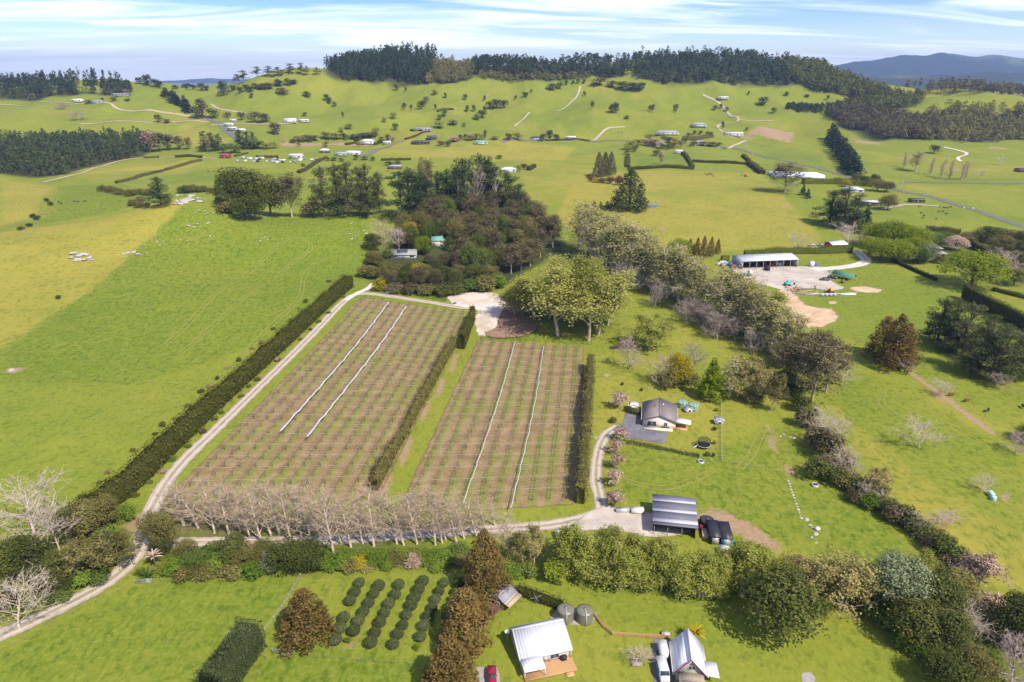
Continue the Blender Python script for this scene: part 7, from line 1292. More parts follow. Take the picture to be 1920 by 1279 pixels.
# ------------------------------------------------------------------ vehicles, animals and small things
TYRE = pal('tyre', (0.02, 0.02, 0.022), var=0.2); CHROME = pal('wheel_rim', (0.45, 0.45, 0.47), rough=0.3, metal=0.7, var=0.1); LAMP = pal('lamp_glass', (0.75, 0.72, 0.62), rough=0.2, var=0.05); TAIL = pal('tail_lamp', (0.35, 0.02, 0.02), rough=0.25, var=0.05)
PAINT = {}
def paint_m(name, col):
    if name not in PAINT:
        m, t, out = new_mat('car_' + name); p = bsdf(t, out, mixrgb(t, noise(t, 0.8, 3, 0.5, objc(t)), tuple(c * 0.9 for c in col), col), 0.25, 0.1, None, 0, 0, 0.5); p.inputs['Coat Weight'].default_value = 0.6; PAINT[name] = m
    return PAINT[name]
def wheels(e, xs, ys, r, w_=0.22):
    for x in xs:
        for y in ys:
            b = MB(); n = 18; a = np.linspace(0, 2 * math.pi, n, endpoint=False); P = []
            for rr, dx in ((r * 0.62, -w_ / 2), (r * 0.93, -w_ / 2), (r, -w_ / 4), (r, w_ / 4), (r * 0.93, w_ / 2), (r * 0.62, w_ / 2)): P.append(np.c_[np.full(n, x + dx), y + rr * np.cos(a), r + rr * np.sin(a)])
            Q = [[k * n + i, k * n + (i + 1) % n, (k + 1) * n + (i + 1) % n, (k + 1) * n + i] for k in range(5) for i in range(n)]; b.add(np.concatenate(P), Q); wo_ = b.build('wheel', TYRE, e)
            c = MB(); c.prism([(y + r * 0.62 * math.cos(t), r + r * 0.62 * math.sin(t)) for t in a], x - w_ * 0.3, x + w_ * 0.3, 'x'); c.build('rim', CHROME, wo_)
def loft(prof, ws):                                # side profile rows: list of (y, z_low, z_high), half widths low/high
    V = []
    for (y, z0, z1), (a, b) in zip(prof, ws): V += [(-a, y, z0), (a, y, z0), (a, y, z0 + (z1 - z0) * 0.55), (b, y, z1), (-b, y, z1), (-a, y, z0 + (z1 - z0) * 0.55)]
    Q = []
    for k in range(len(prof) - 1):
        for i in range(6): Q.append([k * 6 + i, k * 6 + (i + 1) % 6, k * 6 + 6 + (i + 1) % 6, k * 6 + 6 + i])
    n = len(prof) - 1; Q += [[0, 5, 2, 1], [5, 4, 3, 2], [n * 6 + 1, n * 6 + 2, n * 6 + 5, n * 6], [n * 6 + 2, n * 6 + 3, n * 6 + 4, n * 6 + 5]]
    return V, Q
def car(px, rz, col, label, kind='car', cat='car', group=None, dz=0.0, name=None):
    e = empty(name or 'parked_car', at(px, dz), rz, label, cat, group); m = paint_m(*col); b = MB()
    if kind == 'ute':
        b.add(*loft([(-2.6, 0.5, 0.95), (-2.5, 0.42, 1.05), (-0.7, 0.38, 1.08), (0.9, 0.38, 1.1), (2.3, 0.42, 1.02), (2.6, 0.5, 0.9)], [(0.88, 0.82), (0.93, 0.9)] + [(0.94, 0.92)] * 2 + [(0.93, 0.86), (0.85, 0.78)])); body = b.build('body', m, e)
        c = MB(); c.add(*loft([(-0.75, 1.05, 1.15), (-0.6, 1.05, 1.72), (0.7, 1.05, 1.74), (1.3, 1.05, 1.15)], [(0.86, 0.84), (0.86, 0.72), (0.86, 0.72), (0.86, 0.84)])); cab = c.build('cabin', m, e); t = MB(); t.box((0, -1.65, 1.10), (1.55, 1.7, 0.06)); t.build('tray', DARKW, e); cy0, cy1, ct = -0.6, 0.7, 1.72
    elif kind == 'van':
        b.add(*loft([(-2.4, 0.4, 1.9), (-2.3, 0.32, 2.1), (1.2, 0.32, 2.1), (1.9, 0.34, 1.5), (2.4, 0.4, 1.0)], [(0.9, 0.85), (0.95, 0.88), (0.95, 0.88), (0.93, 0.8), (0.86, 0.76)])); body = b.build('body', m, e); cab = body; cy0, cy1, ct = -1.8, 1.2, 1.9
    else:
        b.add(*loft([(-2.15, 0.42, 0.86), (-2.05, 0.32, 0.98), (-1.0, 0.28, 1.02), (0.8, 0.28, 1.0), (1.9, 0.32, 0.86), (2.15, 0.42, 0.72)], [(0.74, 0.66), (0.86, 0.80), (0.89, 0.86), (0.89, 0.86), (0.86, 0.78), (0.72, 0.62)])); body = b.build('body', m, e)
        c = MB(); c.add(*loft([(-1.85, 0.96, 1.02), (-1.2, 0.98, 1.44), (0.25, 0.98, 1.46), (1.15, 0.96, 1.02)], [(0.80, 0.78), (0.82, 0.62), (0.82, 0.62), (0.80, 0.76)])); cab = c.build('cabin', m, e); cy0, cy1, ct = -1.2, 0.25, 1.44
        for (ya, za, yb, zb) in ((0.29, 1.45, 1.10, 1.06), (-1.26, 1.43, -1.78, 1.06)):
            g_ = MB(); g_.slab((-0.60, ya, za), (0.60, ya, za), (0.70, yb, zb), (-0.70, yb, zb), 0.02) if ya < 0 else g_.slab((0.60, ya, za + 0.012), (-0.60, ya, za + 0.012), (-0.70, yb, zb + 0.012), (0.70, yb, zb + 0.012), 0.02); g_.build('windscreen', GLASS, cab)
    for s in (-1, 1):
        g_ = MB(); g_.slab((s * (0.84 if kind != 'van' else 0.955), cy0 + 0.1, ct * 0.72), (s * (0.84 if kind != 'van' else 0.955), cy1, ct * 0.72), (s * (0.70 if kind != 'van' else 0.915), cy1 - 0.15, ct - 0.06), (s * (0.70 if kind != 'van' else 0.915), cy0 + 0.2, ct - 0.06), 0.02 * s); g_.build('side_window', GLASS, cab)
        yl = {'ute': 2.52, 'van': 2.36, 'car': 2.06}[kind]; h_ = MB(); h_.box((s * 0.62, yl, 0.74), (0.34, 0.16, 0.16)); h_.build('headlight', LAMP, e); h_ = MB(); h_.box((s * 0.66, -yl, 0.82), (0.24, 0.14, 0.18)); h_.build('tail_light', TAIL, e); mi = MB(); mi.box((s * 0.98, cy1 + 0.1, 1.04), (0.18, 0.1, 0.14)); mi.build('mirror', m, e)
    if kind == 'van': g_ = MB(); g_.slab((0.8, 1.26, 2.04), (-0.8, 1.26, 2.04), (-0.84, 1.86, 1.54), (0.84, 1.86, 1.54), 0.02); g_.build('windscreen', GLASS, cab)
    if kind == 'ute': g_ = MB(); g_.slab((0.68, 0.76, 1.70), (-0.68, 0.76, 1.70), (-0.76, 1.26, 1.18), (0.76, 1.26, 1.18), 0.02); g_.build('windscreen', GLASS, cab)
    wheels(e, (-0.80, 0.80), (-1.35, 1.35) if kind == 'car' else (-1.55, 1.6), 0.33 if kind == 'car' else 0.38); return e
car((922, 1272), R(182), ('crimson', (0.30, 0.010, 0.025)), 'shiny crimson hatchback on the concrete strip below the cottage', dz=0.07, name='red_car')
car((1242, 1264), R(180), ('white', (0.70, 0.70, 0.69)), 'white van parked behind the horse float', 'van', 'van', dz=0.07, name='white_van')
car((1750, 491), R(75), ('white', (0.70, 0.70, 0.69)), 'white car in front of the grey two tier house'); car((1546, 526), R(85), ('dark', (0.05, 0.055, 0.065)), 'dark utility truck beside the green hoop tunnel', 'ute', 'utility truck', name='utility_truck'); car((1560, 522), R(70), ('navy', (0.04, 0.05, 0.09)), 'navy utility truck inside the green hoop tunnel', 'ute', 'utility truck', name='utility_truck')
car((1521, 461), R(80), ('silver', (0.40, 0.42, 0.44)), 'silver car behind the golden conifer hedge'); car((1538, 461), R(85), ('bluegrey', (0.15, 0.24, 0.30)), 'blue grey car beside the red barn'); car((1347, 277), R(70), ('white', (0.7, 0.7, 0.69)), 'white car on the valley road bend', name='road_car'); car((1358, 279), R(70), ('navy', (0.04, 0.05, 0.09)), 'navy car at the mouth of the white garage drive', name='road_car')
# horse float
e = empty('horse_float', at((1243, 1228), 0.07), R(178), 'white rounded horse float parked ahead of the van', 'trailer'); b = MB(); b.add(*loft([(-1.7, 0.5, 2.0), (-1.55, 0.45, 2.25), (1.0, 0.45, 2.3), (1.6, 0.5, 1.9), (1.85, 0.6, 1.3)], [(0.85, 0.6), (0.95, 0.72), (0.95, 0.72), (0.8, 0.55), (0.5, 0.35)])); b.build('body', paint_m('white', (0.7, 0.7, 0.69)), e); b = MB(); b.bar((0.3, 1.7, 0.5), (0, 3.0, 0.5), 0.05); b.bar((-0.3, 1.7, 0.5), (0, 3.0, 0.5), 0.05); b.build('drawbar', STEELG, e); wheels(e, (-0.98, 0.98), (-0.4, 0.35), 0.32); b = MB(); b.box((0, -1.68, 1.1), (1.5, 0.08, 1.2)); b.build('tail_ramp', STEELG, e)
# trucks and diggers of the shed yard
def truck(px, rz, cabc, label, deck_c, dk=5.0):
    e = empty('truck', at(px, 0.1), rz, label, 'truck'); b = MB(); b.box((0, 0, 0.75), (1.0, dk + 2.0, 0.3)); b.build('chassis', BLACKM, e); b = MB(); b.add(*loft([(dk / 2 - 0.9, 0.8, 2.7), (dk / 2 - 0.8, 0.7, 2.9), (dk / 2 + 0.6, 0.7, 2.9), (dk / 2 + 1.1, 0.7, 1.9)], [(1.15, 1.0), (1.2, 1.1), (1.2, 1.1), (1.15, 1.05)])); c = b.build('cab', cabc, e); g_ = MB(); g_.slab((1.0, dk / 2 + 0.66, 2.8), (-1.0, dk / 2 + 0.66, 2.8), (-1.05, dk / 2 + 1.06, 2.0), (1.05, dk / 2 + 1.06, 2.0), 0.02); g_.build('windscreen', GLASS, c); b = MB(); b.box((0, -1.0, 1.05), (2.3, dk - 0.4, 0.16)); b.build('deck', deck_c, e); wheels(e, (-1.0, 1.0), (-dk / 2 + 0.2, -dk / 2 + 1.2, dk / 2 + 0.2), 0.48, 0.3); return e
truck((1398, 517), R(-80), WHITE, 'flat deck truck with white cab and blue deck in the shed yard', pal('blue_deck', (0.05, 0.25, 0.38), var=0.15)); truck((1438, 506), R(170), BLACKM, 'black truck parked in front of the open shed bays', BLACKM, 4.0)
def excavator(px, rz, m, label):
    e = empty('excavator', at(px), rz, label, 'excavator')
    for s in (-1, 1): b = MB(); b.prism([(-1.6, 0.15), (-1.3, 0.0), (1.3, 0.0), (1.6, 0.15), (1.6, 0.55), (1.3, 0.75), (-1.3, 0.75), (-1.6, 0.55)], s * 0.95 - 0.25, s * 0.95 + 0.25, 'x'); b.build('track', BLACKM, e)
    b = MB(); b.box((0, -0.4, 1.4), (2.2, 2.6, 1.0), taper=0.92); b.build('body', m, e); b = MB(); b.box((-0.6, 0.6, 1.9), (0.9, 1.3, 1.9), taper=0.88); cb = b.build('cab', m, e); g_ = MB(); g_.box((-0.6, 1.23, 2.1), (0.7, 0.06, 1.0)); g_.build('pane', GLASS, cb)
    b = MB(); b.bar((0.3, 0.8, 1.3), (0.3, 2.9, 3.3), 0.20); bm2 = b.build('boom', m, e); b = MB(); b.bar((0.3, 2.9, 3.3), (0.3, 4.4, 1.4), 0.15); b.build('arm', m, bm2); b = MB(); b.box((0.3, 4.3, 0.9), (0.8, 0.8, 0.8), taper=0.6); b.build('bucket', BLACKM, bm2); return e
excavator((1476, 536), R(-70), pal('teal_paint', (0.06, 0.40, 0.36), var=0.12), 'teal excavator working at the rubble heap'); excavator((1556, 549), R(120), pal('yellow_paint', (0.60, 0.33, 0.06), var=0.12), 'yellow digger among the stacked scrap timber'); excavator((1398, 331), R(60), pal('orange_paint', (0.55, 0.13, 0.04), var=0.12), 'orange excavator on the ploughed heap in the middle field')
# hoop tunnel frame
e = empty('hoop_tunnel', at((1576, 521)), R(40), 'green netting hoop tunnel over parked machinery', 'tunnel'); NET = pal('green_net', (0.07, 0.22, 0.15), var=0.15)
for k in range(8): P3 = np.array([(2.6 * math.cos(a), -7.5 + k * 2.1, 1.4 + 2.0 * math.sin(a)) for a in np.linspace(0, math.pi, 9)]); P3 = np.r_[[[2.6, -7.5 + k * 2.1, -0.1]], P3, [[-2.6, -7.5 + k * 2.1, -0.1]]]; b = MB(); b.add(*prisms(P3[:-1], P3[1:], np.full(len(P3) - 1, 0.07), np.full(len(P3) - 1, 0.07), 4)); b.build('hoop', STEELG, e)
b = MB(); an = np.linspace(0.25, math.pi - 0.25, 11)
for i in range(10): b.slab((2.68 * math.cos(an[i]), -7.5, 1.45 + 2.06 * math.sin(an[i])), (2.68 * math.cos(an[i]), 4.0, 1.45 + 2.06 * math.sin(an[i])), (2.68 * math.cos(an[i + 1]), 4.0, 1.45 + 2.06 * math.sin(an[i + 1])), (2.68 * math.cos(an[i + 1]), -7.5, 1.45 + 2.06 * math.sin(an[i + 1])), 0.03)
b.build('netting', NET, e)
def crate(name, px, d, rz, m, label, cat, group=None, dz=0.0, lid=None):
    e = empty(name, at(px, dz), rz, label, cat, group); b = MB(); b.box((0, 0, d[2] / 2), d); b.build('body', m, e); b = MB(); b.box((0, 0, d[2] + 0.03), (d[0] + 0.08, d[1] + 0.08, 0.06)); b.build('lid', lid or m, e); return e
crate('site_toilet', (1521, 500), (2.2, 2.2, 3.0), R(10), WHITE, 'white portable cabin beside the big grey shed', 'cabin'); crate('blue_bin', (1527, 499), (1.8, 1.6, 1.6), R(10), pal('bin_blue', (0.03, 0.13, 0.42), var=0.1), 'blue bin beside the white portable cabin', 'bin'); crate('rust_drum', (1579, 531), (1.3, 1.3, 1.9), 0, pal('rust', (0.22, 0.08, 0.04), var=0.3), 'rusty square bin at the tunnel mouth', 'bin')
crate('trough', (1167, 959), (3.4, 1.2, 0.8), R(3), STEELG, 'grey feed trailer on the yard edge', 'trailer'); crate('trough', (1195, 961), (3.2, 1.7, 1.1), R(0), WHITE, 'white bin nearest the striped roof barn', 'bin'); crate('white_crate', (1532, 994), (1.0, 0.9, 0.7), R(20), WHITE, 'white crate lying in the barn paddock', 'crate'); crate('letter_box', (89, 1122), (0.9, 0.7, 0.9), R(20), GREYW, 'grey box standing beside the gravel road', 'box'); crate('blue_drum', (853, 570), (1.5, 0.9, 0.7), R(5), pal('bin_blue', (0.03, 0.13, 0.42)), 'blue drum on the edge of the earth pad', 'drum')
crate('beehive', (766, 553), (0.9, 0.9, 1.1), R(10), WHITE, 'white box standing in the weeds above the orchard road', 'box'); crate('beehive', (776, 549), (1.0, 0.9, 1.0), R(-10), STEELG, 'pale grey box standing in the weeds below the wood', 'box')
crate('caravan', (1049, 1008), (1.7, 2.6, 1.6), R(8), WHITE, 'small white trailer showing through the birches', 'trailer'); crate('white_stack', (1358, 1040), (2.2, 3.4, 1.4), R(-8), WHITE, 'stack of white panels behind the birches', 'stack'); crate('pallet_stack', (1322, 1003), (1.6, 3.5, 0.9), R(-10), pal('pallet', (0.55, 0.42, 0.28), var=0.2), 'timber pallets stacked between barn and container sheds', 'pallets'); crate('tool_chest', (1317, 993), (1.5, 1.2, 1.2), R(-10), REDP, 'red chest beside the black water tank', 'chest')
crate('raised_bed', (547, 1196), (1.8, 1.3, 0.5), R(10), WHITE, 'white framed raised bed under the broad russet conifer', 'garden bed'); crate('planter', (1193, 1244), (2.0, 1.6, 0.35), 0, OLDW, 'square timber planter around the young bare tree', 'planter'); crate('grill', (1057, 1240), (1.0, 0.6, 0.9), R(15), BLACKM, 'black barbecue on the timber deck', 'barbecue', dz=0.4); crate('deck_chair', (1030, 1236), (0.6, 0.6, 0.8), R(15), pal('bin_blue2', (0.10, 0.2, 0.5)), 'blue chair on the timber deck', 'chair', dz=0.4)
crate('tank_rock', (1248, 1191), (1.6, 0.9, 0.5), R(-20), pal('stone', (0.45, 0.42, 0.38), var=0.2), 'pale stone block at the end of the timber fence', 'stone')
# silage bales, rubble, scrap timber, logs
BALE = pal('bale_wrap', (0.42, 0.58, 0.52), rough=0.35, var=0.08)
for i, px in enumerate([(1859, 932), (1862, 938), (1856, 928)]):
    e = empty('silage_bale', at(px), RNG.uniform(0, 3), 'round pale green wrapped silage bale by the dead tree', 'bale', 'silage bales'); b = MB(); b.lathe([(0.01, 0), (0.62, 0.02), (0.66, 0.15), (0.66, 1.1), (0.6, 1.2), (0.01, 1.22)], 16); b.build('wrap', BALE, e, smooth_=False)
ROCK = simple('limestone', (0.40, 0.365, 0.315), 0.95, 0.35, 1.2, dirt=(0.22, 0.21, 0.15)); ROCKM = []
for s in range(5):
    g_ = np.random.default_rng(600 + s); b = MB(); n = 10; P = []
    for k in range(6):
        la = -1.2 + 2.6 * k / 5; 
        for j in range(n): a = j / n * 6.283; d = np.array([math.cos(a) * math.cos(la), math.sin(a) * math.cos(la), math.sin(la) * 0.75]); rr = 1 + 0.9 * float(fbm(np.array(d[0] * 1.6 + s * 7), np.array(d[1] * 1.6 + d[2] * 2.2), 3, 70 + s)); P.append(d * rr * (0.35 + 0.65 * math.cos(la * 0.9)))
    b.add(P, [[k * n + j, k * n + (j + 1) % n, (k + 1) * n + (j + 1) % n, (k + 1) * n + j] for k in range(5) for j in range(n)], [[50, 50 + j, 50 + j + 1] for j in range(1, 9)]); me = b.mesh('boulder'); me.materials.append(ROCK); ROCKM.append(me)
def boulder(px, size, label, group, flat=0.7, dx=0, dy=0):
    p = G(*px); x, y = p[0] + dx, p[1] + dy; o = link('boulder', RNG.choice(ROCKM), loc=(x, y, float(H(x, y)) + size * 0.08)); o.scale = (size * RNG.uniform(0.8, 1.4) / 2, size * RNG.uniform(0.8, 1.3) / 2, size * flat / 2); o.rotation_euler = (RNG.uniform(-0.3, 0.3), RNG.uniform(-0.3, 0.3), RNG.uniform(0, 6)); return tag(o, label, 'boulder', group)
for u, v, s in [(139, 476, 4.2), (150, 480, 5.0), (160, 478, 4.4), (168, 484, 3.6), (147, 488, 3.8), (158, 488, 3.4), (134, 484, 3.0), (172, 488, 2.2), (140, 490, 2.2)]: boulder((u, v), s, 'grey limestone boulder of the large outcrop in the yellow paddock', 'large outcrop in the yellow paddock', 0.8)
for u, v, s in [(232, 476, 2.4), (240, 475, 3.2), (250, 474, 3.0), (258, 477, 2.6), (264, 478, 1.5), (223, 478, 1.3), (275, 475, 1.2), (135, 496, 0.9), (168, 496, 1.0), (215, 463, 0.8), (178, 487, 1.0)]: boulder((u, v), s, 'limestone boulder of the small outcrop on the paddock boundary', 'small outcrop on the paddock boundary', 0.7)
for k in range(26): boulder((RNG.uniform(328, 384), RNG.uniform(366, 383)), RNG.uniform(1.5, 4.6), 'weathered boulder of the rock outcrop on the hill top', 'rock outcrop on the hill top', 0.75)
for u, v, s in [(354, 424, 2.4), (364, 426, 1.6), (370, 420, 1.8), (390, 419, 2.6), (376, 425, 1.4), (338, 449, 1.2), (295, 454, 1.3), (306, 455, 1.3), (300, 460, 1.0), (374, 447, 1.1), (394, 443, 1.2), (352, 451, 1.0), (436, 416, 1.0), (384, 396, 1.6), (372, 395, 1.8), (388, 400, 1.4), (400, 399, 1.5), (490, 447, 1.0), (497, 445, 1.3), (502, 449, 1.2), (488, 452, 0.9), (415, 410, 1.0)]: boulder((u, v), s, 'white limestone boulder scattered over the crest of the green paddock', 'white boulders on the green paddock crest')
for k in range(30): boulder((RNG.uniform(446, 495), RNG.uniform(402, 410)), RNG.uniform(0.9, 2.2), 'white boulder of the pile below the great dark trees', 'white boulder pile under the trees')
for k in range(16): boulder((RNG.uniform(645, 688), RNG.uniform(412, 450)), RNG.uniform(0.8, 1.9), 'white boulder sprinkled near the edge of the wood', 'white boulders by the wood edge')
for u, v, s in [(22, 694, 1.6), (18, 697, 1.0), (28, 697, 1.0)]: boulder((u, v), s, 'grey rock on the bare patch in the green paddock', 'rocks on the bare patch')
for k in range(14): t = k / 13; boulder((1478 + 24 * t, 902 + 70 * t), RNG.uniform(0.5, 1.0), 'white stone in the line across the barn paddock', 'line of white stones', 0.5)
for u, v in [(1512, 975), (1518, 985), (1525, 990), (1530, 1002), (1522, 1008), (1530, 1018), (1470, 815), (1482, 820), (1490, 822), (1464, 818)]: boulder((u, v), RNG.uniform(0.7, 1.4), 'pale rubble stone left in the grass of the barn paddock', 'rubble stones in the barn paddock', 0.4)
RUB = pal('rubble_brick', (0.42, 0.25, 0.17), var=0.35); RUBM = []
for me in ROCKM: m2 = me.copy(); m2.materials.clear(); m2.materials.append(RUB); RUBM.append(m2)
for k in range(36):
    p = G(1486 + RNG.gauss(0, 7), 543 + RNG.gauss(0, 2.5)); o = link('rubble_block', RNG.choice(RUBM), loc=(p[0], p[1], p[2] + RNG.uniform(0.1, 0.9))); sz = RNG.uniform(0.6, 1.7); o.scale = (sz / 2, sz / 2, sz * 0.35); o.rotation_euler = (RNG.uniform(-0.6, 0.6), RNG.uniform(-0.6, 0.6), RNG.uniform(0, 6)); tag(o, 'broken brown block in the rubble heap beside the teal excavator', 'rubble', 'rubble heap blocks')
LOGM = {}
for k, (u, v, L_, a, m) in enumerate([(1510, 548, 9, 0.3, OLDW), (1516, 551, 8, -0.2, OLDW), (1524, 553, 9, 0.15, GREYW), (1532, 549, 7, 0.9, OLDW), (1585, 552, 9, 0.1, WHITE), (1590, 554, 8, 0.05, WHITE), (1594, 552, 7, 0.15, GREYW), (1530, 540, 6, 1.2, OLDW), (1500, 551, 8, -0.1, OLDW), (728, 549, 5, -0.4, OLDW), (735, 551, 5, -0.5, OLDW), (722, 551, 4, -0.3, GREYW), (1498, 790, 3.5, -0.1, WHITE)]):
    p = at((u, v), 0.25); e = MB(); e.bar((-L_ / 2, 0, 0), (L_ / 2, 0, 0.1), 0.2, 6); e.bar((-L_ / 2 + 0.5, 0.5, 0.05), (L_ / 2 + 0.4, 0.45, 0.2), 0.16, 6); o = e.build('timber_stack', m, None, p); o.rotation_euler[2] = a; tag(o, 'pair of long timbers stacked on the ground near the scrap heap' if v < 560 and u > 1000 else ('weathered logs lying in the weeds above the orchard road' if u < 1000 else 'white plank pair lying by the boundary scrub'), 'timber', 'stacked timbers')
e = empty('stacked_panels', at((1553, 556)), R(0), 'grey concrete panels stood on edge near the yellow digger', 'panels')
for k in range(4): b = MB(); b.box((-3.2 + k * 2.1, 0, 0.9), (2.0, 0.2, 1.8)); b.build('panel', GREYW, e)
for k, (u, v) in enumerate([(1352, 495), (1358, 493), (1364, 497), (1356, 499), (1374, 503), (1369, 499), (1347, 497)]): crate('scrap_bin', (u, v), (RNG.uniform(1.5, 3), RNG.uniform(1.5, 2.4), RNG.uniform(1, 2.2)), RNG.uniform(0, 3), (WHITE, GREYW, WHITE, STEELG, pal('rust', (0.2, 0.1, 0.06)), pal('bin_blue', (0.03, 0.13, 0.42)), WHITE)[k], 'discarded bin at the closed end of the big grey shed', 'bin', 'discarded bins by the shed')
BAYM = [BLACKM, pal('machine_blue', (0.05, 0.09, 0.18)), DARKW, REDP, GREYW, BLACKM, OLDW]
for k in range(7):
    p = at((1402 + k * 14.3, 502 - k * 0.8), 0.1); crate('stored_machine', (1402 + k * 14.3, 501 - k * 0.8), (2.6, 3.6, 1.5 + 0.4 * (k % 3)), R(8 + 10 * (k % 2)), BAYM[k], 'machine stored under the roof of the big grey shed', 'machine', 'machines stored in the big shed')
# market garden huts
HUTC = [WHITE, GREYW, pal('hut_teal', (0.20, 0.30, 0.32)), OLDW, CREAM, GREYW, STEELG, DARKW]
for k in range(34):
    u, v = RNG.uniform(440, 600), RNG.uniform(297, 306) ; crate('garden_hut', (u, v), (RNG.uniform(2, 5), RNG.uniform(2, 4), RNG.uniform(1.2, 2.6)), RNG.uniform(-0.3, 0.3), HUTC[k % 8], 'small hut or crate in the jumble of the market garden yard', 'hut', 'market garden huts')
# trampoline
e = empty('trampoline', at((1319, 838)), 0, 'round black trampoline with safety net on the house lawn', 'trampoline'); b = MB(); b.lathe([(1.95, 0.82), (2.12, 0.86), (2.12, 0.92), (1.90, 0.92)], 26); b.build('frame', pal('pad_green', (0.35, 0.42, 0.32)), e); b = MB(); b.lathe([(1.91, 0.88), (0.01, 0.86)], 26); b.build('mat', BLACKM, e); nm, nt_, no_ = new_mat('safety_net'); tr_ = N(nt_, 'ShaderNodeBsdfTransparent'); df = N(nt_, 'ShaderNodeBsdfDiffuse'); df.inputs[0].default_value = (0.02, 0.025, 0.02, 1); mx_ = N(nt_, 'ShaderNodeMixShader'); mx_.inputs[0].default_value = 0.5; nt_.links.new(tr_.outputs[0], mx_.inputs[1]); nt_.links.new(df.outputs[0], mx_.inputs[2]); nt_.links.new(mx_.outputs[0], no_.inputs['Surface'])
b = MB(); b.lathe([(1.92, 0.92), (1.92, 2.55)], 26); b.build('safety_net', nm, e)
for k in range(8): a = k * math.pi / 4; b = MB(); b.bar((2.14 * math.cos(a), 2.14 * math.sin(a), 0), (2.14 * math.cos(a), 2.14 * math.sin(a), 2.6), 0.035); b.build('pole', BLACKM, e)
b = MB(); b.slab((-2.3, -0.4, 0.86), (-3.6, -0.6, 0.05), (-3.5, -1.0, 0.05), (-2.2, -0.8, 0.86), 0.06); b.build('ladder', WHITE, e)
# troughs
for px, lb in (((1314, 867), 'round concrete water trough below the house lawn'), ((1528, 911), 'round concrete water trough near the boundary scrub')):
    e = empty('water_trough', at(px), 0, lb, 'trough'); b = MB(); b.lathe([(0.9, -0.1), (0.9, 0.6), (0.78, 0.6), (0.78, 0.3)], 20); b.build('ring', GREYW, e); b = MB(); b.lathe([(0.78, 0.42), (0.01, 0.42)], 20); b.build('water', DARKW, e)
# clothesline
e = empty('clothesline', at((1005, 1133)), 0.4, 'small rotary clothesline on the lawn by the boxy hedge', 'clothesline'); b = MB(); b.bar((0, 0, 0), (0, 0, 2.0), 0.04); b.build('pole', STEELG, e)
for k in range(4): a = k * math.pi / 2; b = MB(); b.bar((0, 0, 1.7), (1.4 * math.cos(a), 1.4 * math.sin(a), 2.0), 0.03); b.build('arm', STEELG, e)
e = empty('satellite_dish', at((951, 1206)), 0, 'white satellite dish at the corner of the white roofed cottage', 'dish'); b = MB(); b.bar((0, 0, 0), (0, 0, 2.6), 0.05); b.build('pole', STEELG, e); b = MB(); b.lathe([(0.02, 2.6), (0.35, 2.7), (0.5, 2.95)], 14); b.build('bowl', WHITE, e)
e = empty('wood_pile', at((1152, 654)), 0.2, 'dark heap of old logs beside the round brown tree', 'wood pile')
for k in range(9): b = MB(); x = RNG.uniform(-1.5, 1.5); b.bar((x - 1.2, RNG.uniform(-1, 1), 0.2 + 0.12 * k), (x + 1.2, RNG.uniform(-1, 1), 0.2 + 0.12 * k), 0.16, 6); b.build('log', DARKW, e)
# power poles and road signs
for px, hpx, lb in (((1399, 281), 0, 'pale power pole by the valley road'), ((1725, 337), 0, 'pale power pole in the far field beside the road'), ((1690, 357), 0, 'power pole at the road junction')):
    e = empty('power_pole', at(px), 0.3, lb, 'power pole'); b = MB(); b.bar((0, 0, -0.3), (0, 0, 9), 0.16, 6); b.build('pole', GREYW, e); b = MB(); b.box((0, 0, 8.4), (2.2, 0.14, 0.16)); b.build('crossarm', OLDW, e)
YEL = pal('sign_yellow', (0.75, 0.50, 0.02), var=0.05)
for px, lb in (((1806, 396), 'yellow roadside sign nearest the driveway'), ((1823, 397), 'yellow roadside sign farther along the bend'), ((1411, 294), 'small yellow sign on the straight road')):
    e = empty('road_sign', at(px), 0, lb, 'road sign'); b = MB(); b.bar((0, 0, 0), (0, 0, 2.6), 0.05); b.build('post', GREYW, e); b = MB(); b.box((0, 0, 2.6), (1.0, 0.05, 1.5)); b.build('panel', YEL, e)
# fences
def fence(pts, sp, h, rails, m, label, pr=0.06, rr=0.03, px=True, cat='fence', rect=False):
    P = np.array(wpoly(pts)); seg = np.r_[0, np.cumsum(np.linalg.norm(np.diff(P, axis=0), axis=1))]; n = max(2, int(seg[-1] / sp) + 1); s = np.linspace(0, seg[-1], n); X = np.interp(s, seg, P[:, 0]); Y = np.interp(s, seg, P[:, 1]); Zz = H(X, Y); e = empty('fence', (X[0], Y[0], Zz[0]), 0, label, cat); o = np.array([X[0], Y[0], Zz[0]]); me = None
    for i in range(n):
        if me is None: b = MB(); b.bar((0, 0, -0.2), (0, 0, h), pr, 4); me = b.mesh('post'); me.materials.append(m)
        link('post', me, parent=e, loc=(X[i] - o[0], Y[i] - o[1], Zz[i] - o[2]))
    for k in range(rails):
        z = h * (k + 0.75) / rails * 0.95; pts3 = np.c_[X, Y, Zz + z] - o; b = MB(); b.add(*prisms(pts3[:-1], pts3[1:], np.full(n - 1, rr), np.full(n - 1, rr), 4)); b.build('rail', m, e)
    return e
fence([(1112, 1152), (1142, 1191), (1256, 1198)], 2.2, 1.0, 4, TIMBER, 'new timber rail fence from the water tanks to the steep roofed cottage', 0.07, 0.06)
fence([(1352, 755), (1353, 862)], 3.2, 1.3, 3, RAILW, 'pale post and rail fence beside the house lawn', 0.07, 0.035); fence([(1168, 832), (1250, 850), (1330, 866), (1350, 864)], 2.8, 1.1, 2, RAILW, 'wire fence along the foot of the courtyard hedge', 0.05, 0.012); fence([(1120, 708), (1220, 730), (1352, 752)], 4, 1.1, 2, WOODP, 'thin wire fence above the house lawn', 0.05, 0.012)
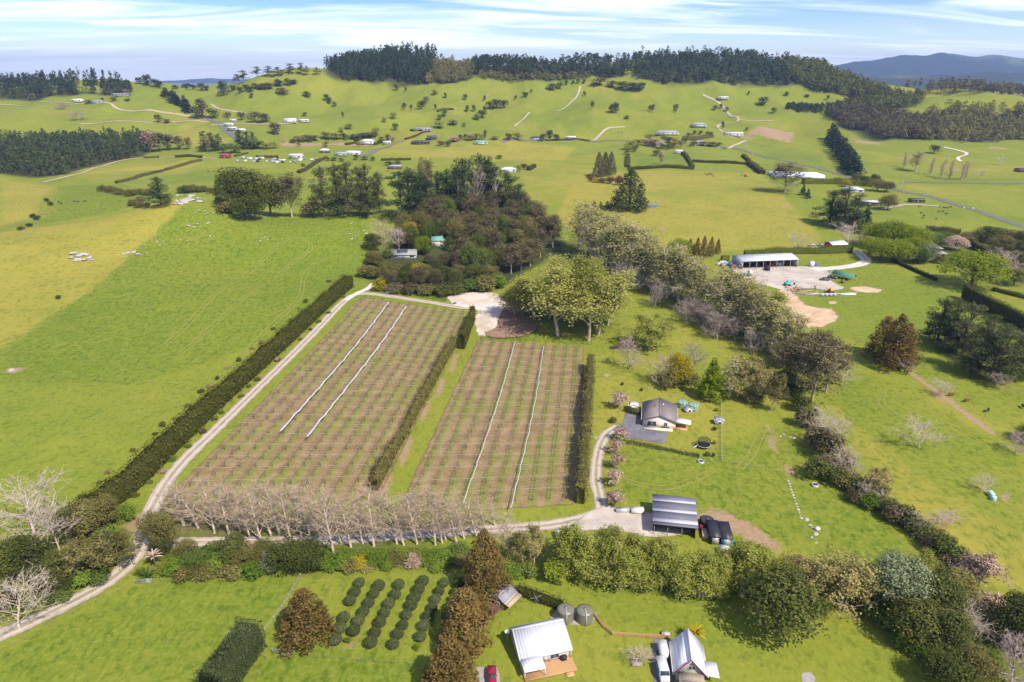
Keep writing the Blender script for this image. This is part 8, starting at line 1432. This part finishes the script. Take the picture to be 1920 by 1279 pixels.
fence([(1376, 870), (1440, 882), (1545, 898)], 3, 1.1, 2, RAILW, 'short white post fence across the paddock', 0.05, 0.012); fence([(1376, 872), (1385, 920), (1392, 962)], 3.5, 1.1, 1, WOODP, 'wire fence running from the paddock corner to the barn', 0.05, 0.012); fence([(1352, 755), (1440, 768), (1510, 790)], 4, 1.1, 1, WOODP, 'wire fence behind the willows', 0.05, 0.012)
fence([(564, 1082), (530, 1140), (497, 1185)], 3, 1.2, 3, RAILW, 'pale rail fence between the near paddock and the bush rows', 0.06, 0.035); fence([(498, 1235), (470, 1300)], 3, 1.1, 2, WOODP, 'wire fence behind the massive clipped hedge', 0.05, 0.012); fence([(548, 1228), (640, 1238), (800, 1250)], 3, 1.1, 2, WOODP, 'wire fence below the bush rows', 0.05, 0.012); fence([(265, 1094), (400, 1086), (560, 1080)], 4, 1.1, 2, WOODP, 'wire fence along the stream above the near paddock', 0.05, 0.012); fence([(600, 1072), (880, 1064)], 3.0, 1.2, 2, WOODP, 'wire fence between stream planting and bush rows', 0.05, 0.012)
fence([(0, 1225), (140, 1150), (262, 1092)], 4, 1.1, 2, WOODP, 'wire fence along the gravel road', 0.05, 0.012); fence([(0, 655), (100, 590), (200, 520), (270, 465), (345, 392)], 5, 1.1, 1, WOODP, 'old wire fence between the yellow and the green paddock', 0.06, 0.012); fence([(1210, 1125), (1300, 1135), (1400, 1150), (1480, 1165), (1640, 1160), (1790, 1250)], 4, 1.1, 2, WOODP, 'wire fence between the grove and the lower lawn', 0.05, 0.012); fence([(0, 715), (120, 712), (240, 716), (350, 722)], 6, 1.0, 1, WOODP, 'single wire fence across the green paddock', 0.05, 0.012); fence([(1440, 470), (1380, 470), (1330, 470)], 5, 1.1, 1, WOODP, 'wire fence behind the golden conifer hedge', 0.06, 0.012)
def gate(px, rz, label, w_=3.6):
    e = empty('gate', at(px), rz, label, 'gate'); b = MB()
    for x in (-w_ / 2, w_ / 2): b.bar((x, 0, 0.05), (x, 0, 1.25), 0.04)
    b.build('frame', STEELG, e)
    for k in range(5): b = MB(); b.bar((-w_ / 2, 0, 0.25 + 0.24 * k), (w_ / 2, 0, 0.25 + 0.24 * k), 0.028); b.build('rail', STEELG, e)
gate((270, 1094), R(4), 'metal gate into the near paddock from the gravel road'); gate((529, 1226), R(-6), 'metal gate at the corner below the bush rows', 3.8); gate((1354, 862), R(70), 'metal gate at the end of the house lawn fence', 3.4); gate((1134, 707), R(-12), 'metal gate above the house lawn'); gate((1116, 825), R(0), 'dark timber gate between the hedge and the house drive', 2.4); gate((1330, 1120), R(-8), 'pale gate under the big dark evergreen', 5)
# orchard end posts in white wrap at the near end of the brown hedge
# cattle
def cow_mesh(m, seed):
    me = bpy.data.meshes.new('cow'); V = [(0, -0.75, 1.05), (0, -0.3, 1.05), (0, 0.25, 1.03), (0, 0.7, 1.08), (0, 1.0, 1.2), (0, 1.3, 1.18), (0, 1.62, 0.98)]; E = [(i, i + 1) for i in range(6)]; Rr = [0.30, 0.36, 0.38, 0.33, 0.22, 0.17, 0.10]
    for s in (-1, 1):
        b = len(V); V += [(s * 0.22, 0.72, 0.75), (s * 0.22, 0.70, 0.40), (s * 0.22, 0.73, 0.02)]; E += [(3, b), (b, b + 1), (b + 1, b + 2)]; Rr += [0.13, 0.07, 0.06]
        b = len(V); V += [(s * 0.22, -0.68, 0.78), (s * 0.22, -0.86, 0.46), (s * 0.22, -0.78, 0.02)]; E += [(0, b), (b, b + 1), (b + 1, b + 2)]; Rr += [0.16, 0.075, 0.06]
        b = len(V); V.append((s * 0.26, 1.22, 1.3)); E.append((5, b)); Rr.append(0.05)
    b = len(V); V += [(0, -1.08, 1.0), (0, -1.14, 0.55)]; E += [(0, b), (b, b + 1)]; Rr += [0.05, 0.035]
    me.from_pydata(V, E, []); o = bpy.data.objects.new('cow', me); COL.objects.link(o); md = o.modifiers.new('s', 'SKIN'); 
    for i, r in enumerate(Rr): me.skin_vertices[0].data[i].radius = (r, r)
    me.skin_vertices[0].data[1].use_root = True; md2 = o.modifiers.new('u', 'SUBSURF'); md2.levels = 1; md2.render_levels = 1
    dg = bpy.context.evaluated_depsgraph_get(); m2 = bpy.data.meshes.new_from_object(o.evaluated_get(dg)); bpy.data.objects.remove(o); m2.materials.clear(); m2.materials.append(m); return m2
COWS = {'black': cow_mesh(pal('cow_black', (0.025, 0.022, 0.02), var=0.3), 1), 'brown': cow_mesh(pal('cow_brown', (0.16, 0.06, 0.03), var=0.3), 2)}
CW = [(1724, 389, 'black'), (1762, 389, 'black'), (1769, 391, 'black'), (1775, 392, 'black'), (1782, 390, 'black'), (1760, 398, 'black'), (1767, 398, 'black'), (1774, 402, 'black'), (1732, 406, 'black'), (1730, 410, 'black'), (1755, 412, 'black'), (1727, 401, 'brown'), (1322, 327, 'black'), (1328, 328, 'black'), (1334, 329, 'black'), (1337, 332, 'black'), (1325, 330, 'black'), (1331, 327, 'black'), (110, 380, 'black'), (115, 383, 'black'), (140, 379, 'black'), (146, 380, 'black'), (160, 379, 'black'), (391, 322, 'black'), (402, 322, 'black'), (973, 334, 'black'), (1160, 249, 'black'), (1166, 250, 'black'), (728, 322, 'black')]
for u, v, k in CW: o = link('cow', COWS[k], loc=at((u, v))); o.rotation_euler[2] = RNG.uniform(0, 6.28); tag(o, ('black' if k == 'black' else 'brown') + ' cow grazing in ' + ('the field below the roadside farm' if u > 1700 else 'the field with the orange excavator' if u > 1300 else 'the valley field behind the rocky hill' if u < 200 else 'the fields behind the wood'), 'cow', 'grazing cattle')
for u, v, k, lb in ((1782, 743, 'brown', 'red brown cow lying at the muddy bend of the worn track'), (1811, 754, 'brown', 'red brown cow standing below the worn track'), (1852, 772, 'black', 'black cow standing alone in the far paddock'), (1917, 765, 'black', 'black cow under the trees at the far paddock edge')): o = link('cow', COWS[k], loc=at((u, v))); o.rotation_euler[2] = RNG.uniform(0, 6.28); tag(o, lb, 'cow')
# ------------------------------------------------------------------ haze
hm, ht, ho = new_mat('haze_air'); pv = N(ht, 'ShaderNodeVolumePrincipled'); pv.inputs['Color'].default_value = (0.44, 0.60, 1.0, 1); pv.inputs['Density'].default_value = 7.0e-5; pv.inputs['Anisotropy'].default_value = 0.2; ht.links.new(pv.outputs[0], ho.inputs['Volume'])
b = MB(); b.box((0, 7900, 180), (29000, 17500, 560)); tag(b.build('haze', hm), 'thin blue haze in the air over the valley', 'haze', kind='stuff')
